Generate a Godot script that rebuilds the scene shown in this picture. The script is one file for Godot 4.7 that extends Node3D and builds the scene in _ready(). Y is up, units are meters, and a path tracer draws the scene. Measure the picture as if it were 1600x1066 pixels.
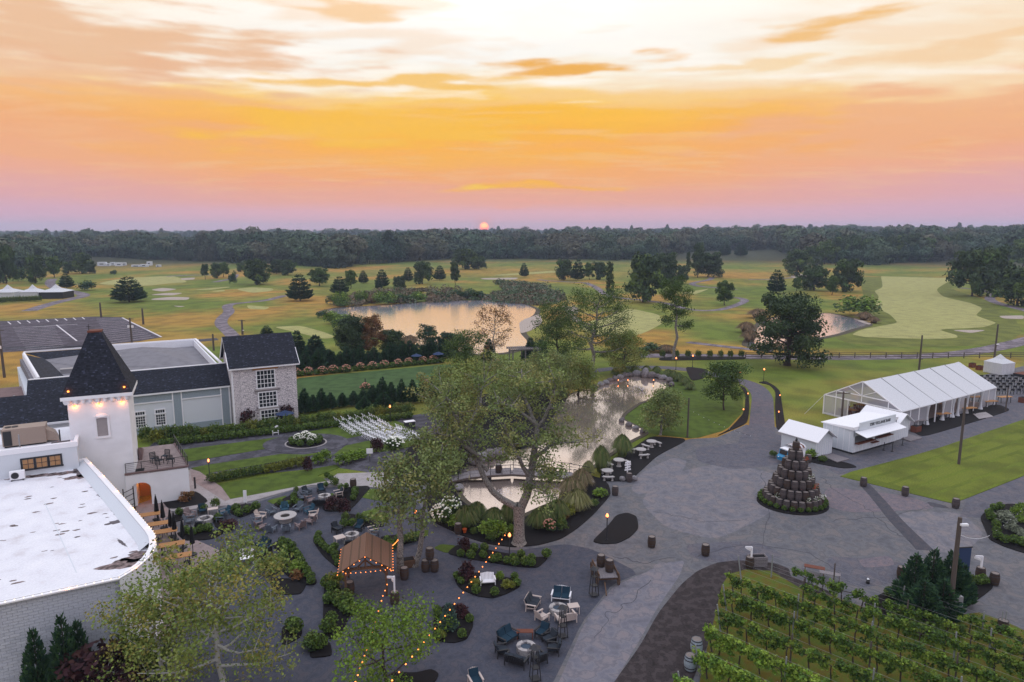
extends Node3D
# A winery at sunrise, seen from a drone: buildings, garden, ponds, village bar, vineyard and the golf course behind. Units are metres, the camera looks towards -z.

var rng := RandomNumberGenerator.new()
var taken := {}
var M := {}
const ORD := ["first", "second", "third", "fourth", "fifth", "sixth", "seventh", "eighth", "ninth", "tenth", "eleventh", "twelfth", "thirteenth", "fourteenth", "fifteenth", "sixteenth", "seventeenth", "eighteenth", "nineteenth", "twentieth", "twenty-first", "twenty-second", "twenty-third", "twenty-fourth", "twenty-fifth", "twenty-sixth", "twenty-seventh", "twenty-eighth", "twenty-ninth", "thirtieth"]


class B:
	# collects faces; each face keeps its own corners
	var v := PackedVector3Array()
	var n := PackedVector3Array()
	var c := PackedColorArray()
	var u := PackedVector2Array()
	var col := Color.WHITE
	var xf := Transform3D()
	var uvs := false

	func tri(a: Vector3, b: Vector3, d: Vector3) -> void:
		a = xf * a
		b = xf * b
		d = xf * d
		var m := (b - a).cross(d - a).normalized()
		v.append(a); v.append(d); v.append(b)
		n.append(m); n.append(m); n.append(m)
		c.append(col); c.append(col); c.append(col)

	func tri_n(a: Vector3, b: Vector3, d: Vector3, na: Vector3, nb: Vector3, nd: Vector3) -> void:
		v.append(xf * a); v.append(xf * d); v.append(xf * b)
		n.append((xf.basis * na).normalized()); n.append((xf.basis * nd).normalized()); n.append((xf.basis * nb).normalized())
		c.append(col); c.append(col); c.append(col)

	func quad(a: Vector3, b: Vector3, d: Vector3, e: Vector3) -> void:
		tri(a, b, d)
		tri(a, d, e)

	func quad_n(a: Vector3, b: Vector3, d: Vector3, e: Vector3, na: Vector3, nb: Vector3, nd: Vector3, ne: Vector3) -> void:
		tri_n(a, b, d, na, nb, nd)
		tri_n(a, d, e, na, nd, ne)

	func quad_uv(a: Vector3, b: Vector3, d: Vector3, e: Vector3) -> void:
		# a to b runs along the courses, a to e up the slope; one texture unit is a metre
		var w := a.distance_to(b)
		var w2 := e.distance_to(d)
		var off := (e - a).dot((b - a).normalized())
		var h := sqrt(maxf(0.0, a.distance_squared_to(e) - off * off))
		quad(a, b, d, e)
		for q in [Vector2(0, 0), Vector2(off + w2, h), Vector2(w, 0), Vector2(0, 0), Vector2(off, h), Vector2(off + w2, h)]:
			u.append(q)

	func hexa(p: Array) -> void:
		# eight corners: the lower four anticlockwise from above, then the upper four
		quad(p[3], p[2], p[1], p[0])
		quad(p[4], p[5], p[6], p[7])
		for i in 4:
			var j := (i + 1) % 4
			quad(p[i], p[j], p[4 + j], p[4 + i])

	func box(at: Vector3, s: Vector3, turn := Basis.IDENTITY) -> void:
		var h := s / 2.0
		var p := []
		for y in [-h.y, h.y]:
			for q in [[-1, 1], [1, 1], [1, -1], [-1, -1]]:
				p.append(at + turn * Vector3(q[0] * h.x, y, q[1] * h.z))
		hexa(p)

	func beam(a: Vector3, b: Vector3, w: float, t: float) -> void:
		# a square bar from a to b, w wide and t high
		var d := (b - a).normalized()
		var side := d.cross(Vector3.UP)
		if side.length() < 0.01:
			side = Vector3.RIGHT
		side = side.normalized()
		var up := side.cross(d).normalized()
		box((a + b) / 2.0, Vector3(w, t, a.distance_to(b)), Basis(side, up, -d))

	func tube(a: Vector3, b: Vector3, ra: float, rb: float, k := 6, cap := true) -> void:
		var d := (b - a).normalized()
		var s := d.cross(Vector3.UP)
		if s.length() < 0.01:
			s = Vector3.RIGHT
		s = s.normalized()
		var t := s.cross(d)
		for i in k:
			var p := TAU * i / k
			var q := TAU * (i + 1) / k
			var x := s * cos(p) + t * sin(p)
			var y := s * cos(q) + t * sin(q)
			quad_n(a + y * ra, a + x * ra, b + x * rb, b + y * rb, y, x, x, y)
			if cap:
				tri(b, b + y * rb, b + x * rb)
				tri(a, a + x * ra, a + y * ra)

	func lathe(prof: Array, k := 12, at := Vector3.ZERO) -> void:
		# profile of [radius, height] from below upwards
		for j in prof.size() - 1:
			var r0: float = prof[j][0]
			var r1: float = prof[j + 1][0]
			var y0: float = prof[j][1]
			var y1: float = prof[j + 1][1]
			var sl := Vector2(y1 - y0, r0 - r1).normalized()
			for i in k:
				var p := TAU * i / k
				var q := TAU * (i + 1) / k
				var x := Vector3(cos(p), 0, -sin(p))
				var z := Vector3(cos(q), 0, -sin(q))
				var nx := x * sl.x + Vector3.UP * sl.y
				var nz := z * sl.x + Vector3.UP * sl.y
				var e0 := at + Vector3.UP * y0
				var e1 := at + Vector3.UP * y1
				if r0 > 0.0001:
					tri_n(e0 + x * r0, e0 + z * r0, e1 + z * r1, nx, nz, nz)
				if r1 > 0.0001:
					tri_n(e0 + x * r0, e1 + z * r1, e1 + x * r1, nx, nz, nx)

	func prism(poly: PackedVector2Array, y0: float, y1: float, floor_too := false) -> void:
		# an upright slab over an outline of (x, z)
		var p := poly
		if Geometry2D.is_polygon_clockwise(p):
			p = p.duplicate()
			p.reverse()
		# now positive area in (x, z): clockwise seen from above
		var ix := Geometry2D.triangulate_polygon(p)
		for i in range(0, ix.size(), 3):
			var a := p[ix[i]]
			var b := p[ix[i + 1]]
			var d := p[ix[i + 2]]
			if (b - a).cross(d - a) > 0:
				var t := b
				b = d
				d = t
			tri(Vector3(a.x, y1, a.y), Vector3(b.x, y1, b.y), Vector3(d.x, y1, d.y))
			if floor_too:
				tri(Vector3(a.x, y0, a.y), Vector3(d.x, y0, d.y), Vector3(b.x, y0, b.y))
		if y1 > y0 + 0.0001:
			for i in p.size():
				var a := p[i]
				var b := p[(i + 1) % p.size()]
				quad(Vector3(b.x, y0, b.y), Vector3(a.x, y0, a.y), Vector3(a.x, y1, a.y), Vector3(b.x, y1, b.y))

	func blob(at: Vector3, r: Vector3, noise: FastNoiseLite, rough: float, rings := 6, k := 9) -> void:
		# a lumpy ball
		for j in rings:
			for i in k:
				var g := []
				var gn := []
				for q in [[j, i], [j, i + 1], [j + 1, i + 1], [j + 1, i]]:
					var th: float = PI * q[0] / rings
					var ph: float = TAU * (q[1] % k) / k
					var d := Vector3(sin(th) * cos(ph), cos(th), sin(th) * sin(ph))
					var f := 1.0 + rough * noise.get_noise_3dv(d * 40.0 + at * 13.0)
					g.append(at + d * r * f)
					gn.append((d / r).normalized())
				if j > 0:
					tri_n(g[0], g[1], g[2], gn[0], gn[1], gn[2])
				if j < rings - 1:
					tri_n(g[0], g[2], g[3], gn[0], gn[2], gn[3])

	func mesh() -> ArrayMesh:
		var m := ArrayMesh.new()
		var a := []
		a.resize(Mesh.ARRAY_MAX)
		a[Mesh.ARRAY_VERTEX] = v
		a[Mesh.ARRAY_NORMAL] = n
		a[Mesh.ARRAY_COLOR] = c
		if u.size() == v.size():
			a[Mesh.ARRAY_TEX_UV] = u
		m.add_surface_from_arrays(Mesh.PRIMITIVE_TRIANGLES, a)
		return m


func numbered(called: String) -> String:
	if not taken.has(called):
		taken[called] = 0
		return called
	taken[called] += 1
	return "%s_%03d" % [called, taken[called]]


func thing(called: String, label: String, category: String, at := Vector3.ZERO, turn := 0.0, group := "") -> Node3D:
	var o := Node3D.new()
	o.name = numbered(called)
	add_child(o)
	o.position = at
	o.rotation.y = turn
	tag(o, label, category, group)
	return o


func tag(o: Node3D, label: String, category: String, group := "") -> void:
	o.set_meta("label", label)
	o.set_meta("category", category)
	o.set_meta("kind", "thing")
	if group:
		o.set_meta("group", group)


func part(called: String, b: Variant, m: Material, parent: Node, at := Vector3.ZERO, turn := 0.0) -> MeshInstance3D:
	var o := MeshInstance3D.new()
	o.name = called
	o.mesh = b.mesh() if b is B else b
	o.material_override = m
	parent.add_child(o, true)
	o.position = at
	o.rotation.y = turn
	return o


func solo(called: String, b: Variant, m: Material, label: String, category: String, at := Vector3.ZERO, turn := 0.0, group := "") -> MeshInstance3D:
	var o := part(numbered(called), b, m, self, at, turn)
	tag(o, label, category, group)
	return o


func struct(called: String, b: Variant, m: Material, parent: Node = self) -> MeshInstance3D:
	var o := part(numbered(called) if parent == self else called, b, m, parent)
	if parent == self:
		o.set_meta("kind", "structure")
	return o


func dup(o: Node3D, label: String, at: Vector3, turn := 0.0, s := Vector3.ONE, group := "") -> Node3D:
	var r: Node3D = o.duplicate()
	var base := String(o.name)
	var cut := RegEx.create_from_string("_\\d{3}$").sub(base, "")
	r.name = numbered(cut)
	add_child(r)
	r.position = at
	r.rotation.y = turn
	r.scale = s
	r.set_meta("label", label)
	if group:
		r.set_meta("group", group)
	return r


func first_or_dup(store: Dictionary, key: String, maker: Callable, label: String, at: Vector3, turn := 0.0, s := Vector3.ONE, group := "") -> Node3D:
	# the first of a kind is built, the rest are copies of it
	if not store.has(key):
		var o: Node3D = (maker as Callable).call()
		store[key] = o
		o.position = at
		o.rotation.y = turn
		o.scale = s
		o.set_meta("label", label)
		if group:
			o.set_meta("group", group)
		return o
	return dup(store[key], label, at, turn, s, group)


func V(x: float, z: float, y := 0.0) -> Vector3:
	return Vector3(x, y, z)


func outline(a: Array) -> PackedVector2Array:
	var p := PackedVector2Array()
	for i in range(0, a.size(), 2):
		p.append(Vector2(a[i], a[i + 1]))
	return p


func smooth(p: PackedVector2Array, steps := 2) -> PackedVector2Array:
	# corner cutting, for soft natural outlines
	for s in steps:
		var q := PackedVector2Array()
		var k := 0.14 if s == 0 else 0.22
		for i in p.size():
			var a := p[i]
			var b := p[(i + 1) % p.size()]
			q.append(a.lerp(b, k))
			q.append(a.lerp(b, 1.0 - k))
		p = q
	return p


func ribbon(a: Array, w: float, w2 := -1.0) -> PackedVector2Array:
	# the outline of a path of width w along points
	var p := PackedVector2Array()
	for i in range(0, a.size(), 2):
		p.append(Vector2(a[i], a[i + 1]))
	for s in 2:
		var q := PackedVector2Array([p[0]])
		for i in p.size() - 1:
			q.append(p[i].lerp(p[i + 1], 0.25))
			q.append(p[i].lerp(p[i + 1], 0.75))
		q.append(p[p.size() - 1])
		p = q
	var l := PackedVector2Array()
	var r := PackedVector2Array()
	for i in p.size():
		var d := (p[mini(i + 1, p.size() - 1)] - p[maxi(i - 1, 0)]).normalized()
		var h := lerpf(w, w if w2 < 0 else w2, float(i) / (p.size() - 1)) / 2.0
		l.append(p[i] + d.orthogonal() * h)
		r.append(p[i] - d.orthogonal() * h)
	r.reverse()
	l.append_array(r)
	return l


func sheet(called: String, p: PackedVector2Array, y: float, m: Material, label := "", base := 0.0) -> MeshInstance3D:
	var b := B.new()
	if Geometry2D.triangulate_polygon(p).is_empty():
		print("outline crosses itself: ", called, " ", p[0])
	b.prism(p, base, y)
	var o := struct(called, b, m)
	if label:
		o.set_meta("label", label)
	return o


func lin(r: float, g: float, b: float) -> Color:
	return Color(r, g, b).linear_to_srgb()


func rnd(a: float, b: float) -> float:
	return rng.randf_range(a, b)


func noise_map(sd: int, freq: float, ramp: Array, size := 512, octaves := 4, kind := FastNoiseLite.TYPE_SIMPLEX_SMOOTH, as_normal := 0.0) -> NoiseTexture2D:
	# ramp: [offset, grey or Color, ...]; colours are what the map holds (sRGB)
	var t := NoiseTexture2D.new()
	var f := FastNoiseLite.new()
	f.seed = sd
	f.noise_type = kind
	f.frequency = freq
	f.fractal_octaves = octaves
	t.noise = f
	t.width = size
	t.height = size
	t.seamless = true
	if as_normal > 0.0:
		t.as_normal_map = true
		t.bump_strength = as_normal
	else:
		var g := Gradient.new()
		g.offsets = PackedFloat32Array()
		g.colors = PackedColorArray()
		var o := PackedFloat32Array()
		var k := PackedColorArray()
		for i in range(0, ramp.size(), 2):
			o.append(ramp[i])
			k.append(ramp[i + 1] if ramp[i + 1] is Color else Color(ramp[i + 1], ramp[i + 1], ramp[i + 1]))
		g.offsets = o
		g.colors = k
		t.color_ramp = g
	return t


func mat(called: String, color: Color, rough := 0.9, map: Texture2D = null, tile := 1.0, over: Texture2D = null, over_tile := 1.0, world := true) -> StandardMaterial3D:
	# map: fine grain, over: a coarse pattern that multiplies it; tiles in metres
	var m := StandardMaterial3D.new()
	m.resource_name = called
	m.albedo_color = color
	m.roughness = rough
	m.metallic_specular = 0.35
	if map:
		m.albedo_texture = map
		m.uv1_triplanar = true
		m.uv1_world_triplanar = world
		m.uv1_scale = Vector3.ONE / tile
	if over:
		m.detail_enabled = true
		m.detail_albedo = over
		m.detail_blend_mode = BaseMaterial3D.BLEND_MODE_MUL
		m.detail_uv_layer = BaseMaterial3D.DETAIL_UV_2
		m.uv2_triplanar = true
		m.uv2_world_triplanar = world
		m.uv2_scale = Vector3.ONE / over_tile
	M[called] = m
	return m


func tinted(m: StandardMaterial3D) -> StandardMaterial3D:
	m.vertex_color_use_as_albedo = true
	return m


func glow(called: String, color: Color, energy: float) -> StandardMaterial3D:
	var m := mat(called, color, 0.6)
	m.emission_enabled = true
	m.emission = color
	m.emission_energy_multiplier = energy
	return m


func srgb(r: float, g: float, b: float) -> Color:
	return Color(r / 255.0, g / 255.0, b / 255.0).srgb_to_linear()


func stops(a: Array, x: float) -> Color:
	for i in range(0, a.size() - 2, 2):
		if x <= a[i + 2]:
			return a[i + 1].lerp(a[i + 3], smoothstep(0.0, 1.0, clampf((x - a[i]) / (a[i + 2] - a[i]), 0, 1)))
	return a[a.size() - 1]


var sky_mid := []
var sky_side := []
var sky_away := []
var sky_veils := []
var streak := FastNoiseLite.new()
var wisp := FastNoiseLite.new()


func sky_setup() -> void:
	sky_mid = [0.0, srgb(226, 180, 200), 1.2, srgb(236, 180, 190), 2.6, srgb(242, 172, 148), 4.3, srgb(250, 176, 112), 6.0, srgb(253, 180, 66), 8.4, srgb(254, 192, 68), 10.2, srgb(255, 212, 124),
		11.2, srgb(255, 240, 212), 13.5, srgb(255, 252, 246), 19.0, Color(1.25, 1.2, 1.14), 30.0, Color(1.45, 1.45, 1.55), 60.0, Color(1.4, 1.48, 1.75), 90.0, Color(1.35, 1.45, 1.75)]
	sky_side = [0.0, srgb(222, 184, 212), 1.5, srgb(222, 174, 194), 3.0, srgb(230, 171, 174), 5.0, srgb(242, 175, 148), 7.0, srgb(244, 174, 124), 9.0, srgb(247, 188, 134), 10.8, srgb(253, 224, 186),
		12.5, srgb(254, 236, 208), 15.5, srgb(253, 232, 204), 19.0, srgb(254, 244, 230), 32.0, Color(1.3, 1.32, 1.45), 60.0, Color(1.4, 1.48, 1.75), 90.0, Color(1.35, 1.45, 1.75)]
	sky_away = [0.0, srgb(190, 172, 205), 4.0, srgb(205, 180, 208), 10.0, srgb(222, 200, 220), 20.0, Color(0.95, 0.93, 1.12), 40.0, Color(1.25, 1.3, 1.55), 90.0, Color(1.35, 1.45, 1.75)]
	# clouds: azimuth, elevation, half width, half height, slope, colour, strength
	sky_veils = [
		[-29.2, 12.86, 16.0, 2.6, -0.02, srgb(238, 190, 150), 0.9],
		[-33.4, 10.85, 12.0, 1.2, 0.0, srgb(238, 184, 146), 0.65],
		[-11.9, 16.39, 5.5, 0.8, 0.03, srgb(250, 200, 135), 0.7],
		[5.3, 12.69, 7.0, 0.7, 0.05, srgb(243, 180, 88), 1.0],
		[-9.1, 11.39, 12.0, 0.55, 0.03, srgb(250, 198, 100), 0.9],
		[24.2, 14.40, 5.0, 0.75, 0.06, srgb(246, 196, 128), 0.95],
		[18.7, 12.27, 7.0, 0.35, 0.0, srgb(250, 214, 160), 0.7],
		[31.9, 12.14, 9.0, 0.6, 0.08, srgb(248, 208, 160), 0.7],
		[29.2, 7.57, 15.0, 2.6, 0.04, srgb(244, 180, 136), 0.75],
		[-31.6, 6.34, 12.0, 1.8, 0.0, srgb(245, 178, 128), 0.6],
		[-10.2, 8.04, 14.0, 1.8, 0.02, srgb(253, 194, 72), 0.9],
		[-5.2, 5.67, 12.0, 0.6, 0.0, srgb(253, 186, 92), 0.5],
		[2.1, 3.57, 6.5, 0.28, 0.02, srgb(255, 186, 60), 1.0],
		[-2.9, 3.41, 2.0, 0.2, 0.0, srgb(255, 205, 70), 0.9],
		[0.0, 2.23, 5.0, 0.2, 0.0, srgb(246, 172, 150), 0.5],
		[-24.2, 9.68, 14.0, 0.5, 0.0, srgb(247, 186, 130), 0.6],
		[10.3, 6.83, 16.0, 0.5, 0.01, srgb(250, 176, 96), 0.5],
		[-20.9, 5.79, 13.0, 0.45, 0.0, srgb(250, 178, 100), 0.5],
		[-14.4, 3.80, 12.0, 0.4, 0.0, srgb(244, 165, 140), 0.4],
	]
	streak.seed = 11
	streak.frequency = 1.0
	streak.fractal_octaves = 5
	wisp.seed = 5
	wisp.frequency = 1.0
	wisp.fractal_octaves = 4


func sky_at(az: float, el: float) -> Color:
	var a := absf(az + 2.0)
	var side := smoothstep(8.0, 42.0, a)
	var away := smoothstep(60.0, 150.0, absf(az))
	# wavy layers: the bands rise and fall a little with the azimuth
	var circ := Vector2(sin(deg_to_rad(az)), cos(deg_to_rad(az)))
	var bend := streak.get_noise_3d(circ.x * 2.2, circ.y * 2.2, el * 0.12) * 2.2 * smoothstep(0.5, 8.0, el)
	var e := maxf(el + bend, 0.0)
	var col := stops(sky_mid, e).lerp(stops(sky_side, e), side).lerp(stops(sky_away, e), away)
	# streaks in perspective, as a high layer of cloud seen at a slant
	var far := 1.0 / tan(deg_to_rad(maxf(el, 0.0) + 3.0))
	var p := Vector2(circ.x * far, circ.y * far)
	var s := streak.get_noise_2d(p.x * 0.55 + 3.0, p.y * 1.1)
	var t := wisp.get_noise_2d(p.x * 1.3 + p.y * 0.5, p.y * 3.4 + 9.0)
	var amount := smoothstep(0.8, 6.0, el)
	var k := (s * 0.6 + t * 0.45) * amount
	if k > 0:
		col = col.lerp(Color(1.08, 1.02, 0.94) if el > 10.0 else col * 1.06, clampf(k * 1.9, 0, 0.8) * smoothstep(5.0, 12.0, el))
	else:
		var shade := Color(0.95, 0.6, 0.32).lerp(Color(1.1, 1.1, 1.3), smoothstep(16.0, 40.0, el)).lerp(Color(0.9, 0.86, 1.05), away)
		col = col.lerp(shade, clampf(-k * 1.4, 0, 0.36))
	for f in sky_veils:
		var dx: float = az - f[0]
		var dy: float = el - f[1] - f[4] * dx
		if absf(dx) > f[2] * 1.9 or absf(dy) > f[3] * 3.2 + 1.2:
			continue
		dy += wisp.get_noise_2d(az * 0.09 + f[0], el * 0.5) * (0.5 + f[3] * 0.5)
		var d := sqrt(pow(dx / f[2], 2.0) + pow(dy / f[3], 2.0)) + streak.get_noise_2d(az * 0.12 + f[1] * 3.0, el * 1.1) * 0.75
		col = col.lerp(f[5], f[6] * (1.0 - smoothstep(0.35, 1.15, d)))
	# the rising sun
	var ds := Vector2(az - SUN.x, el - SUN.y).length()
	col = col.lerp(Color(1.1, 0.3, 0.12), 0.6 * exp(-pow(ds / 0.6, 2.0)))
	if ds < 0.42:
		var disc := 1.0 - smoothstep(0.29, 0.36, ds)
		col = col.lerp(Color(4.0, 1.3, 0.25).lerp(Color(3.6, 0.14, 0.02), 1.0 - smoothstep(SUN.y - 0.15, SUN.y + 0.15, el + 0.5 * (0.3 - ds))), disc)
	return col


const SUN := Vector2(-2.3, 0.34)


func make_sky() -> Sky:
	sky_setup()
	# columns run from -z eastwards
	var low := Image.create(512, 256, false, Image.FORMAT_RGBAF)
	for y in 256:
		for x in 512:
			var az := (x + 0.5) / 512.0 * 360.0
			low.set_pixel(x, y, sky_at(az - 360.0 if az > 180.0 else az, 90.0 - (y + 0.5) / 256.0 * 180.0) if y < 132 else Color(0.25, 0.24, 0.26))
	low.resize(4096, 2048, Image.INTERPOLATE_BILINEAR)
	# the band towards the sun again, finely
	for y in range(790, 1036):
		for k in range(-490, 490):
			low.set_pixel((k + 4096) % 4096, y, sky_at((k + 0.5) / 4096.0 * 360.0, 90.0 - (y + 0.5) / 2048.0 * 180.0))
	var m := PanoramaSkyMaterial.new()
	m.panorama = ImageTexture.create_from_image(low)
	var s := Sky.new()
	s.sky_material = m
	return s


func _ready() -> void:
	rng.seed = 7
	var cam := Camera3D.new()
	cam.name = "camera"
	add_child(cam)
	cam.position = Vector3(0, 26, 0)
	cam.rotation_degrees = Vector3(-9.16, 0, 0)
	cam.fov = 53.08
	cam.far = 12000.0
	cam.near = 0.5
	var env := Environment.new()
	env.background_mode = Environment.BG_SKY
	env.sky = make_sky()
	env.tonemap_mode = Environment.TONE_MAPPER_LINEAR
	env.tonemap_exposure = 1.0
	env.background_energy_multiplier = 1.0
	env.sdfgi_enabled = true
	env.ssao_enabled = true
	env.ssil_enabled = true
	env.fog_enabled = true
	env.fog_density = 0.00021
	env.fog_light_color = Color(0.7, 0.77, 0.86)
	var we := WorldEnvironment.new()
	we.name = "air"
	we.environment = env
	add_child(we)
	var sun := DirectionalLight3D.new()
	sun.name = "sun"
	sun.light_color = Color(1.0, 0.62, 0.4)
	sun.light_energy = 0.6
	sun.light_angular_distance = 0.5
	sun.shadow_enabled = true
	add_child(sun)
	sun.rotation_degrees = Vector3(-0.35, 180.0 - SUN.x, 0)
	materials()
	setting()
	buildings()
	village()
	garden()
	patio()
	lights_and_poles()
	trees_near()
	vineyard()
	golf_trees()
	forest()


func materials() -> void:
	var grain := noise_map(1, 0.05, [0.0, 0.72, 0.5, 0.88, 1.0, 1.0], 512, 5)
	var speck := noise_map(2, 0.25, [0.0, 0.6, 0.45, 0.85, 0.6, 0.95, 1.0, 1.0], 512, 3)
	var blotch := noise_map(3, 0.012, [0.0, 0.78, 0.4, 0.88, 0.6, 0.97, 1.0, 1.0], 512, 6)
	var turf := noise_map(4, 0.06, [0.0, Color(0.74, 0.72, 0.66), 0.45, Color(0.9, 0.88, 0.78), 0.7, Color(1, 1, 0.9), 1.0, Color(1.0, 0.93, 0.75)], 512, 5)
	var worn := noise_map(5, 0.016, [0.0, Color(0.76, 0.76, 0.77), 0.38, Color(0.9, 0.9, 0.92), 0.5, Color(0.97, 0.96, 0.95), 0.56, Color(0.85, 0.84, 0.85), 0.7, Color(1, 0.97, 0.95), 1.0, Color(1, 0.93, 0.9)], 1024, 7)
	var rings := noise_map(6, 0.014, [0.0, 0.58, 0.4, 0.86, 0.5, 0.7, 0.56, 0.92, 0.7, 1.0, 1.0, 0.86], 512, 5)
	var mild := noise_map(7, 0.014, [0.0, 0.86, 0.5, 0.96, 1.0, 1.0], 512, 5)
	# ground
	tinted(mat("course", Color.WHITE, 0.95, turf, 7.0, blotch, 55.0))
	tinted(mat("painted_leaf", Color.WHITE, 0.8))
	mat("yard", lin(0.196, 0.197, 0.211), 0.92, worn, 30.0, speck, 2.4)
	mat("pink_patch", lin(0.235, 0.205, 0.23), 0.92, worn, 12.0, speck, 2.0)
	mat("patio_gravel", lin(0.102, 0.11, 0.143), 0.95, worn, 16.0, speck, 1.6)
	mat("slab", lin(0.255, 0.25, 0.285), 0.92, worn, 26.0, speck, 2.4)
	mat("lane", lin(0.165, 0.165, 0.195), 0.92, worn, 22.0, speck, 2.0)
	mat("asphalt_patch", lin(0.1, 0.1, 0.12), 0.92, worn, 12.0, speck, 2.0)
	mat("pale_patch", lin(0.25, 0.245, 0.27), 0.92, worn, 30.0, speck, 2.0)
	mat("garden_path", lin(0.12, 0.115, 0.14), 0.92, speck, 2.6, rings, 14.0)
	mat("cart_path", lin(0.3, 0.255, 0.29), 0.95, speck, 4.0, rings, 30.0)
	mat("lot", lin(0.13, 0.11, 0.14), 0.92, speck, 4.0, rings, 25.0)
	mat("paint", lin(0.6, 0.58, 0.6), 0.8)
	mat("concrete", lin(0.46, 0.42, 0.42), 0.9, speck, 3.0, mild, 9.0)
	mat("paver", lin(0.38, 0.3, 0.29), 0.9, speck, 1.6, mild, 7.0)
	mat("mulch", lin(0.013, 0.011, 0.012), 1.0, speck, 1.3)
	mat("dirt", lin(0.075, 0.06, 0.062), 1.0, speck, 1.6, rings, 6.0)
	mat("lawn", lin(0.09, 0.145, 0.02), 0.95, turf, 3.0, blotch, 12.0)
	mat("village_lawn", lin(0.165, 0.215, 0.018), 0.95, grain, 6.3, blotch, 47.0)
	mat("mown", lin(0.18, 0.22, 0.022), 0.95, grain, 5.1, blotch, 39.0)
	mat("damp_lawn", lin(0.065, 0.13, 0.045), 0.95, turf, 4.0, blotch, 18.0)
	mat("vineyard_grass", lin(0.125, 0.15, 0.03), 0.95, turf, 2.4, noise_map(9, 0.02, [0.0, Color(0.75, 0.95, 0.7), 0.45, Color(0.95, 0.95, 0.85), 0.62, Color(1, 0.88, 0.8), 1.0, Color(1, 0.78, 0.66)], 512, 4), 9.0)
	mat("fairway", lin(0.43, 0.43, 0.205), 0.95, turf, 9.0, noise_map(10, 0.018, [0.0, 0.82, 0.5, 0.94, 1.0, 1.0], 512, 5), 45.0)
	mat("rough", lin(0.17, 0.2, 0.045), 0.95, turf, 7.0, blotch, 40.0)
	mat("sand", lin(0.5, 0.42, 0.36), 0.95, grain, 12.0)
	mat("bank", lin(0.1, 0.085, 0.06), 1.0, grain, 5.0)
	var w := mat("water", lin(0.62, 0.51, 0.45), 0.06)
	w.metallic = 0.82
	w.normal_enabled = true
	w.normal_texture = noise_map(12, 0.035, [], 512, 3, FastNoiseLite.TYPE_SIMPLEX_SMOOTH, 3.0)
	w.normal_scale = 0.014
	w.uv1_triplanar = true
	w.uv1_world_triplanar = true
	w.uv1_scale = Vector3(0.12, 0.12, 0.12)
	var rw: StandardMaterial3D = w.duplicate()
	rw.resource_name = "rippled_water"
	rw.normal_scale = 0.3
	rw.uv1_scale = Vector3(0.5, 0.5, 0.25)
	M.rippled_water = rw
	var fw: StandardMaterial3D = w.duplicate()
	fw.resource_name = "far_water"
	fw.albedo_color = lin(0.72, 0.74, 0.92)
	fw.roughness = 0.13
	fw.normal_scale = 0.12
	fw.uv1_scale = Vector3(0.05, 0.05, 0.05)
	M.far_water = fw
	# buildings
	mat("white_render", lin(0.82, 0.83, 0.86), 0.8, noise_map(23, 0.014, [0.0, 0.93, 1.0, 1.0], 256, 5), 7.0)
	mat("white_trim", lin(0.78, 0.78, 0.8), 0.6)
	mat("roof_membrane", lin(0.82, 0.82, 0.85), 0.75, noise_map(24, 0.1, [0.0, 0.93, 1.0, 1.0], 256, 3), 5.0, noise_map(14, 0.02, [0.0, Color(0.88, 0.86, 0.86), 0.35, Color(0.96, 0.96, 0.97), 1.0, Color.WHITE], 512, 6), 26.0)
	mat("roof_stain", lin(0.36, 0.27, 0.26), 0.9, noise_map(15, 0.02, [0.0, 0.35, 0.5, 0.7, 1.0, 1.0], 256, 5), 2.5)
	mat("dark_stain", lin(0.16, 0.14, 0.15), 0.9, grain, 2.0)
	mat("membrane_grey", lin(0.2, 0.195, 0.215), 0.85, mild, 12.0)
	mat("brown_roof", lin(0.2, 0.135, 0.13), 0.9, mild, 12.0)
	mat("board_white", lin(0.66, 0.7, 0.74), 0.75, noise_map(16, 0.2, [0.0, 0.9, 1.0, 1.0], 256, 2), 2.0)
	mat("panel_grey", lin(0.36, 0.43, 0.48), 0.75, grain, 3.0)
	mat("brick_white", lin(0.6, 0.63, 0.7), 0.85, grain, 1.6)
	mat("mortar", lin(0.42, 0.44, 0.5), 0.9, grain, 1.2)
	mat("glass_dark", lin(0.02, 0.025, 0.03), 0.08)
	mat("glass_warm", lin(0.4, 0.22, 0.1), 0.3)
	mat("metal_dark", lin(0.03, 0.03, 0.033), 0.5)
	mat("metal_grey", lin(0.3, 0.3, 0.31), 0.5).metallic = 0.4
	mat("tan_metal", lin(0.42, 0.33, 0.27), 0.6, grain, 1.2)
	mat("wood", lin(0.17, 0.1, 0.06), 0.8, noise_map(17, 0.04, [0.0, 0.6, 0.5, 0.85, 1.0, 1.0], 256, 5), 0.8)
	mat("wood_pale", lin(0.52, 0.26, 0.1), 0.7, noise_map(18, 0.04, [0.0, 0.7, 0.5, 0.9, 1.0, 1.0], 256, 5), 0.9)
	mat("wood_grey", lin(0.3, 0.27, 0.28), 0.85, noise_map(19, 0.04, [0.0, 0.6, 0.5, 0.85, 1.0, 1.0], 256, 5), 0.9)
	mat("cedar", lin(0.24, 0.13, 0.085), 0.8, grain, 0.8)
	mat("wood_red", lin(0.2, 0.07, 0.045), 0.8, grain, 0.8)
	mat("pole_wood", lin(0.13, 0.105, 0.09), 0.9, grain, 0.9)
	mat("post_pale", lin(0.3, 0.32, 0.31), 0.9, grain, 0.7)
	mat("canvas", lin(0.78, 0.79, 0.82), 0.65, grain, 3.0).subsurf_scatter_enabled = false
	M.canvas.backlight_enabled = true
	M.canvas.backlight = Color(0.35, 0.35, 0.36)
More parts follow.
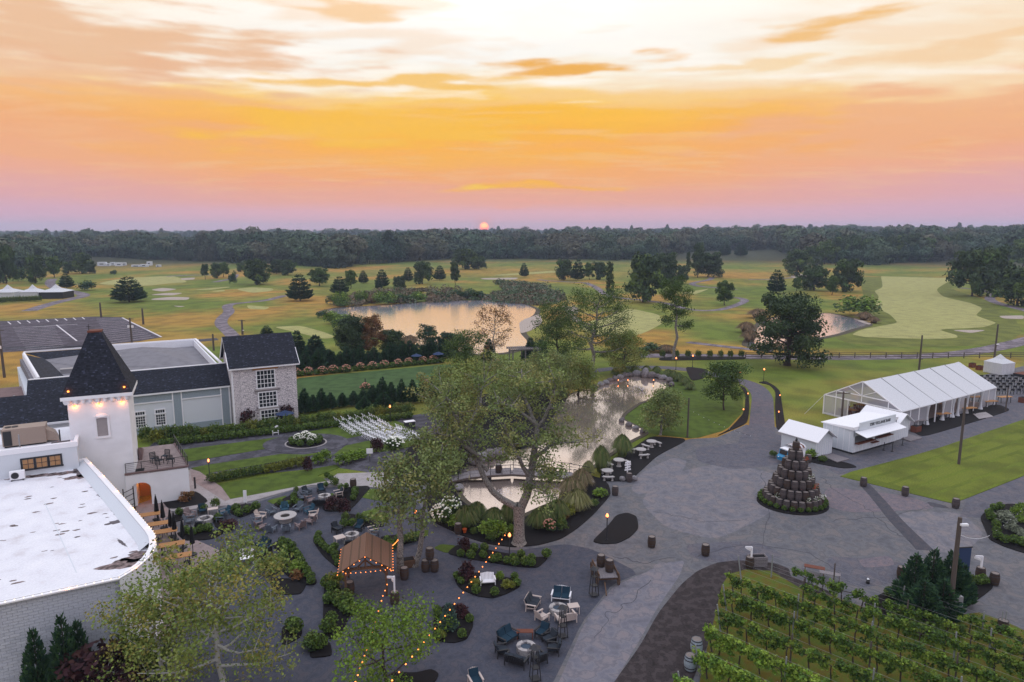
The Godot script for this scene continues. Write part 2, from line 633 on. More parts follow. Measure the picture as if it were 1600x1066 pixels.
	mat("vinyl", Color(0.85, 0.86, 0.9, 0.35), 0.15).transparency = BaseMaterial3D.TRANSPARENCY_ALPHA
	mat("barrel_wood", lin(0.09, 0.06, 0.045), 0.85, noise_map(20, 0.06, [0.0, 0.55, 0.5, 0.85, 1.0, 1.0], 256, 5), 0.7)
	mat("barrel_grey", lin(0.13, 0.105, 0.1), 0.85, noise_map(21, 0.06, [0.0, 0.5, 0.5, 0.85, 1.0, 1.0], 256, 5), 0.7)
	mat("hoop", lin(0.06, 0.055, 0.06), 0.55).metallic = 0.5
	mat("barrel_lid", lin(0.27, 0.23, 0.21), 0.85, grain, 0.5)
	mat("rock", lin(0.24, 0.21, 0.21), 0.95, grain, 1.2, rings, 2.5)
	mat("rock_pale", lin(0.36, 0.34, 0.35), 0.95, grain, 1.2, rings, 2.5)
	mat("stone_top", lin(0.5, 0.47, 0.46), 0.85, speck, 0.7)
	mat("bark_pale", lin(0.36, 0.34, 0.31), 0.95, noise_map(22, 0.05, [0.0, 0.2, 0.42, 0.6, 0.56, 1.0, 1.0, 0.9], 256, 5), 0.9).uv1_scale = Vector3(1.6, 0.35, 1.6)
	mat("bark_white", lin(0.5, 0.5, 0.46), 0.95, grain, 0.8)
	mat("bark_dark", lin(0.085, 0.065, 0.055), 0.95, grain, 0.7)
	for q in [["leaf", 0.42], ["leaf_far", 0.25]]:
		var lm := tinted(mat(q[0], Color.WHITE, 0.7))
		lm.backlight_enabled = true
		lm.backlight = Color(q[1], q[1], q[1] * 0.9)
	mat("cushion", lin(0.014, 0.045, 0.075), 0.9, speck, 0.4)
	mat("cushion_grey", lin(0.035, 0.045, 0.06), 0.9, speck, 0.4)
	mat("chair_white", lin(0.78, 0.78, 0.8), 0.5)
	mat("chair_cream", lin(0.5, 0.42, 0.38), 0.7)
	mat("chair_brown", lin(0.2, 0.15, 0.15), 0.7)
	mat("chair_slate", lin(0.1, 0.12, 0.15), 0.7)
	mat("chair_teal", lin(0.02, 0.07, 0.11), 0.7)
	mat("navy_cloth", lin(0.03, 0.05, 0.11), 0.9)
	mat("black_cloth", lin(0.008, 0.008, 0.009), 0.95)
	mat("ash", lin(0.02, 0.017, 0.016), 1.0)
	mat("pit_lid", lin(0.04, 0.06, 0.09), 0.6)
	mat("truck_blue", lin(0.03, 0.22, 0.42), 0.35)
	mat("red_paint", lin(0.35, 0.04, 0.03), 0.5)
	mat("orange_pot", lin(0.55, 0.1, 0.02), 0.6)
	mat("petal_white", lin(0.75, 0.75, 0.66), 0.8)
	mat("petal_pink", lin(0.48, 0.24, 0.17), 0.8)
	mat("foam", Color(0.95, 0.93, 0.96, 0.45), 0.6).transparency = BaseMaterial3D.TRANSPARENCY_ALPHA
	glow("lamp_flame", lin(1.0, 0.25, 0.08), 5.0)
	glow("bulb_warm", lin(1.0, 0.27, 0.055), 3.6)
	glow("bulb_pale", lin(1.0, 0.75, 0.5), 2.0)


func lamp_light(at: Vector3, energy: float, r := 0.06, color := Color(1.0, 0.62, 0.32)) -> OmniLight3D:
	var l := OmniLight3D.new()
	l.name = numbered("lamp_glow")
	l.light_color = color
	l.light_energy = energy
	l.light_size = r
	l.omni_range = 14.0
	l.omni_attenuation = 2.0
	l.shadow_enabled = true
	add_child(l)
	l.position = at
	return l


func course_color(p: Vector2, f: FastNoiseLite, g: FastNoiseLite) -> Color:
	# grass of the golf course: green, yellowing and straw
	var green := Color(0.15, 0.215, 0.034)
	var olive := Color(0.255, 0.262, 0.055)
	var straw := Color(0.46, 0.27, 0.066)
	var n := f.get_noise_2dv(p) + 0.35 * g.get_noise_2dv(p)
	var a := smoothstep(-0.3, 0.1, n)
	var c := green.lerp(olive, a).lerp(straw, smoothstep(0.06, 0.4, n))
	for d in DRY:
		var e := (p - Vector2(d[0], d[1])) / Vector2(d[2], d[3])
		c = c.lerp(straw if d[4] > 0 else green, absf(d[4]) * (1.0 - smoothstep(0.3, 1.1, e.length() + 0.4 * g.get_noise_2dv(p * 1.7))))
	# woodland floor beyond the course
	return c.lerp(Color(0.05, 0.055, 0.03), smoothstep(520.0, 640.0, p.length()))


const DRY := [[-98.49, -200.50, 28.0, 30.0, 0.9], [-84.12, -164.18, 30.0, 16.0, 0.7], [-151.01, -216.36, 40.0, 22.0, 0.6], [-289.89, -477.81, 90.0, 60.0, 0.5], [-156.24, -440.19, 60.0, 50.0, 0.5], [-16.45, -440.19, 90.0, 70.0, 0.5],
	[47.22, -150.46, 22.0, 8.0, 0.9], [69.65, -146.37, 55.0, 5.0, 0.9], [133.49, -408.01, 50.0, 60.0, 0.6], [200.15, -396.41, 14.0, 40.0, 0.8], [-64.39, -200.50, 20.0, 22.0, -0.6], [56.67, -193.40, 20.0, 30.0, -0.7],
	[96.60, -256.81, 40.0, 60.0, -0.4], [97.30, -150.46, 40.0, 12.0, -0.8], [33.55, -105.68, 18.0, 16.0, -0.8], [63.24, -120.07, 40.0, 14.0, -0.3]]


func height(x: float, z: float) -> float:
	# flat course, then ground that swells gently under the forest, more on the right
	var r := sqrt(x * x + z * z)
	var k := smoothstep(420.0, 1500.0, r) * smoothstep(100.0, -200.0, z)
	return k * (9.0 + 9.0 * smoothstep(-0.45, 0.5, x / maxf(-z, 1.0)))


func setting() -> void:
	# the ground: one sheet from under the camera to the horizon
	var f := FastNoiseLite.new()
	f.seed = 3
	f.frequency = 0.014
	f.fractal_octaves = 4
	var g := FastNoiseLite.new()
	g.seed = 9
	g.frequency = 0.06
	var b := B.new()
	var rr := PackedFloat32Array([0.0])
	var r := 12.0
	while r < 4600.0:
		rr.append(r)
		r *= 1.0 + 0.018 if r < 650.0 else 1.12
	var steps := 250
	var span := deg_to_rad(250.0)
	for i in rr.size() - 1:
		var k := steps if rr[i] < 650.0 else 125
		for j in k:
			var a := -span / 2.0 + span * j / k
			var e := -span / 2.0 + span * (j + 1) / k
			var q := []
			var cc := []
			for s in [[rr[i], a], [rr[i], e], [rr[i + 1], e], [rr[i + 1], a]]:
				var x: float = s[0] * sin(s[1])
				var z: float = -s[0] * cos(s[1]) + 30.0
				q.append(Vector3(x, height(x, z), z))
				cc.append(course_color(Vector2(x, z), f, g))
			for t in [[0, 1, 2], [0, 2, 3]]:
				if i == 0 and t[1] == 1:
					continue
				for w in [t[0], t[2], t[1]]:
					b.v.append(q[w])
					b.n.append(Vector3.UP)
					b.c.append(cc[w])
	struct("ground", b, M.course).set_meta("label", "golf course grass, green and straw coloured, to the horizon")
	golf_sheets()
	near_sheets()


func golf_sheets() -> void:
	sheet("rough", smooth(outline([230.56, -447.23, 292.34, -522.40, 341.06, -522.40, 271.55, -408.01, 201.10, -315.43, 182.05, -261.69, 159.18, -216.36, 132.46, -174.76, 111.78, -154.77, 86.80, -152.15, 78.84, -156.57, 79.30, -167.22, 92.41, -184.24, 104.21, -193.40, 109.52, -213.00, 119.25, -238.98, 143.34, -277.48, 168.76, -330.47])), 0.02, M.rough, "darker green rough round the pale fairway")
	var p := outline([222.91, -414.07, 244.12, -433.36, 265.65, -447.23, 260.45, -414.07, 269.05, -420.30, 245.75, -380.18, 191.48, -308.41, 171.99, -272.01, 167.26, -247.58, 160.12, -230.94, 144.39, -211.35, 140.72, -200.50, 138.58, -193.40, 128.50, -184.24, 113.51, -180.57, 112.26, -170.37, 109.88, -166.19, 103.44, -164.18, 94.50, -165.18, 87.39, -167.22, 86.13, -171.45, 93.51, -180.57, 110.24, -193.40, 114.08, -201.99, 119.48, -214.67, 125.21, -234.89, 146.69, -272.01, 158.49, -298.44, 173.47, -319.06])
	sheet("fairway", smooth(p), 0.045, M.fairway, "wide pale dewy fairway running up to the trees")
	for q in [
		[-207.66, -342.70, -214.70, -370.07, -214.14, -385.44, -198.50, -402.12, -166.14, -351.37, -172.04, -342.70, -175.36, -326.58, -198.96, -334.45],
		[-124.95, -308.41, -122.93, -319.06, -108.79, -311.88, -105.29, -298.44, -110.44, -289.09], [-143.05, -305.02, -134.32, -322.78, -131.60, -319.06, -134.47, -305.02], [-131.61, -298.44, -128.74, -305.02, -125.45, -298.44, -128.01, -295.26], [-94.18, -241.07, -83.62, -234.89, -82.40, -227.12, -88.68, -229.01],
		[-65.64, -185.50, -58.88, -188.06, -48.99, -175.90, -43.62, -167.22, -45.80, -164.18, -55.47, -174.76], [-23.78, -542.63, 53.21, -641.94, 57.19, -613.88, -16.57, -522.40], [-12.97, -408.01, 29.28, -454.51, 41.77, -447.23, -5.26, -402.12], [70.55, -289.09, 84.97, -305.02, 90.37, -311.88, 76.31, -283.17],
		[40.03, -230.94, 46.42, -213.00, 43.33, -193.40, 32.30, -170.37, 21.00, -170.37, 17.67, -186.77, 32.65, -216.36], [140.93, -477.81, 173.25, -532.33, 181.79, -512.83, 166.65, -469.79, 139.21, -454.51], [198.61, -553.34, 235.67, -588.15, 219.24, -553.34], [44.78, -600.74, 102.64, -689.16, 100.93, -656.95, 54.81, -588.15], [301.79, -1047.98, 409.99, -1131.98, 389.41, -1047.98, 271.67, -942.95],
	]:
		sheet("putting_green", smooth(outline(q)), 0.035, M.fairway, "pale mown green on the golf course")
	for q in [
		[-18.14, -380.18, 3.97, -385.44, 1.73, -370.07, -14.89, -370.07], [224.45, -600.74, 259.90, -672.67, 277.14, -689.16, 258.27, -641.94, 225.26, -588.15], [-161.65, -305.02, -161.77, -315.43, -150.98, -308.41, -151.56, -295.26], [-149.25, -280.29, -146.53, -289.09, -139.21, -289.09, -138.13, -277.48], [-139.56, -264.20, -135.96, -272.01, -127.31, -269.36, -123.57, -259.23, -137.47, -259.23],
		[-184.58, -380.18, -178.45, -385.44, -172.10, -370.07, -176.02, -365.21], [116.35, -179.38, 126.20, -179.38, 118.14, -173.65], [150.43, -209.73, 159.55, -211.35, 152.61, -201.99, 147.58, -203.49], [17.10, -238.98, 22.78, -234.89, 21.02, -216.36, 17.68, -213.00], [18.27, -208.14, 20.95, -203.49, 19.74, -193.40, 17.61, -196.18], [-119.25, -238.98, -113.77, -236.92, -115.03, -234.89], [160.86, -396.41, 176.75, -420.30, 173.69, -402.12, 156.15, -375.06], [216.85, -486.12, 239.19, -512.83, 220.76, -477.81],
	]:
		sheet("sand_bunker", smooth(outline(q)), 0.06, M.sand, "pale sand bunker on the golf course")
	for q in [
		[[-251.95, -375.06, -232.38, -342.70, -205.65, -308.41, -189.79, -295.26, -175.31, -280.29, -171.10, -269.36, -169.29, -256.81, -165.21, -241.07, -159.00, -223.42], 4.5], [[-67.30, -164.18, -74.93, -178.20, -82.23, -190.69, -87.69, -205.02, -91.93, -221.61, -99.72, -236.92, -101.14, -245.37, -96.52, -252.11, -92.98, -256.81, -92.26, -277.48], 3.4], [[-152.65, -351.37, -153.81, -365.21, -152.99, -375.06, -166.80, -414.07], 3.6],
		[[37.37, -346.98, 39.48, -319.06, 38.41, -286.10, 40.12, -272.01, 43.71, -264.20, 49.72, -259.23, 53.36, -252.11, 57.27, -245.37, 57.87, -230.94, 62.13, -223.42, 68.78, -225.25, 78.52, -238.98, 88.63, -256.81, 89.50, -266.75, 87.32, -269.36], 3.0], [[99.85, -305.02, 95.82, -315.43, 88.64, -322.78, 88.47, -338.52, 94.42, -351.37, 105.27, -365.21, 112.84, -385.44], 3.2],
		[[14.54, -370.07, 18.90, -360.48, 37.37, -346.98], 3.0], [[207.02, -315.43, 209.41, -308.41, 204.33, -289.09, 199.26, -280.29, 186.27, -266.75, 176.35, -247.58, 169.23, -221.61], 3.4], [[41.61, -159.34, 44.62, -156.57, 50.50, -151.30, 57.00, -147.17], 2.6], [[128.13, -370.07, 138.52, -370.07, 158.62, -385.44, 176.20, -408.01], 3.0], [[-200.15, -396.41, -190.70, -408.01, -175.44, -408.01], 5.0],
	]:
		sheet("cart_path", ribbon(q[0], q[1]), 0.05, M.cart_path, "winding lavender grey cart path across the golf course")
	sheet("farm_road", ribbon([27.00, -141.73, 35.11, -141.73, 63.51, -138.80, 86.20, -140.25, 101.27, -146.37, 121.75, -160.29, 164.54, -193.40], 4.6), 0.05, M.cart_path, "grey road behind the long rail fence")
	sheet("road", ribbon([-140.79, -147.98, -87.76, -153.89, -76.53, -161.24, -71.66, -164.18], 4.0), 0.03, M.garden_path)
	# ponds with a muddy rim
	var big := outline([-62.05, -221.61, -59.23, -232.90, -45.00, -238.98, -32.90, -249.83, -19.32, -256.81, -4.83, -256.81, 4.58, -243.20, 8.13, -227.12, 6.78, -211.35, 2.01, -193.40, 2.13, -172.54, 3.54, -162.21, 3.51, -153.89, -1.38, -144.79, -8.19, -143.25, -15.49, -147.98, -23.80, -156.57, -31.53, -166.19, -36.34, -170.37, -43.11, -186.77, -49.03, -201.99, -59.18, -216.36])
	var right := outline([53.83, -153.89, 59.63, -167.22, 65.48, -180.57, 74.81, -200.50, 91.83, -216.36, 102.04, -216.36, 101.76, -197.60, 99.58, -189.37, 90.61, -180.57, 83.40, -172.54, 73.22, -164.18, 63.98, -154.77, 58.27, -151.30])
	var i := 0
	for q in [big, right]:
		var rim := Geometry2D.offset_polygon(smooth(q), 1.6)
		sheet("pond_bank", rim[0], 0.05, M.bank, "muddy rim of a golf course pond")
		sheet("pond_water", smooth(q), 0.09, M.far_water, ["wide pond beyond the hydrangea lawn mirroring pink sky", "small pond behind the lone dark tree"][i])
		i += 1
	sheet("sand_bank", smooth(outline([2.01, -193.40, 3.82, -201.99, 8.91, -214.67, 8.78, -193.40, 5.06, -178.20, 2.13, -172.54])), 0.11, M.sand, "pale sand bank at the pond's edge")
	sheet("sand_bank", smooth(outline([102.42, -203.49, 103.01, -201.99, 102.04, -192.04, 99.93, -189.37, 100.33, -194.78])), 0.11, M.sand)
	# car park
	sheet("car_park", outline([-159.39, -189.37, -149.37, -197.60, -137.97, -203.49, -128.88, -208.14, -118.76, -206.57, -86.75, -167.22, -88.93, -161.24, -94.52, -155.67, -101.19, -149.62, -120.17, -141.73]), 0.03, M.lot, "empty asphalt car park with faded white bay lines")
	var marks := B.new()
	for k in 9:
		var t := k / 8.0
		var x0 := V(-146.09, -196.18).lerp(V(-131.04, -206.57), t)
		var x1 := V(-141.19, -190.69).lerp(V(-127.43, -201.99), t)
		marks.beam(x0 + Vector3(0, 0.036, 0), x1 + Vector3(0, 0.036, 0), 0.3, 0.01)
	marks.beam(V(-127.51, -189.37, 0.036), V(-104.09, -161.24, 0.036), 0.35, 0.01)
	marks.beam(V(-131.46, -185.50, 0.036), V(-122.44, -190.69, 0.036), 0.3, 0.01)
	marks.beam(V(-117.89, -205.02, 0.06), V(-86.91, -167.22, 0.06), 0.4, 0.08)
	for k in 14:
		var t := k / 13.0
		marks.beam(V(-124.00, -201.99, 0.036).lerp(V(-94.48, -158.41, 0.036), t), V(-117.22, -203.49, 0.036).lerp(V(-88.82, -167.22, 0.036), t), 0.14, 0.008)
		marks.beam(V(-135.99, -184.24, 0.036).lerp(V(-108.16, -149.62, 0.036), t), V(-126.33, -186.77, 0.036).lerp(V(-102.39, -153.89, 0.036), t), 0.12, 0.008)
	struct("road_markings", marks, M.paint).set_meta("label", "white bay lines of the car park")


func near_sheets() -> void:
	sheet("yard", outline([22.69, -83.37, 26.09, -83.92, 31.72, -89.73, 35.59, -88.51, 38.98, -89.42, 39.46, -82.84, 45.40, -85.02, 56.49, -94.28, 76.66, -110.09, 82.78, -120.07, 99.83, -130.67, 127.01, -138.80, 90.80, -85.02, 43.68, -40.35, 32.46, -39.66, 29.78, -41.79, 22.35, -44.13, 17.10, -48.61, 12.78, -40.35, 6.73, -26.12, -20.75, -26.12, -25.37, -31.88, -26.79, -40.35, -31.50, -54.01, -35.09, -60.64, -31.42, -63.73, -24.47, -65.39, -19.20, -69.92, -14.08, -71.90, -7.26, -67.13, -7.68, -60.64, -2.15, -54.01, 2.69, -54.01, 8.80, -63.73, 9.48, -68.97, 17.09, -79.76]), 0.012, M.yard, "worn blue grey gravel and asphalt yard")
	# worn patches of the yard: real areas of other gravel, tar and concrete
	for q in [
		[[22.14, -79.76, 30.41, -82.31, 33.74, -75.08, 24.64, -71.90, 21.15, -74.64], M.lane, 0.02], [[32.34, -67.13, 39.44, -64.55, 40.65, -61.38, 31.65, -60.34, 29.77, -62.15], M.pink_patch, 0.018], [[12.72, -64.55, 17.69, -69.35, 20.17, -75.08, 18.60, -76.20, 13.90, -70.90, 12.06, -66.25], M.pale_patch, 0.018],
		[[11.06, -50.12, 11.97, -50.86, 12.59, -50.23, 12.25, -49.20, 11.12, -49.20], M.pale_patch, 0.02], [[27.67, -51.18, 30.64, -51.94, 30.21, -50.23, 27.48, -49.81], M.pink_patch, 0.02], [[15.77, -69.92, 24.07, -74.64, 29.49, -69.92, 24.59, -60.64, 17.41, -54.61, 13.62, -57.14, 12.42, -62.93], M.pale_patch, 0.016], [[35.99, -60.64, 41.99, -60.64, 41.11, -55.85, 36.21, -51.72, 33.39, -54.01], M.pale_patch, 0.017], [[25.45, -51.94, 31.46, -50.64, 30.98, -48.12, 25.44, -46.72, 24.43, -48.61], M.lane, 0.017], [[14.54, -54.01, 20.67, -54.61, 22.25, -51.72, 17.59, -50.12, 14.43, -51.50], M.lane, 0.0165],
	]:
		sheet("gravel_patch", smooth(outline(q[0]), 3), q[2], q[1])
	sheet("gravel", smooth(outline([-24.78, -62.77, -21.67, -66.78, -15.76, -66.78, -11.79, -68.59, -8.10, -60.64, -4.38, -54.98, 0.00, -52.61, 4.31, -54.01, 6.62, -53.07, 9.84, -49.00, 7.43, -47.27, 6.19, -44.96, 4.74, -42.39, 2.74, -37.00, 1.03, -32.82, -22.26, -32.82, -24.59, -44.13, -26.91, -52.84, -27.26, -58.49]), 1), 0.016, M.patio_gravel, "blue grey gravel of the patio")
	sheet("concrete_band", smooth(outline([10.02, -48.91, 12.18, -50.64, 13.81, -51.07, 12.80, -48.61, 10.07, -43.96, 8.24, -40.35, 5.98, -36.18, 4.45, -32.82, 1.44, -32.82, 3.05, -37.00, 4.91, -42.39, 6.37, -44.96, 7.59, -47.09]), 1), 0.019, M.slab, "paler concrete band of the drive beside the verge")
	for q in [[32.98, -69.92, 32.84, -65.39, 33.71, -60.64, 33.33, -55.85, 34.55, -53.07], [14.74, -51.72, 19.39, -54.01, 24.18, -52.61, 25.66, -48.12], [13.20, -60.64, 17.40, -58.49, 22.19, -58.91], [29.00, -58.49, 34.91, -59.76, 41.13, -62.15], [10.26, -48.12, 8.34, -44.54, 6.59, -43.32, 5.07, -39.66], [27.10, -70.90, 24.29, -60.64, 20.18, -51.72], [8.28, -51.72, 10.66, -50.64, 13.76, -51.94]]:
		var z := []
		for i in range(0, q.size() - 2, 2):
			for j in 7:
				z.append(lerpf(q[i], q[i + 2], j / 7.0) + rnd(-0.3, 0.3))
				z.append(lerpf(q[i + 1], q[i + 3], j / 7.0) + rnd(-0.3, 0.3))
		sheet("crack", ribbon(z, 0.06, 0.03), 0.023, M.asphalt_patch)
	for k in 5:
		var t := (k + 0.5) / 5.0
		var p := V(35.38, -69.92).lerp(V(42.50, -62.77), t)
		var e := V(70.93, -91.63).lerp(V(55.15, -70.31), t)
		p = p.lerp(e, 0.04)
		sheet("mown_stripe", ribbon([p.x, p.z, e.x, e.z], 1.5), 0.066, M.mown)
	sheet("asphalt_patch", ribbon([36.67, -67.86, 35.95, -63.73, 34.92, -58.91, 34.45, -55.47, 34.09, -52.84], 1.0, 1.4), 0.024, M.asphalt_patch, "dark tarred trench repair crossing the yard")
	sheet("asphalt_patch", smooth(outline([40.34, -63.09, 41.49, -62.15, 41.50, -61.38, 40.02, -61.84]), 1), 0.024, M.asphalt_patch)
	sheet("lane", outline([27.19, -79.76, 34.36, -76.89, 35.25, -70.50, 37.02, -71.30, 49.69, -78.30, 71.41, -92.28, 103.17, -111.96, 119.68, -131.96, 88.13, -114.88, 69.84, -97.81, 49.62, -82.31, 39.42, -76.20, 36.02, -82.31, 31.72, -89.73]), 0.022, M.lane, "grey asphalt lane past the white village huts")
	sheet("lane", outline([44.68, -63.73, 55.00, -70.11, 87.48, -90.35, 85.44, -79.76, 47.99, -60.64, 45.00, -61.08, 43.03, -59.33, 41.24, -59.48]), 0.022, M.lane)
	sheet("lawn", outline([35.18, -69.92, 37.02, -71.30, 49.69, -78.30, 71.41, -92.28, 100.46, -110.09, 91.35, -92.60, 55.00, -70.11, 44.79, -63.89, 42.53, -62.61, 39.98, -65.05]), 0.06, M.village_lawn, "bright green lawn beside the village lane")
	# lanes in the garden
	sheet("path", ribbon([31.21, -82.31, 36.90, -97.81, 40.16, -106.54, 41.30, -113.89, 39.72, -118.47, 36.60, -123.42, 32.91, -127.55, 28.43, -129.41, 22.25, -129.41, 15.70, -126.34, 9.28, -121.17], 3.3, 2.6), 0.026, M.lane, "dark path curving up between torch lamps")
	sheet("path", outline([-44.01, -78.54, -44.55, -81.79, -29.68, -86.15, -14.58, -94.28, -9.44, -97.81, -4.80, -82.31, -5.49, -69.92, -13.82, -70.50, -19.91, -72.93, -32.05, -69.35, -35.49, -71.90, -38.31, -76.20]), 0.014, M.garden_path, "dark asphalt garden paths round the flower circle")
	for q in [
		[-41.06, -78.30, -28.79, -84.46, -28.18, -82.57, -29.05, -79.76, -36.57, -74.86, -37.57, -74.64], [-35.56, -72.52, -34.32, -73.57, -27.24, -77.35, -24.53, -77.12, -21.98, -78.30, -24.48, -75.97, -32.81, -71.10, -32.81, -69.54], [-30.98, -67.49, -22.89, -71.70, -19.79, -73.57, -19.14, -72.72, -20.90, -70.11, -19.28, -68.41, -27.59, -63.57],
		[-28.07, -85.30, -23.66, -88.81, -21.14, -90.99, -18.16, -93.94, -13.29, -88.51, -19.69, -84.46, -22.25, -82.31, -24.47, -83.37], [-21.02, -76.66, -20.38, -80.51, -18.25, -82.31, -11.63, -85.58, -9.55, -81.79, -15.26, -78.30, -20.05, -77.59],
	]:
		sheet("lawn", outline(q), 0.05, M.lawn, "mown lawn strip in the ceremony garden")
	sheet("lawn", smooth(outline([-39.32, -119.00, -30.70, -123.42, -21.94, -127.55, -12.66, -132.62, -7.49, -130.67, -9.12, -119.00, -11.92, -112.92, -16.92, -110.09, -24.21, -104.84, -33.03, -99.29]), 1), 0.03, M.damp_lawn, "damp green lawn before the pink hydrangeas")
	sheet("lawn", smooth(outline([17.39, -85.30, 15.87, -88.51, 15.56, -93.60, 17.59, -98.54, 20.71, -102.39, 25.38, -110.09, 28.64, -114.88, 34.19, -119.00, 38.56, -114.88, 37.38, -107.41, 33.38, -96.01, 28.36, -87.31, 23.09, -83.37, 18.99, -85.02]), 1), 0.03, M.lawn, "garden lawn round the young tree by the pond")
	sheet("lawn", outline([13.97, -111.96, 23.72, -123.99, 27.78, -126.34, 32.76, -124.57, 33.05, -119.00, 25.79, -111.96, 21.15, -110.09]), 0.02, M.lawn)
	sheet("lawn", smooth(outline([10.74, -74.21, 14.24, -79.02, 17.69, -83.92, 18.99, -85.02, 17.55, -86.15, 14.32, -81.79, 10.76, -75.97]), 1), 0.035, M.village_lawn)
	# concrete walks
	sheet("pavement", outline([-35.56, -71.90, -27.59, -63.57, -19.33, -68.59, -18.92, -70.70, -13.55, -71.30, -11.99, -68.59, -12.28, -66.43, -14.64, -66.78, -16.47, -66.43, -18.69, -67.68, -20.84, -67.31, -22.30, -66.08, -25.02, -63.41, -27.01, -62.15, -31.91, -60.64, -34.57, -63.73]), 0.06, M.concrete, "pale concrete garden walk and landing")
	sheet("pavement", outline([-36.09, -62.15, -35.19, -63.73, -34.23, -63.57, -31.77, -60.34, -31.65, -58.91, -29.48, -56.49, -23.92, -52.61, -23.59, -50.64, -24.89, -49.61, -22.17, -40.35, -23.49, -40.35]), 0.055, M.paver, "pinkish paved terrace beside the flat roofed building")
	sheet("paver_strip", outline([-35.68, -72.31, -34.09, -71.30, -29.81, -66.78, -27.59, -63.57, -27.89, -63.09, -33.67, -68.59]), 0.066, M.paver)
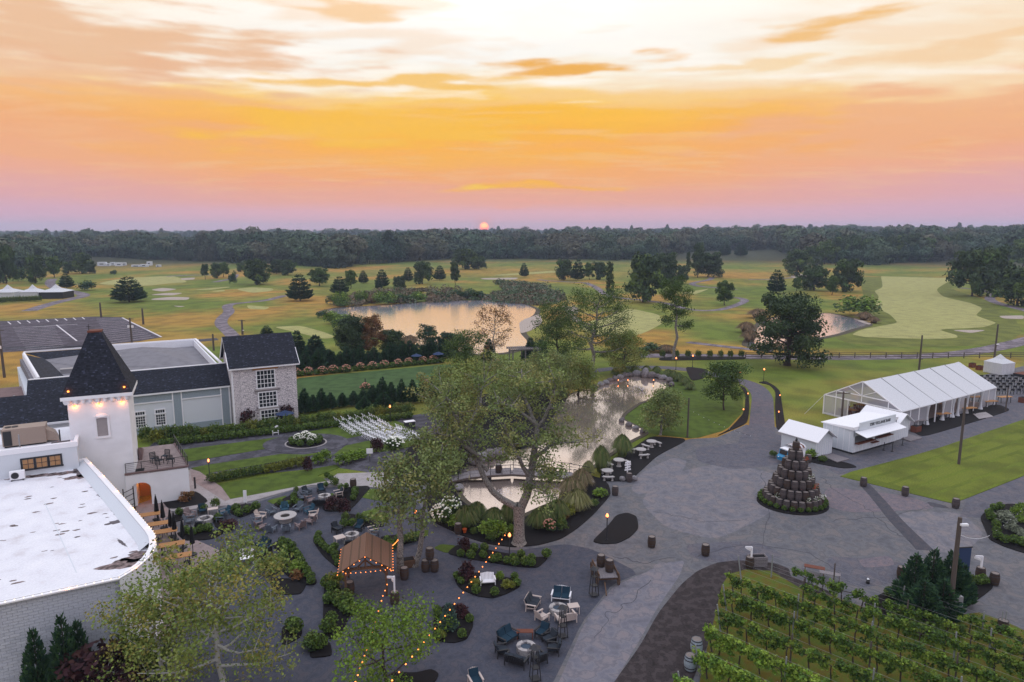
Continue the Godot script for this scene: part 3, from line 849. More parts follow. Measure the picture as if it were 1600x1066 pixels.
	# beds of dark mulch, a little mounded
	for q in [
		[-7.44, -58.63, -4.43, -55.60, -1.99, -53.89, 0.21, -53.30, 2.14, -53.65, 4.21, -54.85, 5.83, -57.01, 7.61, -60.05, 9.91, -64.88, 10.02, -67.49, 9.53, -69.35, 7.26, -70.50, 6.21, -79.76, 0.00, -82.31, -7.14, -72.93, -8.55, -63.73], [-5.37, -52.16, -4.51, -53.89, -2.16, -52.84, -0.42, -52.16, 1.70, -51.50, 2.99, -51.50, 1.99, -49.71, 0.20, -50.02, -2.91, -51.07],
		[-4.33, -47.84, -3.92, -48.81, -2.66, -49.00, -1.17, -48.61, 0.58, -47.84, 0.61, -46.90, -0.37, -45.91, -1.37, -45.30, -2.49, -45.56, -3.76, -46.54], [-5.33, -42.24, -5.07, -43.88, -4.52, -44.63, -3.35, -44.13, -2.76, -43.16, -2.56, -41.94, -2.88, -40.35, -3.67, -39.93, -4.50, -40.07, -5.08, -40.49], [-7.24, -37.00, -5.71, -36.94, -4.84, -37.30, -4.33, -36.88, -4.47, -36.06, -6.61, -35.50],
		[-20.21, -53.89, -19.64, -54.61, -18.83, -54.13, -17.14, -51.94, -14.61, -47.74, -14.64, -47.18, -15.59, -47.18, -17.54, -48.91, -18.50, -51.50], [-16.98, -54.61, -16.82, -55.60, -16.01, -54.85, -15.31, -53.07, -14.35, -52.61, -12.56, -52.84, -12.15, -52.39, -12.69, -50.23, -13.62, -49.71, -15.43, -51.94], [-23.01, -62.30, -22.07, -64.55, -21.30, -65.56, -19.97, -63.25, -20.54, -61.69, -21.90, -61.38],
		[-17.36, -66.60, -14.98, -67.13, -14.48, -66.60, -15.01, -62.30, -15.36, -60.64, -17.46, -60.64, -18.12, -61.53, -17.15, -64.22], [-15.80, -59.76, -14.74, -60.05, -11.70, -58.08, -11.32, -57.28, -13.45, -57.41, -15.14, -57.54], [-11.40, -55.35, -8.87, -55.72, -7.26, -55.22, -8.62, -54.01, -10.66, -53.42], [-14.10, -47.65, -13.09, -47.84, -12.09, -45.30, -11.01, -43.80, -11.21, -40.35, -12.24, -40.49],
		[-12.82, -39.66, -11.63, -40.07, -11.09, -38.61, -12.44, -38.35], [-15.32, -41.79, -14.09, -42.24, -13.60, -40.63, -14.56, -39.53], [-34.42, -63.57, -32.10, -65.91, -29.18, -62.77, -32.30, -60.93], [-27.31, -61.69, -25.03, -62.61, -23.86, -60.93, -24.81, -59.19, -26.04, -60.05], [-29.35, -56.10, -27.06, -56.62, -26.00, -56.36, -24.90, -57.54, -25.35, -54.85, -27.74, -54.37],
		[-31.24, -59.76, -30.57, -60.34, -29.78, -58.91, -30.92, -57.81], [-27.38, -58.91, -26.04, -58.91, -24.51, -57.28, -24.99, -56.10, -26.39, -57.28], [42.97, -59.33, 44.93, -61.08, 47.91, -62.61, 51.59, -60.64, 44.30, -49.61, 41.80, -52.28, 40.99, -53.42, 40.67, -54.73, 41.43, -56.23], [24.75, -44.63, 27.36, -46.27, 28.57, -47.27, 34.79, -48.03, 35.97, -47.09, 30.27, -43.08, 28.43, -42.09, 26.38, -42.77, 24.88, -43.40],
		[6.77, -54.37, 8.47, -57.28, 9.65, -59.76, 10.75, -60.34, 11.49, -59.48, 11.21, -57.01, 10.17, -55.22, 8.89, -54.01, 7.52, -53.89], [38.73, -113.40, 37.69, -107.41, 34.48, -98.17, 32.91, -94.62, 28.70, -87.31, 26.00, -84.19, 32.19, -90.35, 35.14, -98.17, 37.91, -106.54, 39.12, -111.96], [42.66, -115.88, 44.48, -116.90, 44.53, -112.92, 43.95, -109.18, 40.06, -98.17, 36.24, -87.31, 34.97, -87.31, 38.93, -98.17, 43.22, -109.18, 44.03, -113.89],
		[9.37, -69.73, 10.74, -74.21, 14.20, -78.78, 17.80, -84.46, 21.79, -83.37, 21.69, -82.31, 16.91, -76.66, 12.86, -69.35, 11.55, -68.41, 9.36, -68.59], [30.43, -138.80, 34.93, -140.99, 48.78, -140.25, 47.81, -137.38, 29.83, -135.99], [52.66, -87.02, 52.26, -83.92, 66.10, -92.60, 73.44, -97.44, 73.73, -101.21, 55.48, -90.99], [-33.05, -69.92, -24.55, -76.20, -23.43, -76.20, -23.34, -74.64, -31.32, -68.59], [34.35, -78.30, 36.35, -75.97, 38.24, -73.78, 38.43, -72.72, 36.67, -72.31, 33.70, -74.64],
		[-18.41, -62.15, -17.47, -65.73, -15.64, -66.25, -15.65, -62.15], [-10.38, -97.81, -4.15, -107.84, 7.71, -114.88, 9.22, -106.54, 6.56, -94.28, 4.00, -82.31, -0.75, -76.89, -4.38, -74.64, -7.44, -76.20], [-16.94, -48.12, -15.29, -47.46, -15.27, -45.83, -17.12, -45.83, -18.39, -48.12], [-12.01, -82.31, -4.66, -79.76, -4.52, -70.90, -7.26, -67.13, -10.89, -69.35, -13.20, -75.08], [33.53, -130.04, 37.37, -126.94, 34.19, -119.00, 31.37, -116.90],
	]:
		sheet("mulch_bed", smooth(outline(q), 2), 0.09, M.mulch, "bed of near black mulch")
	var ring := PackedVector2Array()
	var ring2 := PackedVector2Array()
	var ring3 := PackedVector2Array()
	for k in 32:
		var a := TAU * k / 32
		ring.append(Vector2(27.14, -62.77) + Vector2(cos(a) * 3.3, sin(a) * 3.0))
		ring2.append(Vector2(-25.54, -81.53) + Vector2(cos(a) * 2.55, sin(a) * 2.3))
		ring3.append(Vector2(-25.54, -81.53) + Vector2(cos(a) * 5.2, sin(a) * 4.0))
	sheet("mulch_bed", ring, 0.09, M.mulch, "round mulch bed under the barrel pyramid")
	sheet("path", ring3, 0.056, M.garden_path, "round turn of the garden path")
	sheet("kerb", ring2, 0.1, M.concrete, "pale edging of the round flower bed")
	sheet("mulch_bed", Geometry2D.offset_polygon(ring2, -0.2)[0], 0.12, M.mulch, "round mulch bed in the garden path")
	for q in [[-6.53, -53.19, -5.97, -53.89, -4.71, -53.65, -4.64, -52.84, -5.38, -52.28], [-15.07, -64.22, -14.35, -66.60, -12.46, -65.22, -11.88, -63.41, -13.17, -63.25], [-14.33, -60.34, -11.69, -62.30, -11.18, -58.08, -11.86, -58.36], [-23.96, -63.25, -22.25, -64.72, -22.89, -62.30], [-8.95, -56.23, -7.33, -56.75, -7.29, -55.47, -8.49, -54.98], [-18.11, -62.15, -17.28, -63.73, -18.03, -65.39, -18.44, -64.06]]:
		sheet("lawn", smooth(outline(q), 1), 0.04, M.lawn)
	sheet("dirt_verge", smooth(outline([8.12, -39.66, 10.04, -43.40, 12.57, -47.27, 14.31, -49.30, 16.19, -50.64, 18.05, -51.07, 20.70, -50.64, 21.60, -49.71, 21.21, -48.51, 22.22, -47.46, 23.56, -45.74, 22.55, -44.54, 19.73, -49.10, 18.07, -49.30, 16.61, -48.61, 15.69, -47.18, 14.07, -43.32, 12.78, -40.35, 10.46, -36.18, 8.16, -29.73, 2.51, -29.73, 5.49, -35.39]), 2), 0.04, M.dirt, "brown dirt verge round the head of the vineyard")
	sheet("vineyard_grass", outline([18.14, -49.51, 20.05, -49.30, 21.32, -46.45, 23.40, -45.39, 24.59, -44.13, 28.08, -41.79, 30.67, -43.16, 32.20, -43.48, 33.19, -42.39, 33.71, -41.35, 35.89, -35.39, 27.48, -26.12, 6.73, -26.12, 12.69, -40.35, 13.98, -43.32, 15.59, -47.18, 16.67, -48.81]), 0.055, M.vineyard_grass, "patchy grass between the vine rows")
	# the garden pond
	var pond := smooth(outline([15.89, -115.88, 18.77, -119.53, 22.39, -121.17, 25.87, -119.53, 27.11, -115.88, 24.97, -109.18, 21.93, -104.01, 19.21, -101.21, 15.73, -94.62, 15.17, -92.28, 17.07, -87.61, 17.36, -85.58, 14.73, -82.31, 11.25, -76.89, 8.92, -72.93, 7.46, -70.50, 5.79, -67.68, 4.92, -65.73, 4.49, -63.25, 2.81, -61.84, 1.19, -60.05, -0.46, -58.49, -2.25, -59.76, -4.50, -63.41, -5.52, -66.78, -5.39, -70.50, -3.99, -74.21, -0.75, -76.89, 3.11, -79.76, 5.28, -87.91, 7.17, -97.81, 9.22, -106.54, 13.43, -111.96]))
	sheet("pond_bank", Geometry2D.offset_polygon(pond, 0.5)[0], 0.1, M.bank, "dark stony rim of the garden pond")
	var cut := outline([-13.30, -67.68, 13.30, -67.68, 10.55, -52.84, -10.55, -52.84])
	sheet("pond_water", Geometry2D.clip_polygons(pond, cut)[0], 0.14, M.water, "garden pond mirroring the pale sunrise sky and trees")
	sheet("pond_water", Geometry2D.intersect_polygons(pond, cut)[0], 0.14, M.rippled_water, "rippled end of the garden pond by the footbridge")




var lump := FastNoiseLite.new()


func rdir() -> Vector3:
	var z := rnd(-1, 1)
	var a := rnd(0, TAU)
	var s := sqrt(1 - z * z)
	return Vector3(s * cos(a), z, s * sin(a))


func leaf(b: B, p: Vector3, out: Vector3, size: float) -> void:
	# one leaf: a narrow kite of two faces, at random but facing outwards more often than not
	var nrm := (out * 0.7 + rdir()).normalized()
	var d := nrm.cross(rdir())
	if d.length() < 0.05:
		d = nrm.cross(Vector3(0.3, 0.9, 0.2))
	d = d.normalized() * size
	var s := nrm.cross(d) * 0.34
	b.tri(p - d * 0.5, p + s, p + d * 0.5)
	b.tri(p - d * 0.5, p + d * 0.5, p - s)


func sprig(b: B, p: Vector3, out: Vector3, size: float) -> void:
	# a leaf cheap enough for far crowns: one face
	var nrm := (out * 0.9 + rdir()).normalized()
	var d := nrm.cross(rdir()).normalized() * size
	var s := nrm.cross(d) * 0.8
	b.tri(p - d * 0.6, p + s * 0.5 + d * 0.2, p + d * 0.5 - s * 0.6)


func shade(c: Color, by: float, warm := 0.0) -> Color:
	var k := 1.0 + rnd(-by, by)
	return Color(c.r * k * (1.0 + warm), c.g * k, c.b * k * (1.0 - warm), 1.0)


func limb(b: B, a: Vector3, e: Vector3, ra: float, re: float, bow: Vector3, steps := 4, k := 6) -> PackedVector3Array:
	# a bowed, slightly crooked tapering branch
	var pts := PackedVector3Array()
	for i in steps + 1:
		var t := float(i) / steps
		var p := a.lerp(e, t) + bow * (4.0 * t * (1.0 - t))
		if i > 0 and i < steps:
			p += rdir() * a.distance_to(e) * 0.025
		pts.append(p)
	for i in steps:
		b.tube(pts[i], pts[i + 1], lerpf(ra, re, float(i) / steps), lerpf(ra, re, float(i + 1) / steps), k, false)
	return pts


func broadleaf(q: Dictionary) -> Array:
	# [wood, crown]: a trunk, limbs, twigs with clumps of leaves at their ends
	var h: float = q.h
	var w: float = q.w
	var tr: float = q.get("trunk", h * 0.025)
	var low: float = q.get("low", 0.3)
	var n: int = q.get("limbs", 9)
	var twigs: int = q.get("twigs", 6)
	var per: int = q.get("per", 60)
	var ls: float = q.get("leaf", 0.3)
	var cl: float = q.get("clump", w * 0.11)
	var cols: Array = q.cols
	var lean: Vector3 = q.get("lean", Vector3.ZERO)
	var droop: float = q.get("droop", 0.0)
	var cheap: bool = q.get("cheap", false)
	var flat: float = q.get("flat", 0.75)
	var wood := B.new()
	var crown := B.new()
	var top := Vector3(0, h * 0.93, 0) + lean
	var stem := limb(wood, Vector3.ZERO, top, tr, tr * 0.16, Vector3(rnd(-0.04, 0.04) * h, 0, rnd(-0.04, 0.04) * h) - lean * 0.15, 7, 8)
	wood.tube(Vector3(0, -0.1, 0), Vector3(0, tr * 1.3, 0), tr * 1.55, tr * 1.0, 9, false)
	var ends := []
	for i in n:
		var t := lerpf(low, 0.96, pow((i + 0.4) / n, 0.85))
		var az := i * 2.4 + rnd(-0.4, 0.4)
		var at := stem[int(t * 7)].lerp(stem[mini(int(t * 7) + 1, 7)], fmod(t * 7, 1.0))
		# the crown is an egg round the stem
		var u := (t - low) / (1.0 - low)
		var reach := w * 0.5 * sqrt(maxf(0.06, 1.0 - pow((u - 0.32) / 0.72, 2.0))) * rnd(0.78, 1.05)
		var rise := lerpf(0.12, 0.75, u) * reach * (1.0 - droop)
		var e := at + Vector3(cos(az) * reach, rise, sin(az) * reach)
		e.y = minf(e.y, h)
		var r0 := tr * lerpf(0.55, 0.16, u)
		var pts := limb(wood, at, e, r0, r0 * 0.2, Vector3(0, -0.08 * reach, 0), 4, 5)
		ends.append([e, r0])
		for k in twigs:
			var s := rnd(0.35, 1.0)
			var from := pts[int(s * 4)].lerp(pts[mini(int(s * 4) + 1, 4)], fmod(s * 4, 1.0))
			var d := rdir()
			d.y = d.y * 0.7 + 0.25 - droop * 0.7
			var to := from + d * reach * rnd(0.22, 0.42)
			if q.get("twiggy", true):
				wood.tube(from, to, r0 * 0.18, r0 * 0.05, 3, false)
			ends.append([to, r0])
	ends.append([top, 0.0])
	var mid := Vector3(0, h * (low + 1.0) * 0.5, 0) + lean * 0.6
	for e in ends:
		var c: Color = cols[rng.randi() % cols.size()]
		c = shade(c, 0.2)
		var size := cl * rnd(0.65, 1.25)
		for k in per:
			var d := rdir() * pow(rng.randf(), 0.4)
			d.y *= flat
			var p: Vector3 = e[0] + d * size
			if droop > 0.0:
				p.y -= rng.randf() * droop * size * 1.6
			crown.col = shade(c, 0.13)
			var out := (d.normalized() * 0.6 + (p - mid).normalized() * 0.5 + Vector3.UP * 0.35)
			if cheap:
				sprig(crown, p, out, ls * rnd(0.7, 1.3))
			else:
				leaf(crown, p, out, ls * rnd(0.7, 1.3))
	return [wood, crown]


func conifer(q: Dictionary) -> Array:
	# a cone of upswept or drooping sprays in tiers
	var h: float = q.h
	var w: float = q.w
	var n: int = q.get("n", 900)
	var up: float = q.get("up", 0.35)
	var low: float = q.get("low", 0.03)
	var ls: float = q.get("leaf", w * 0.16)
	var cols: Array = q.cols
	var pw: float = q.get("power", 0.8)
	var open: float = q.get("open", 0.3)
	var wood := B.new()
	var crown := B.new()
	wood.tube(Vector3(0, -0.1, 0), Vector3(0, h * 0.97, 0), h * 0.022, 0.01, 6, false)
	var tiers := maxi(int(h / (w * 0.22)), 6)
	var fork := rnd(0, TAU)
	for i in n:
		var t := low + (1.0 - low) * (1.0 - pow(rng.randf(), 0.62))
		t = lerpf(t, (floorf(t * tiers) + 0.35) / tiers, 0.25)
		var az := rnd(0, TAU)
		var rag := 1.0 + 0.3 * lump.get_noise_3d(cos(az) * 55.0, t * 160.0 + fork * 50.0, sin(az) * 55.0)
		var rr := w * 0.5 * pow(1.0 - t, pw) * rag + 0.03 * w
		if t < 0.12:
			rr *= 0.75 + t * 2.0
		var r := rr * rnd(open, 1.0)
		var o := Vector3(cos(az), 0, sin(az))
		var p := o * r + Vector3(0, h * t + r * up * 0.4, 0)
		var d := (o + Vector3.UP * (up + rnd(-0.25, 0.25)) + rdir() * 0.35).normalized()
		var side := d.cross(rdir()).normalized()
		var s := ls * rnd(0.6, 1.2) * (0.45 + 0.55 * (1.0 - t))
		crown.col = shade(cols[rng.randi() % cols.size()], 0.25)
		crown.tri(p - side * s * 0.3, p + side * s * 0.3, p + d * s)
		crown.tri(p - d * s * 0.2, p + d * s * 0.7 + side.cross(d) * s * 0.25, p + d * s * 0.5 - side.cross(d) * s * 0.3)
	crown.tri(Vector3(-0.02 * w, h * 0.93, 0), Vector3(0.02 * w, h * 0.93, 0), Vector3(0, h, 0))
	return [wood, crown]


func pine(q: Dictionary) -> Array:
	# a tall bare stem with flat pads of needles
	var h: float = q.h
	var w: float = q.w
	var cols: Array = q.cols
	var wood := B.new()
	var crown := B.new()
	var stem := limb(wood, Vector3.ZERO, Vector3(rnd(-0.03, 0.03) * h, h * 0.96, rnd(-0.03, 0.03) * h), h * 0.02, h * 0.005, Vector3(rnd(-0.03, 0.03) * h, 0, 0), 7, 7)
	var pads: int = q.get("pads", 22)
	for i in pads:
		var t := lerpf(q.get("low", 0.25), 0.99, float(i) / pads)
		var az := i * 2.4 + rnd(-0.5, 0.5)
		var at := stem[int(t * 7)].lerp(stem[mini(int(t * 7) + 1, 7)], fmod(t * 7, 1.0))
		var reach := w * 0.5 * (1.0 - 0.55 * t) * rnd(0.45, 1.05)
		var e := at + Vector3(cos(az) * reach, reach * rnd(0.05, 0.3), sin(az) * reach)
		wood.tube(at, e, h * 0.006, h * 0.002, 4, false)
		var c := shade(cols[rng.randi() % cols.size()], 0.25)
		for k in int(q.get("per", 60)):
			var d := rdir() * pow(rng.randf(), 0.4)
			var p := at.lerp(e, rnd(0.6, 1.05)) + d * Vector3(w * 0.15, w * 0.07, w * 0.15)
			crown.col = shade(c, 0.2)
			sprig(crown, p, d + Vector3.UP * 0.5, q.get("leaf", w * 0.05) * rnd(0.7, 1.3))
	return [wood, crown]


func shrub(q: Dictionary) -> B:
	# a bush of leaf clumps from the ground up, with dark depth between them
	var w: float = q.w
	var h: float = q.h
	var cols: Array = q.cols
	var b := B.new()
	for i in int(q.get("clumps", 14)):
		var d := rdir()
		d.y = absf(d.y)
		var at := Vector3(d.x * w * 0.34, h * (0.3 + 0.42 * d.y), d.z * w * 0.34) * rnd(0.75, 1.08)
		var c := shade(cols[rng.randi() % cols.size()], 0.25)
		for k in int(q.get("per", 40)):
			var o := rdir()
			var p := at + o * Vector3(w * 0.22, h * 0.24, w * 0.22) * pow(rng.randf(), 0.35)
			p.y = maxf(p.y, 0.01)
			b.col = shade(c, 0.2)
			leaf(b, p, o + Vector3.UP * 0.4, q.get("leaf", w * 0.1) * rnd(0.7, 1.3))
	return b


func ball(w: float, h: float, cols: Array, n := 260, ls := 0.11) -> B:
	# a clipped ball: close small leaves over a dark twiggy middle
	var b := B.new()
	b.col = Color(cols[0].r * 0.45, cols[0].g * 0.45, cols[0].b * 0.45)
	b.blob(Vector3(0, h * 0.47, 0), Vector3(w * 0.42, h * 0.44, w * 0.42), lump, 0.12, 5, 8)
	for k in n:
		var o := rdir()
		o.y = o.y * 0.9 + 0.1
		var f := 1.0 + 0.16 * lump.get_noise_3dv(o * 60.0)
		b.col = shade(cols[rng.randi() % cols.size()], 0.25)
		var p := Vector3(0, h * 0.5, 0) + o * Vector3(w * 0.48, h * 0.5, w * 0.48) * f
		p.y = maxf(p.y, 0.02)
		leaf(b, p, o, ls * rnd(0.7, 1.3))
	return b


func tussock(w: float, h: float, cols: Array, n := 220) -> B:
	# an ornamental grass: arching blades from one foot
	var b := B.new()
	for k in n:
		var az := rnd(0, TAU)
		var o := Vector3(cos(az), 0, sin(az))
		var reach := w * 0.5 * sqrt(rng.randf())
		var hh := h * rnd(0.7, 1.05) * (1.0 - 0.25 * pow(reach / (w * 0.5), 2.0))
		var foot := o * reach * 0.35
		var bend := o * reach * 0.7 + Vector3(0, hh, 0)
		var tip := o * reach * 1.3 + Vector3(0, hh * rnd(0.75, 0.95) * (1.0 - 0.55 * reach / (w * 0.5)), 0)
		var side := o.cross(Vector3.UP) * w * 0.013
		b.col = shade(cols[rng.randi() % cols.size()], 0.25)
		b.tri(foot - side, foot + side, bend)
		b.tri(bend - side, bend + side, tip)
		b.tri(foot + o * 0.02, bend + side, bend - side)
	return b


func plant(called: String, pair: Array, bark: Material, label: String, category: String, at: Vector3, turn := 0.0, group := "", lm: Material = null) -> Node3D:
	var t := thing(called, label, category, at, turn, group)
	part("trunk", pair[0], bark, t)
	part("crown", pair[1], lm if lm else M.leaf, t)
	return t


const G_OAK := [Color(0.06, 0.11, 0.022), Color(0.085, 0.13, 0.025), Color(0.05, 0.09, 0.022)]
const G_DARK := [Color(0.035, 0.062, 0.024), Color(0.045, 0.075, 0.03), Color(0.055, 0.085, 0.028)]
const G_CEDAR := [Color(0.023, 0.062, 0.039), Color(0.036, 0.081, 0.044), Color(0.029, 0.068, 0.029)]
const G_OLIVE := [Color(0.16, 0.21, 0.045), Color(0.2, 0.24, 0.055), Color(0.13, 0.185, 0.04), Color(0.235, 0.215, 0.05)]
const G_GREY := [Color(0.18, 0.23, 0.07), Color(0.21, 0.255, 0.085), Color(0.14, 0.19, 0.06), Color(0.24, 0.24, 0.08)]
const G_BRIGHT := [Color(0.12, 0.2, 0.02), Color(0.15, 0.23, 0.03), Color(0.09, 0.16, 0.02)]
const G_RUST := [Color(0.16, 0.075, 0.03), Color(0.2, 0.1, 0.035), Color(0.13, 0.085, 0.03)]
const G_PLUM := [Color(0.036, 0.014, 0.019), Color(0.054, 0.019, 0.024), Color(0.060, 0.026, 0.022)]
const G_SPRUCE := [Color(0.072, 0.132, 0.108), Color(0.108, 0.180, 0.144), Color(0.060, 0.108, 0.084)]
const G_BOX := [Color(0.075, 0.13, 0.02), Color(0.11, 0.17, 0.028), Color(0.06, 0.11, 0.02)]


func golf_trees() -> void:
	lump.seed = 21
	lump.frequency = 0.05
	# one of each kind at unit size (10 m tall, 10 m wide), then copies stretched to each tree's own height and spread
	var kinds := {}
	for i in 3:
		kinds["oak%d" % i] = plant_kind("broadleaf_tree", broadleaf({h = 10.0, w = 10.0, low = 0.12, limbs = 15, twigs = 6, per = 46, leaf = 0.8, clump = 1.6, cols = G_DARK + [G_OAK[i]], cheap = true, twiggy = false, trunk = 0.3}), M.bark_dark)
	for i in 2:
		kinds["tall%d" % i] = plant_kind("broadleaf_tree", broadleaf({h = 10.0, w = 7.5, low = 0.2, limbs = 13, twigs = 6, per = 42, leaf = 0.7, clump = 1.25, cols = G_OAK, cheap = true, twiggy = false, trunk = 0.24}), M.bark_dark)
	for i in 2:
		kinds["cedar%d" % i] = plant_kind("cedar_tree", conifer({h = 10.0, w = 8.5, n = 1500, up = 0.6, leaf = 1.15, power = 0.62, cols = G_CEDAR + G_DARK, low = 0.02}), M.bark_dark)
	kinds["bush0"] = plant_kind("bush", [null, shrub({w = 10.0, h = 10.0, clumps = 24, per = 40, leaf = 0.95, cols = G_CEDAR + G_OAK})], M.bark_dark)
	kinds["bush1"] = plant_kind("bush", [null, shrub({w = 10.0, h = 10.0, clumps = 24, per = 40, leaf = 0.9, cols = G_BRIGHT + G_OAK})], M.bark_dark)
	kinds["bush2"] = plant_kind("reed_clump", [null, tussock(10.0, 10.0, [Color(0.17, 0.11, 0.06), Color(0.22, 0.14, 0.075), Color(0.12, 0.09, 0.05)], 500)], M.bark_dark)
	kinds["pine0"] = plant_kind("pine_tree", pine({h = 10.0, w = 7.0, cols = G_DARK + [Color(0.05, 0.075, 0.02)], pads = 28, per = 60, leaf = 0.55, low = 0.22}), M.bark_dark)
	kinds["pine1"] = plant_kind("pine_tree", pine({h = 10.0, w = 8.0, cols = G_DARK, pads = 32, per = 80, leaf = 0.65, low = 0.3}), M.bark_dark)
	var used := {}
	for q in GOLF:
		var kind: String = q[5]
		var sz := Vector3(q[4] * 0.096, q[3] * 0.094, q[4] * 0.096)
		if kind.begins_with("bush"):
			sz *= Vector3(1.3, 1.15, 1.3)
		if kind.begins_with("tall"):
			sz.x *= 1.33
			sz.z *= 1.33
		var at := Vector3(q[0], height(q[0], q[1]), q[1])
		var turn := rnd(0, TAU)
		var o: Node3D = kinds[kind]
		if used.has(kind):
			o = dup(o, q[6], at, turn, sz)
		else:
			used[kind] = true
			o.position = at
			o.rotation.y = turn
			o.scale = sz
		o.set_meta("label", q[6])
	for k in kinds:
		if not used.has(k):
			kinds[k].free()
	# low scrub on the far bank of the wide pond
	var scrub := B.new()
	var tangle := FastNoiseLite.new()
	tangle.seed = 4
	tangle.frequency = 0.05
	var bank := outline([-15.70, -256.81, -2.80, -298.44, -9.99, -355.87, 6.27, -334.45, 15.13, -322.78, 19.81, -277.48, 19.57, -247.58, 10.35, -238.98, -2.33, -247.58])
	var shore := outline([-65.23, -247.58, -65.13, -289.09, -50.40, -298.44, -28.92, -308.41, -14.33, -277.48, -15.41, -252.11, -32.61, -247.58, -47.25, -238.98, -58.74, -230.94])
	for i in 4200:
		var p := Vector2(rnd(-85, 40), rnd(-380, -220))
		var reedy := Geometry2D.is_point_in_polygon(p, shore)
		if not (reedy and tangle.get_noise_2dv(p * 1.5) > -0.05) and not Geometry2D.is_point_in_polygon(p, bank):
			continue
		var c := shade([Color(0.07, 0.11, 0.05), Color(0.11, 0.14, 0.08), Color(0.14, 0.11, 0.07)][2 if reedy and rng.randf() < 0.6 else rng.randi() % 3], 0.25)
		var hh := rnd(0.6, 2.4) * (1.0 + tangle.get_noise_2dv(p))
		for k in 26:
			scrub.col = shade(c, 0.25)
			var o := rdir()
			sprig(scrub, Vector3(p.x, hh * 0.5, p.y) + o * Vector3(1.7, hh * 0.5, 1.7), o + Vector3.UP * 0.5, 0.8)
	struct("undergrowth", scrub, M.leaf_far).set_meta("kind", "stuff")
	get_node("undergrowth").set_meta("label", "grey green scrub on the far bank of the wide pond")


func plant_kind(called: String, pair: Array, bark: Material) -> Node3D:
	var t := thing(called, "", {"broadleaf_tree": "tree", "cedar_tree": "tree", "pine_tree": "tree", "bush": "bush", "reed_clump": "reeds"}[called], Vector3.ZERO, 0.0, "trees and bushes dotted over the golf course")
	if pair[0]:
		part("trunk", pair[0], bark, t)
	part("crown" if pair[0] else "foliage", pair[1], M.leaf_far, t)
	return t


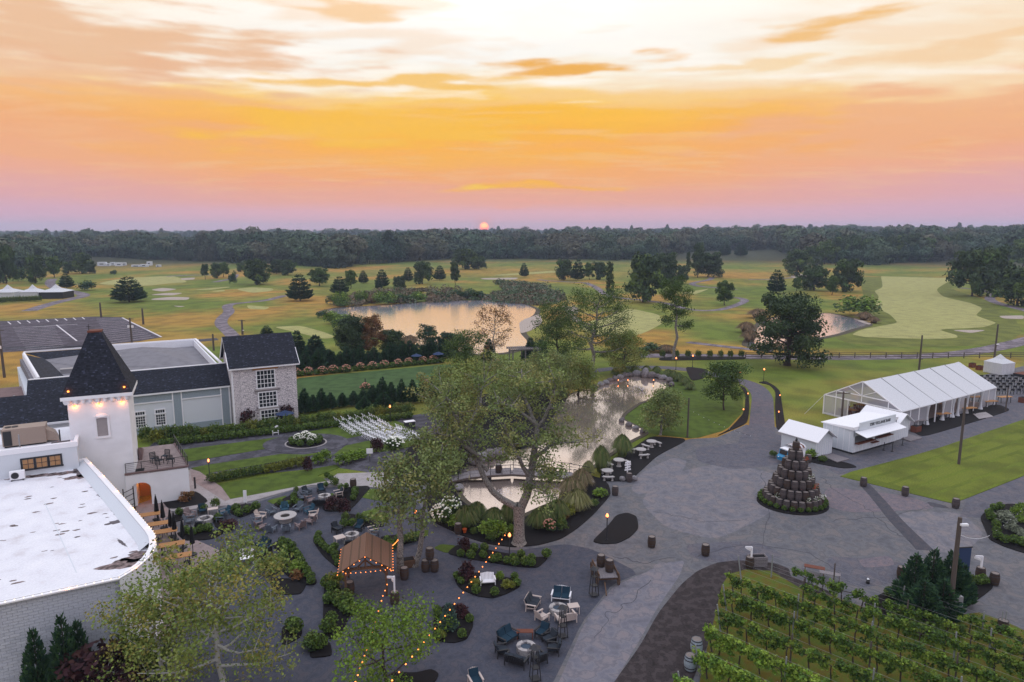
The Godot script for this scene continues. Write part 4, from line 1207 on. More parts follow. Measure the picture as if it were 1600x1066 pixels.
func forest() -> void:
	# the woods to the horizon: six crowns in thousands of places, each place its own size and tint
	var crowns := []
	for i in 5:
		var b := B.new()
		var base := B.new()
		for j in 9:
			var d := rdir()
			d.y = absf(d.y) * 0.9 - 0.15
			var at := Vector3(d.x * 0.3, 0.62 + d.y * 0.3, d.z * 0.3)
			var tone := rnd(0.75, 1.2)
			for k in 34:
				var o := rdir()
				o.y = o.y * 0.8 + 0.15
				var t := tone * rnd(0.8, 1.2)
				b.col = Color(t, t, t)
				sprig(b, at + o * 0.21, o * 1.6, 0.13)
		for k in 40:
			var a := rnd(0, TAU)
			var t := rnd(0.6, 1.0)
			b.col = Color(t, t, t)
			sprig(b, Vector3(cos(a) * rnd(0.1, 0.36), rnd(0.02, 0.4), sin(a) * rnd(0.1, 0.36)), Vector3(cos(a), 0.2, sin(a)), 0.15)
		crowns.append(b.mesh())
	var pines := B.new()
	for k in 260:
		var t := pow(rng.randf(), 0.8)
		var a := rnd(0, TAU)
		var o := Vector3(cos(a), 0, sin(a))
		var tone := rnd(0.7, 1.15)
		pines.col = Color(tone * 0.8, tone * 0.9, tone)
		sprig(pines, o * (0.32 * (1.0 - t) + 0.06) * rnd(0.4, 1.0) + Vector3(0, 0.3 + 0.7 * t, 0), o + Vector3.UP * 0.4, 0.12)
	pines.tube(Vector3.ZERO, Vector3(0, 0.9, 0), 0.02, 0.01, 4, false)
	crowns.append(pines.mesh())
	var where := []
	var tint := []
	for i in 6:
		where.append([])
		tint.append([])
	var patch := FastNoiseLite.new()
	patch.seed = 8
	patch.frequency = 0.006
	# the edge of the woods, as [sideways slope, distance] pairs
	var edge := EDGE
	var made := 0
	var tries := 0
	while made < 7600 and tries < 200000:
		tries += 1
		var s := rnd(-1.05, 1.05)
		var near := 400.0
		for i in edge.size() - 1:
			if s >= edge[i][0] and s <= edge[i + 1][0]:
				near = lerpf(edge[i][1], edge[i + 1][1], (s - edge[i][0]) / (edge[i + 1][0] - edge[i][0]))
		var u := rng.randf()
		near += 70.0 * patch.get_noise_2d(s * 900.0, 7.0)
		var d := near + 650.0 * pow(u, 1.6) if u < 0.72 else near + 650.0 + 3200.0 * pow((u - 0.72) / 0.28, 1.3)
		var p := Vector2(s * d, -d)
		var i := rng.randi() % 5
		if patch.get_noise_2dv(p) > 0.18 or d > near + 600.0 and rng.randf() < 0.5:
			i = 5
		var size := rnd(11, 21) * (0.72 if d < near + 14.0 else 1.0)
		if s < -0.45:
			size *= 0.88
		size *= 1.0 + 0.45 * patch.get_noise_2dv(p * 1.3 + Vector2(900, 0))
		var wide := size * rnd(0.85, 1.2)
		if d > near + 900.0:
			wide *= 1.9
		var tone := patch.get_noise_2dv(p * 2.3)
		var c := Color(0.07, 0.1, 0.052).lerp(Color(0.05, 0.09, 0.05), smoothstep(-0.2, 0.3, tone)).lerp(Color(0.11, 0.095, 0.062), smoothstep(0.05, 0.4, -tone) * 0.7)
		c = c * rnd(0.65, 1.4)
		c.a = 1.0
		where[i].append(Transform3D(Basis(Vector3.UP, rnd(0, TAU)).scaled(Vector3(wide, size, wide)), Vector3(p.x, height(p.x, p.y) - 0.4, p.y)))
		tint[i].append(c)
		made += 1
	for i in 6:
		var mm := MultiMesh.new()
		mm.transform_format = MultiMesh.TRANSFORM_3D
		mm.use_colors = true
		mm.mesh = crowns[i]
		mm.instance_count = where[i].size()
		for k in where[i].size():
			mm.set_instance_transform(k, where[i][k])
			mm.set_instance_color(k, tint[i][k])
		var o := MultiMeshInstance3D.new()
		o.name = numbered("forest")
		o.multimesh = mm
		o.material_override = M.leaf_far
		add_child(o)
		o.set_meta("kind", "stuff")
		o.set_meta("label", ["rounded", "spreading", "full", "broad", "heavy", "slim pointed"][i] + " crowns of the hazy forest along the horizon")


const EDGE := [[-1.1, 430.0], [-0.75, 400.0], [-0.66, 470.0], [-0.62, 640.0], [-0.52, 600.0], [-0.36, 560.0], [-0.28, 520.0], [-0.15, 560.0], [0.0, 620.0], [0.12, 640.0], [0.2, 590.0], [0.28, 720.0], [0.38, 760.0], [0.42, 600.0], [0.5, 520.0], [0.6, 520.0], [0.68, 600.0], [0.74, 560.0], [1.1, 520.0]]


const GOLF := [
	[-141.8, -252.1, 0, 10.1, 14.5, "cedar0", "large broad dark cedar alone beside the sand bunkers"],
	[-205.8, -315.4, 0, 7.1, 8.1, "cedar1", "medium cedar in the bend of the far cart path"],
	[-188.5, -301.7, 0, 4.7, 7.5, "bush0", "low dark bush just outside the cart path bend"],
	[-272.2, -420.3, 0, 7.3, 7.2, "oak0", "small round tree in the gap before the parked caravans"],
	[-263.9, -420.3, 0, 12.2, 12.0, "oak1", "taller tree of the pair before the parked caravans"],
	[-259.2, -420.3, 0, 7.3, 6.0, "oak2", "lower tree of the pair before the parked caravans"],
	[-257.8, -385.4, 0, 11.9, 7.4, "tall0", "slim tree at the end of the cart path by the woods"],
	[-238.8, -342.7, 0, 13.6, 8.5, "oak0", "round dark tree nearest the white marquee peaks"],
	[-253.6, -342.7, 0, 18.2, 9.8, "oak2", "large dark tree behind the white marquee roofs"],
	[-256.5, -355.9, 0, 7.6, 7.5, "bush0", "low bush under the trees behind the marquee"],
	[-237.6, -408.0, 0, 3.2, 3.9, "bush0", "tiny bush in the field before the caravans"],
	[-165.9, -370.1, 0, 9.0, 7.1, "pine1", "flat crowned pine at the head of three by the far path"],
	[-164.3, -380.2, 0, 8.1, 5.8, "oak1", "middle tree of three by the far path"],
	[-164.8, -390.8, 0, 8.3, 6.0, "tall1", "upright last tree of three by the far path"],
	[-136.6, -334.4, 0, 7.1, 3.5, "bush0", "small bush between the trio and the big round tree"],
	[-174.3, -440.2, 0, 5.5, 5.5, "oak0", "small tree by the far parking strip"],
	[-125.0, -334.4, 0, 12.0, 11.8, "oak1", "big round dark tree beside the far cart path"],
	[-144.5, -420.3, 0, 9.7, 12.0, "cedar1", "wide pointed tree before the woods, behind the big round tree"],
	[-133.5, -408.0, 0, 8.7, 10.1, "oak2", "pale green tree joined to the wide pointed one before the woods"],
	[-79.9, -256.8, 0, 10.8, 11.8, "cedar0", "biggest cedar, at the western tip of the wide pond"],
	[-92.1, -326.6, 0, 8.6, 8.7, "tall0", "rounded green tree behind the biggest cedar"],
	[-71.5, -283.2, 0, 8.0, 9.2, "cedar1", "broad cedar on the pond's western bank"],
	[-73.7, -311.9, 0, 8.2, 5.7, "tall1", "upright tree behind the broad cedar on the bank"],
	[-74.5, -342.7, 0, 7.0, 6.2, "cedar0", "pointed cedar on the rise above the pond"],
	[-60.7, -319.1, 0, 9.0, 8.2, "cedar1", "full cedar with a bluish young one at its foot"],
	[-60.2, -308.4, 0, 4.8, 4.1, "cedar0", "small bluish cedar at the foot of the full cedar"],
	[-50.9, -308.4, 0, 5.7, 5.3, "oak2", "small round dark tree on the pond rise"],
	[-54.0, -355.9, 0, 7.9, 6.8, "cedar1", "first of the cedars ranged above the far bank"],
	[-44.4, -338.5, 0, 10.5, 8.4, "oak0", "dense round tree ranged above the far bank"],
	[-38.6, -365.2, 0, 8.5, 8.4, "cedar0", "wide cedar before the forest above the far bank"],
	[-26.6, -319.1, 0, 12.7, 7.6, "pine1", "tall dark pine above the scrubby far bank"],
	[-32.0, -469.8, 0, 13.1, 16.1, "oak1", "large hazy tree standing out before the forest edge"],
	[-22.8, -469.8, 0, 8.6, 10.7, "oak2", "spreading hazy tree beside the large one at the forest edge"],
	[6.9, -390.8, 0, 8.7, 6.7, "cedar0", "lone small cedar in the middle of the pale fairways"],
	[27.7, -365.2, 0, 10.6, 9.1, "oak0", "left tree of the dark clump by the middle fairways"],
	[35.2, -365.2, 0, 12.0, 9.4, "cedar1", "pointed tree of the dark clump by the middle fairways"],
	[41.9, -370.1, 0, 9.0, 5.7, "tall1", "thin tree between the clump and the tall pine"],
	[47.8, -370.1, 0, 9.0, 7.8, "oak2", "rounded tree at the end of the dark clump"],
	[35.6, -247.6, 0, 16.1, 6.7, "pine0", "tall open pine with a bare stem by the cart path"],
	[48.6, -252.1, 0, 16.9, 12.6, "oak1", "massive dark oak beside the cart path"],
	[74.6, -334.4, 0, 14.6, 12.1, "oak2", "grey green tree behind the massive oak"],
	[85.1, -342.7, 0, 8.6, 5.6, "oak0", "small tree at the shoulder of the massive oak"],
	[100.5, -390.8, 0, 15.5, 6.0, "pine0", "slender pine at the flank of the pine group"],
	[104.5, -385.4, 0, 21.1, 12.5, "pine1", "tallest pine of the group on the rise"],
	[111.8, -390.8, 0, 13.2, 14.9, "oak2", "low spreading tree under the tallest pine"],
	[203.1, -656.9, 0, 13.2, 14.4, "cedar1", "left one of two round cedars on the pale slope"],
	[213.4, -641.9, 0, 13.5, 14.6, "cedar0", "right one of two round cedars on the pale slope"],
	[75.3, -241.1, 0, 8.7, 5.8, "tall0", "lone upright tree inside the loop of the cart path"],
	[167.3, -402.1, 0, 14.7, 13.8, "oak1", "large round tree at the edge of the eastern woods"],
	[213.2, -486.1, 0, 14.5, 12.0, "oak0", "tree behind the large round one at the eastern woods"],
	[237.8, -522.4, 0, 17.6, 12.9, "tall1", "tall tree at the corner of the eastern woods"],
	[112.1, -289.1, 0, 10.7, 9.4, "cedar1", "leafy pointed tree on the slope behind the little pond"],
	[124.6, -298.4, 0, 5.8, 4.0, "tall1", "small sparse tree between the two slope groups"],
	[133.6, -301.7, 0, 10.0, 11.5, "oak2", "wide dark tree in the middle of the slope group"],
	[131.6, -280.3, 0, 7.9, 4.3, "tall0", "thin tree before the wide dark one on the slope"],
	[144.6, -295.3, 0, 13.5, 11.3, "oak0", "big leaning tree at the edge of the fairway"],
	[106.9, -209.7, 0, 6.6, 10.9, "bush1", "bright green round bush on the bank of the little pond"],
	[253.2, -532.3, 0, 19.4, 12.2, "oak1", "first tree along the top of the pale fairway"],
	[268.2, -542.6, 0, 20.3, 13.4, "oak2", "second tree along the top of the pale fairway"],
	[278.3, -542.6, 0, 18.7, 12.4, "tall0", "third tree along the top of the pale fairway"],
	[289.4, -542.6, 0, 19.3, 14.5, "oak0", "fourth tree along the top of the pale fairway"],
	[301.5, -542.6, 0, 19.8, 14.5, "oak1", "fifth tree along the top of the pale fairway"],
	[319.8, -553.3, 0, 20.7, 14.7, "oak2", "sixth tree along the top of the pale fairway"],
	[333.2, -553.3, 0, 18.1, 13.7, "tall1", "seventh tree along the top of the pale fairway"],
	[360.8, -576.1, 0, 18.8, 16.4, "oak0", "eighth tree along the top of the pale fairway"],
	[391.8, -600.7, 0, 20.7, 17.1, "oak1", "ninth tree along the top of the pale fairway"],
	[185.5, -274.7, 0, 17.8, 14.2, "oak0", "big oak with a clear trunk east of the pale fairway"],
	[205.1, -292.1, 0, 18.4, 11.7, "oak2", "second oak behind the big one east of the fairway"],
	[226.2, -315.4, 0, 12.8, 7.8, "tall0", "small tree at the back of the eastern oaks"],
	[177.7, -239.0, 0, 13.5, 14.2, "oak1", "low wide oak by the eastern cart path"],
	[349.5, -469.8, 0, 19.4, 15.2, "tall1", "tall tree at the far eastern edge"],
	[-58.6, -232.9, 0, 5.9, 5.4, "bush1", "rounded willow bush at the pond's western corner"],
	[-64.3, -243.2, 0, 3.6, 4.2, "bush0", "low bush beside the willow at the pond corner"],
	[-54.7, -247.6, 0, 4.9, 4.8, "bush1", "green bush on the far bank, west end"],
	[-50.6, -247.6, 0, 3.2, 3.8, "bush2", "brown reeds between the far bank bushes"],
	[-45.3, -243.2, 0, 5.0, 7.7, "bush1", "wide bright bush on the far bank"],
	[-40.4, -249.8, 0, 3.7, 4.8, "bush0", "dark bush on the far bank next to the wide bright one"],
	[-35.1, -252.1, 0, 4.2, 6.5, "bush1", "full green bush mid way on the far bank"],
	[-29.9, -256.8, 0, 2.3, 4.4, "bush2", "brown reeds at the water under the cedars"],
	[-26.6, -261.7, 0, 3.3, 6.5, "bush0", "rounded bush on the far bank below the wide cedar"],
	[-20.9, -264.2, 0, 3.9, 6.6, "bush0", "bushy thicket on the far bank below the dark pine"],
	[-14.8, -261.7, 0, 4.6, 6.5, "bush0", "grey thicket east of the dark pine"],
	[-57.1, -205.0, 0, 2.6, 3.6, "bush0", "small bush at the near western shore of the wide pond"],
	[-50.8, -192.0, 0, 3.8, 4.8, "bush1", "bright bush on the near western shore"],
	[-45.4, -181.8, 0, 4.3, 5.6, "bush1", "widest bright bush on the near western shore"],
	[-41.1, -174.8, 0, 3.8, 4.1, "bush0", "dark bush ending the near western shore"],
	[-30.4, -164.2, 0, 2.1, 4.8, "bush2", "tan reeds on the near shore of the wide pond"],
	[-23.4, -153.9, 0, 2.3, 4.5, "bush2", "tan reeds by the cedars on the near shore"],
	[60.6, -174.8, 0, 2.6, 4.4, "bush2", "brown reeds on the west shore of the little pond"],
	[56.6, -160.3, 0, 2.6, 4.0, "bush2", "taller brown reeds at the little pond's corner"],
	[74.5, -205.0, 0, 2.6, 5.9, "bush2", "dry reeds above the little pond"],
	[104.2, -200.5, 0, 2.2, 4.3, "bush2", "reeds below the bright round bush"],
	[103.3, -193.4, 0, 1.7, 3.0, "bush2", "last reeds on the little pond's tip"],
	[60.1, -150.5, 0, 1.2, 4.4, "bush2", "green brown reeds on the near shore of the little pond"],
	[57.0, -151.3, 0, 1.2, 3.2, "bush0", "low weeds on the near shore of the little pond"],
	[96.8, -256.8, 0, 1.5, 3.4, "bush2", "straw coloured clump on the open slope"],
	[31.5, -147.2, 0, 1.9, 4.9, "bush0", "dark shrubs along the farm road"],
	[33.5, -145.6, 0, 1.6, 3.7, "bush2", "rusty scrub along the farm road"],
	[28.3, -144.8, 0, 1.6, 3.1, "bush0", "shrub at the end of the farm road planting"],
	[-60.4, -166.2, 0, 3.3, 4.2, "cedar1", "round crown showing over the stone house roof"],
]


func shingles() -> ImageTexture:
	# courses of dark asphalt shingles, 3.2 m square
	var im := Image.create(512, 512, false, Image.FORMAT_RGB8)
	var r := RandomNumberGenerator.new()
	r.seed = 5
	for row in 20:
		var x := 0
		while x < 512:
			var w := r.randi_range(14, 44)
			var t := r.randf_range(0.6, 1.0)
			if r.randf() < 0.06:
				t = 1.35
			var y := row * 512 / 20
			im.fill_rect(Rect2i(x, y, w, 26), Color(0.17 * t, 0.185 * t, 0.23 * t))
			im.fill_rect(Rect2i(x, y, w, 4), Color(0.075, 0.08, 0.105))
			x += w
	return ImageTexture.create_from_image(im)


func stonework() -> NoiseTexture2D:
	var t := noise_map(31, 0.045, [0.0, Color(0.62, 0.61, 0.64), 0.12, Color(0.8, 0.79, 0.82), 0.3, Color(0.92, 0.9, 0.93), 0.5, Color(0.88, 0.86, 0.9), 0.62, Color(0.45, 0.45, 0.5), 0.68, Color(0.9, 0.88, 0.9), 0.86, Color(0.36, 0.37, 0.42), 1.0, Color(0.85, 0.82, 0.84)], 1024, 1, FastNoiseLite.TYPE_CELLULAR)
	var f: FastNoiseLite = t.noise
	f.cellular_return_type = FastNoiseLite.RETURN_CELL_VALUE
	f.cellular_jitter = 0.9
	return t


func window(parent: Node, at: Vector3, w: float, h: float, cols: int, rows: int, frame: Material, glass: Material, bar := 0.06, depth := 0.09) -> MeshInstance3D:
	# on a wall that faces +z: the frame stands proud, panes sit back between the bars
	var f := B.new()
	var t := 0.13
	f.box(Vector3(0, h / 2 + t / 2, 0), Vector3(w + 2 * t, t, depth))
	f.box(Vector3(0, -h / 2 - t / 2, 0.02), Vector3(w + 2 * t + 0.1, t, depth + 0.06))
	for s in [-1, 1]:
		f.box(Vector3(s * (w / 2 + t / 2), 0, 0), Vector3(t, h, depth))
	var o := part("window", f, frame, parent, at)
	var m := B.new()
	for i in range(1, cols):
		m.box(Vector3(-w / 2 + w * i / cols, 0, 0), Vector3(bar, h, 0.05))
	for i in range(1, rows):
		for k in cols:
			m.box(Vector3(-w / 2 + w * (k + 0.5) / cols, -h / 2 + h * i / rows, 0), Vector3(w / cols - bar, bar, 0.046))
	part("glazing_bars", m, frame, o)
	for i in cols:
		for k in rows:
			var g := B.new()
			g.box(Vector3(0, 0, 0), Vector3(w / cols - bar, h / rows - bar, 0.02))
			part("pane", g, glass, o, Vector3(-w / 2 + w * (i + 0.5) / cols, -h / 2 + h * (k + 0.5) / rows, -0.015))
	return o


func bulb_string(called: String, pts: PackedVector3Array, gap: float, sag: float, label: String, m: Material, size := 0.05, wire_r := 0.012, lit := 0) -> Node3D:
	# a wire with bulbs; every bulb a part
	var t := thing(called, label, "string lights", pts[0])
	var wire := B.new()
	var shape := B.new()
	shape.lathe([[0.0, -size], [size * 0.8, -size * 0.55], [size, 0.0], [size * 0.6, size * 0.7], [0.0, size]], 6)
	var bm := shape.mesh()
	var k := 0
	for i in pts.size() - 1:
		var a := pts[i] - pts[0]
		var e := pts[i + 1] - pts[0]
		var n := maxi(1, int(round(a.distance_to(e) / gap)))
		var last := a
		for j in n:
			var u := (j + 1.0) / n
			var p := a.lerp(e, u) - Vector3(0, sag * 4.0 * u * (1.0 - u), 0)
			wire.tube(last, p, wire_r, wire_r, 4, false)
			part("bulb", bm, m, t, p - Vector3(0, size * 1.3, 0))
			if lit > 0 and k % lit == 0:
				lamp_light(pts[0] + p - Vector3(0, size * 1.3, 0), 0.12, 0.05)
			k += 1
			last = p
	part("wire", wire, M.metal_dark, t)
	return t


func gable_roof(b: B, x0: float, x1: float, z0: float, z1: float, eave: float, ridge: float, over: float, thick: float) -> void:
	# ridge along x; two slabs with their slopes mapped for shingles
	var zm := (z0 + z1) / 2.0
	var drop := over * (ridge - eave) / (zm - z0)
	for s in [1, -1]:
		var ze: float = (z1 + over) if s > 0 else (z0 - over)
		var a := Vector3(x0 - over, eave - drop, ze)
		var e := Vector3(x1 + over, eave - drop, ze)
		var p := Vector3(x0 - over, ridge, zm)
		var q := Vector3(x1 + over, ridge, zm)
		if s < 0:
			var t := a
			a = e
			e = t
			t = p
			p = q
			q = t
		b.quad_uv(a, e, q, p)
		var d := Vector3(0, -thick, 0)
		b.quad_uv(p + d, q + d, e + d, a + d)
		b.quad_uv(a + d, e + d, e, a)
		b.quad_uv(e + d, q + d, q, e)
		b.quad_uv(p + d, a + d, a, p)


func buildings() -> void:
	var sh := mat("shingle", Color.WHITE, 0.9)
	sh.albedo_texture = shingles()
	sh.uv1_scale = Vector3(0.31, 0.31, 0.31)
	var st := mat("stone", lin(0.96, 0.93, 0.87), 0.95, stonework(), 3.2, null, 1.0, false)
	st.uv1_scale = Vector3(0.24, 0.55, 0.24)
	stone_house()
	hall()
	tower()
	terrace_building()
	flat_roof_building()
	upper_annex()
	west_wing()


func stone_house() -> void:
	var t := thing("stone_house", "tall pale stone house with dark gabled roof and three gridded windows", "house", V(-37.1, -88.5), deg_to_rad(29))
	var w := B.new()
	var W := 8.3
	var D := 8.8
	var E := 8.3
	var R := 11.6
	w.quad(Vector3(0, -0.2, 0), Vector3(W, -0.2, 0), Vector3(W, E, 0), Vector3(0, E, 0))
	w.quad(Vector3(W, -0.2, -D), Vector3(0, -0.2, -D), Vector3(0, E, -D), Vector3(W, E, -D))
	for x in [0.0, W]:
		var a := Vector3(x, -0.2, -D)
		var b := Vector3(x, -0.2, 0)
		var c := Vector3(x, E, 0)
		var d := Vector3(x, E, -D)
		var p := Vector3(x, R, -D / 2)
		if x == 0.0:
			w.quad(a, b, c, d)
			w.tri(d, c, p)
		else:
			w.quad(b, a, d, c)
			w.tri(c, d, p)
	part("wall", w, M.stone, t)
	var rf := B.new()
	gable_roof(rf, 0, W, -D, 0, E + 0.12, R + 0.14, 0.45, 0.08)
	var ro := part("roof", rf, M.shingle, t)
	var fas := B.new()
	fas.box(Vector3(W / 2, E - 0.36, 0.4), Vector3(W + 0.9, 0.22, 0.1))
	fas.box(Vector3(W / 2, E - 0.36, -D - 0.4), Vector3(W + 0.9, 0.22, 0.1))
	for x in [-0.42, W + 0.42]:
		for s in [0.0, -D]:
			var o := 0.42 if s == 0.0 else -0.42
			fas.beam(Vector3(x, E - 0.32, s + o), Vector3(x, R - 0.06, -D / 2), 0.07, 0.26)
	part("fascia", fas, M.white_trim, ro)
	var tr := B.new()
	tr.box(Vector3(0.02, E / 2 - 0.1, 0.02), Vector3(0.2, E, 0.2))
	part("corner_board", tr, M.white_trim, t)
	var wins := [[6.2, 2.25, 2.35], [3.35, 2.25, 2.0], [0.85, 2.2, 2.0]]
	for i in 3:
		window(t, Vector3(4.25 + 0.12 * i, wins[i][0], 0.05), wins[i][1], wins[i][2], 5, 4, M.white_trim, M.glass_dark, 0.07)
		var l := B.new()
		l.box(Vector3(4.25 + 0.12 * i, wins[i][0] + wins[i][2] / 2 + 0.3, 0.03), Vector3(3.3, 0.3, 0.14))
		part("lintel", l, M.wood_pale if i == 0 else M.wood_grey, t)
		var sill := B.new()
		sill.box(Vector3(4.25 + 0.12 * i, wins[i][0] - wins[i][2] / 2 - 0.24, 0.07), Vector3(2.9, 0.16, 0.16))
		part("sill", sill, M.stone_top, t)
	var v := B.new()
	v.box(Vector3(-0.03, 9.3, -D / 2), Vector3(0.1, 1.3, 0.5))
	part("vent", v, M.panel_grey, t)


func hall() -> void:
	var t := thing("event_hall", "long white hall with dark pitched roof edge round a sunken flat roof", "hall", V(-37.1, -88.5), deg_to_rad(29))
	var F := -2.2
	var fl := Vector2(-22.5, F)
	var fr := Vector2(-0.05, F)
	var br := Vector2(-1.2, -31.0)
	var bl := Vector2(-27.0, -31.0)
	var w := B.new()
	w.prism(PackedVector2Array([fl, fr, Vector2(-0.05, -12), br, bl]), -0.2, 5.45)
	part("wall", w, M.board_white, t)
	# the sloping dark edge along the front, right and left
	var r := B.new()
	r.quad_uv(Vector3(fl.x - 0.3, 5.4, F + 0.35), Vector3(fr.x, 5.4, F + 0.35), Vector3(fr.x, 7.8, F - 3.4), Vector3(fl.x - 0.3, 7.8, F - 3.4))
	r.quad_uv(Vector3(fl.x - 0.3, 5.3, F + 0.35), Vector3(fl.x - 0.3, 5.4, F + 0.35), Vector3(fl.x - 0.3, 7.8, F - 3.4), Vector3(fl.x - 0.3, 5.3, F - 3.4))
	r.quad_uv(Vector3(fr.x - 0.9, 7.75, -11.0), Vector3(br.x - 0.9, 7.75, -30.6), Vector3(br.x + 1.4, 5.5, -30.6), Vector3(fr.x + 1.2, 5.5, -11.0))
	r.quad_uv(Vector3(bl.x + 1.2, 7.5, -29.8), Vector3(fl.x + 0.8, 7.5, F - 6.2), Vector3(fl.x + 3.6, 6.72, F - 7.0), Vector3(bl.x + 4.2, 6.72, -28.0))
	r.quad_uv(Vector3(bl.x + 4.2, 6.72, -28.0), Vector3(-16.5, 6.72, -28.0), Vector3(-16.0, 7.6, -30.4), Vector3(bl.x + 1.2, 7.6, -30.4))
	var ro := part("roof", r, M.shingle, t)
	var deck := B.new()
	deck.prism(PackedVector2Array([fl + Vector2(0.4, -3.6), Vector2(-0.7, F - 3.6), Vector2(-0.8, -12), br + Vector2(-0.5, 0.5), bl + Vector2(0.5, 0.5)]), 5.5, 6.7)
	part("flat_roof", deck, M.membrane_grey, ro)
	var hip := B.new()
	hip.tri(Vector3(-19.0, 6.73, -20.5), Vector3(-2.4, 6.73, -9.5), Vector3(-10.0, 7.9, -26.0))
	hip.tri(Vector3(-2.4, 6.73, -9.5), Vector3(-2.4, 6.75, -28), Vector3(-10.0, 7.9, -26.0))
	hip.tri(Vector3(-24.0, 6.73, -27.5), Vector3(-19.0, 6.73, -20.5), Vector3(-10.0, 7.9, -26.0))
	hip.tri(Vector3(-2.4, 6.75, -28), Vector3(-24.0, 6.73, -27.5), Vector3(-10.0, 7.9, -26.0))
	part("roof_hip", hip, M.membrane_grey, ro)
	var cop := B.new()
	cop.box(Vector3(-11.4, 7.78, F - 3.55), Vector3(22.6, 0.24, 0.3))
	cop.beam(Vector3(-0.6, 7.85, F - 3.6), Vector3(br.x - 0.75, 7.85, -30.8), 0.3, 0.2)
	cop.beam(Vector3(-16.0, 7.85, -30.9), Vector3(br.x - 0.6, 7.85, -30.9), 0.3, 0.2)
	cop.beam(Vector3(bl.x + 1.1, 7.72, -30.6), Vector3(-16.0, 7.72, -30.6), 0.24, 0.2)
	cop.beam(Vector3(bl.x + 1.1, 7.6, -30.6), Vector3(fl.x + 0.6, 7.6, F - 5.8), 0.24, 0.2)
	part("coping", cop, M.white_trim, t)
	var par := B.new()
	par.box(Vector3(-8.8, 6.9, -30.75), Vector3(14.6, 1.75, 0.24))
	par.beam(Vector3(-1.1, 6.7, F - 3.8), Vector3(br.x - 1.0, 6.7, -30.6), 0.22, 2.0)
	par.beam(Vector3(bl.x + 1.0, 6.7, -30.4), Vector3(fl.x + 0.5, 6.7, F - 5.8), 0.2, 1.7)
	part("parapet", par, M.white_render, t)
	for q in [[-19.4, 6.95, -15.0, 1.4, 0.5, 0.9], [-16.6, 7.2, -27.4, 0.5, 1.2, 0.5], [-13.2, 7.3, -20.5, 0.5, 0.6, 0.5]]:
		var b := B.new()
		b.box(Vector3(q[0], q[1], q[2]), Vector3(q[3], q[4], q[5]))
		b.box(Vector3(q[0], q[1] + q[4] / 2 + 0.05, q[2]), Vector3(q[3] + 0.12, 0.1, q[5] + 0.12))
		part("roof_vent", b, M.metal_grey, t)
	# front: pilasters, frieze, trims
	var pil := B.new()
	for x in [-20.5, -12.6, -6.6, -0.75]:
		var o := B.new()
		o.box(Vector3(x, 2.55, F + 0.04), Vector3(0.9, 5.4, 0.08))
		part("pilaster", o, M.panel_grey, t)
		for s in [-0.52, 0.52]:
			if x + s < -0.1:
				pil.box(Vector3(x + s, 2.55, F + 0.06), Vector3(0.14, 5.4, 0.14))
	pil.box(Vector3(-11.3, 5.28, F + 0.2), Vector3(22.5, 0.2, 0.34))
	var bays := [[-20.0, -13.15], [-12.05, -7.15], [-6.05, -1.3]]
	for q in bays:
		var c: float = (q[0] + q[1]) / 2
		var l: float = q[1] - q[0]
		var fz := B.new()
		fz.box(Vector3(c, 4.7, F + 0.03), Vector3(l, 0.95, 0.06))
		part("frieze", fz, M.panel_grey, t)
		pil.box(Vector3(c, 4.15, F + 0.06), Vector3(l, 0.14, 0.12))
	part("trim", pil, M.white_trim, t)
	var base := B.new()
	base.box(Vector3(-11.3, 0.4, F + 0.05), Vector3(22.4, 0.8, 0.12))
	part("plinth", base, M.panel_grey, t)
	for x in [-11.0, -8.7]:
		window(t, Vector3(x, 1.75, F + 0.05), 1.05, 1.35, 4, 4, M.white_trim, M.glass_dark, 0.05)
		window(t, Vector3(x, 2.85, F + 0.05), 1.05, 0.4, 4, 1, M.white_trim, M.glass_dark, 0.05)
	var door := B.new()
	door.prism(outline([-14.2, F, -13.4, F, -13.4, F + 0.1, -14.2, F + 0.1]), 0.0, 2.7)
	part("door", door, M.panel_grey, t)
	wall_lamp(t, Vector3(-13.7, 2.9, F + 0.3))


func wall_lamp(t: Node3D, at: Vector3) -> void:
	var b := B.new()
	b.box(Vector3(0, 0.2, 0), Vector3(0.24, 0.06, 0.24))
	b.beam(Vector3(0, 0.2, 0), Vector3(0, 0.2, -0.3), 0.05, 0.05)
	var o := part("wall_lamp", b, M.metal_dark, t, at)
	var g := B.new()
	g.lathe([[0.0, -0.15], [0.09, -0.12], [0.1, 0.08], [0.0, 0.15]], 8)
	part("lamp_flame", g, M.lamp_flame, o)
	lamp_light(t.transform * at, 0.8)


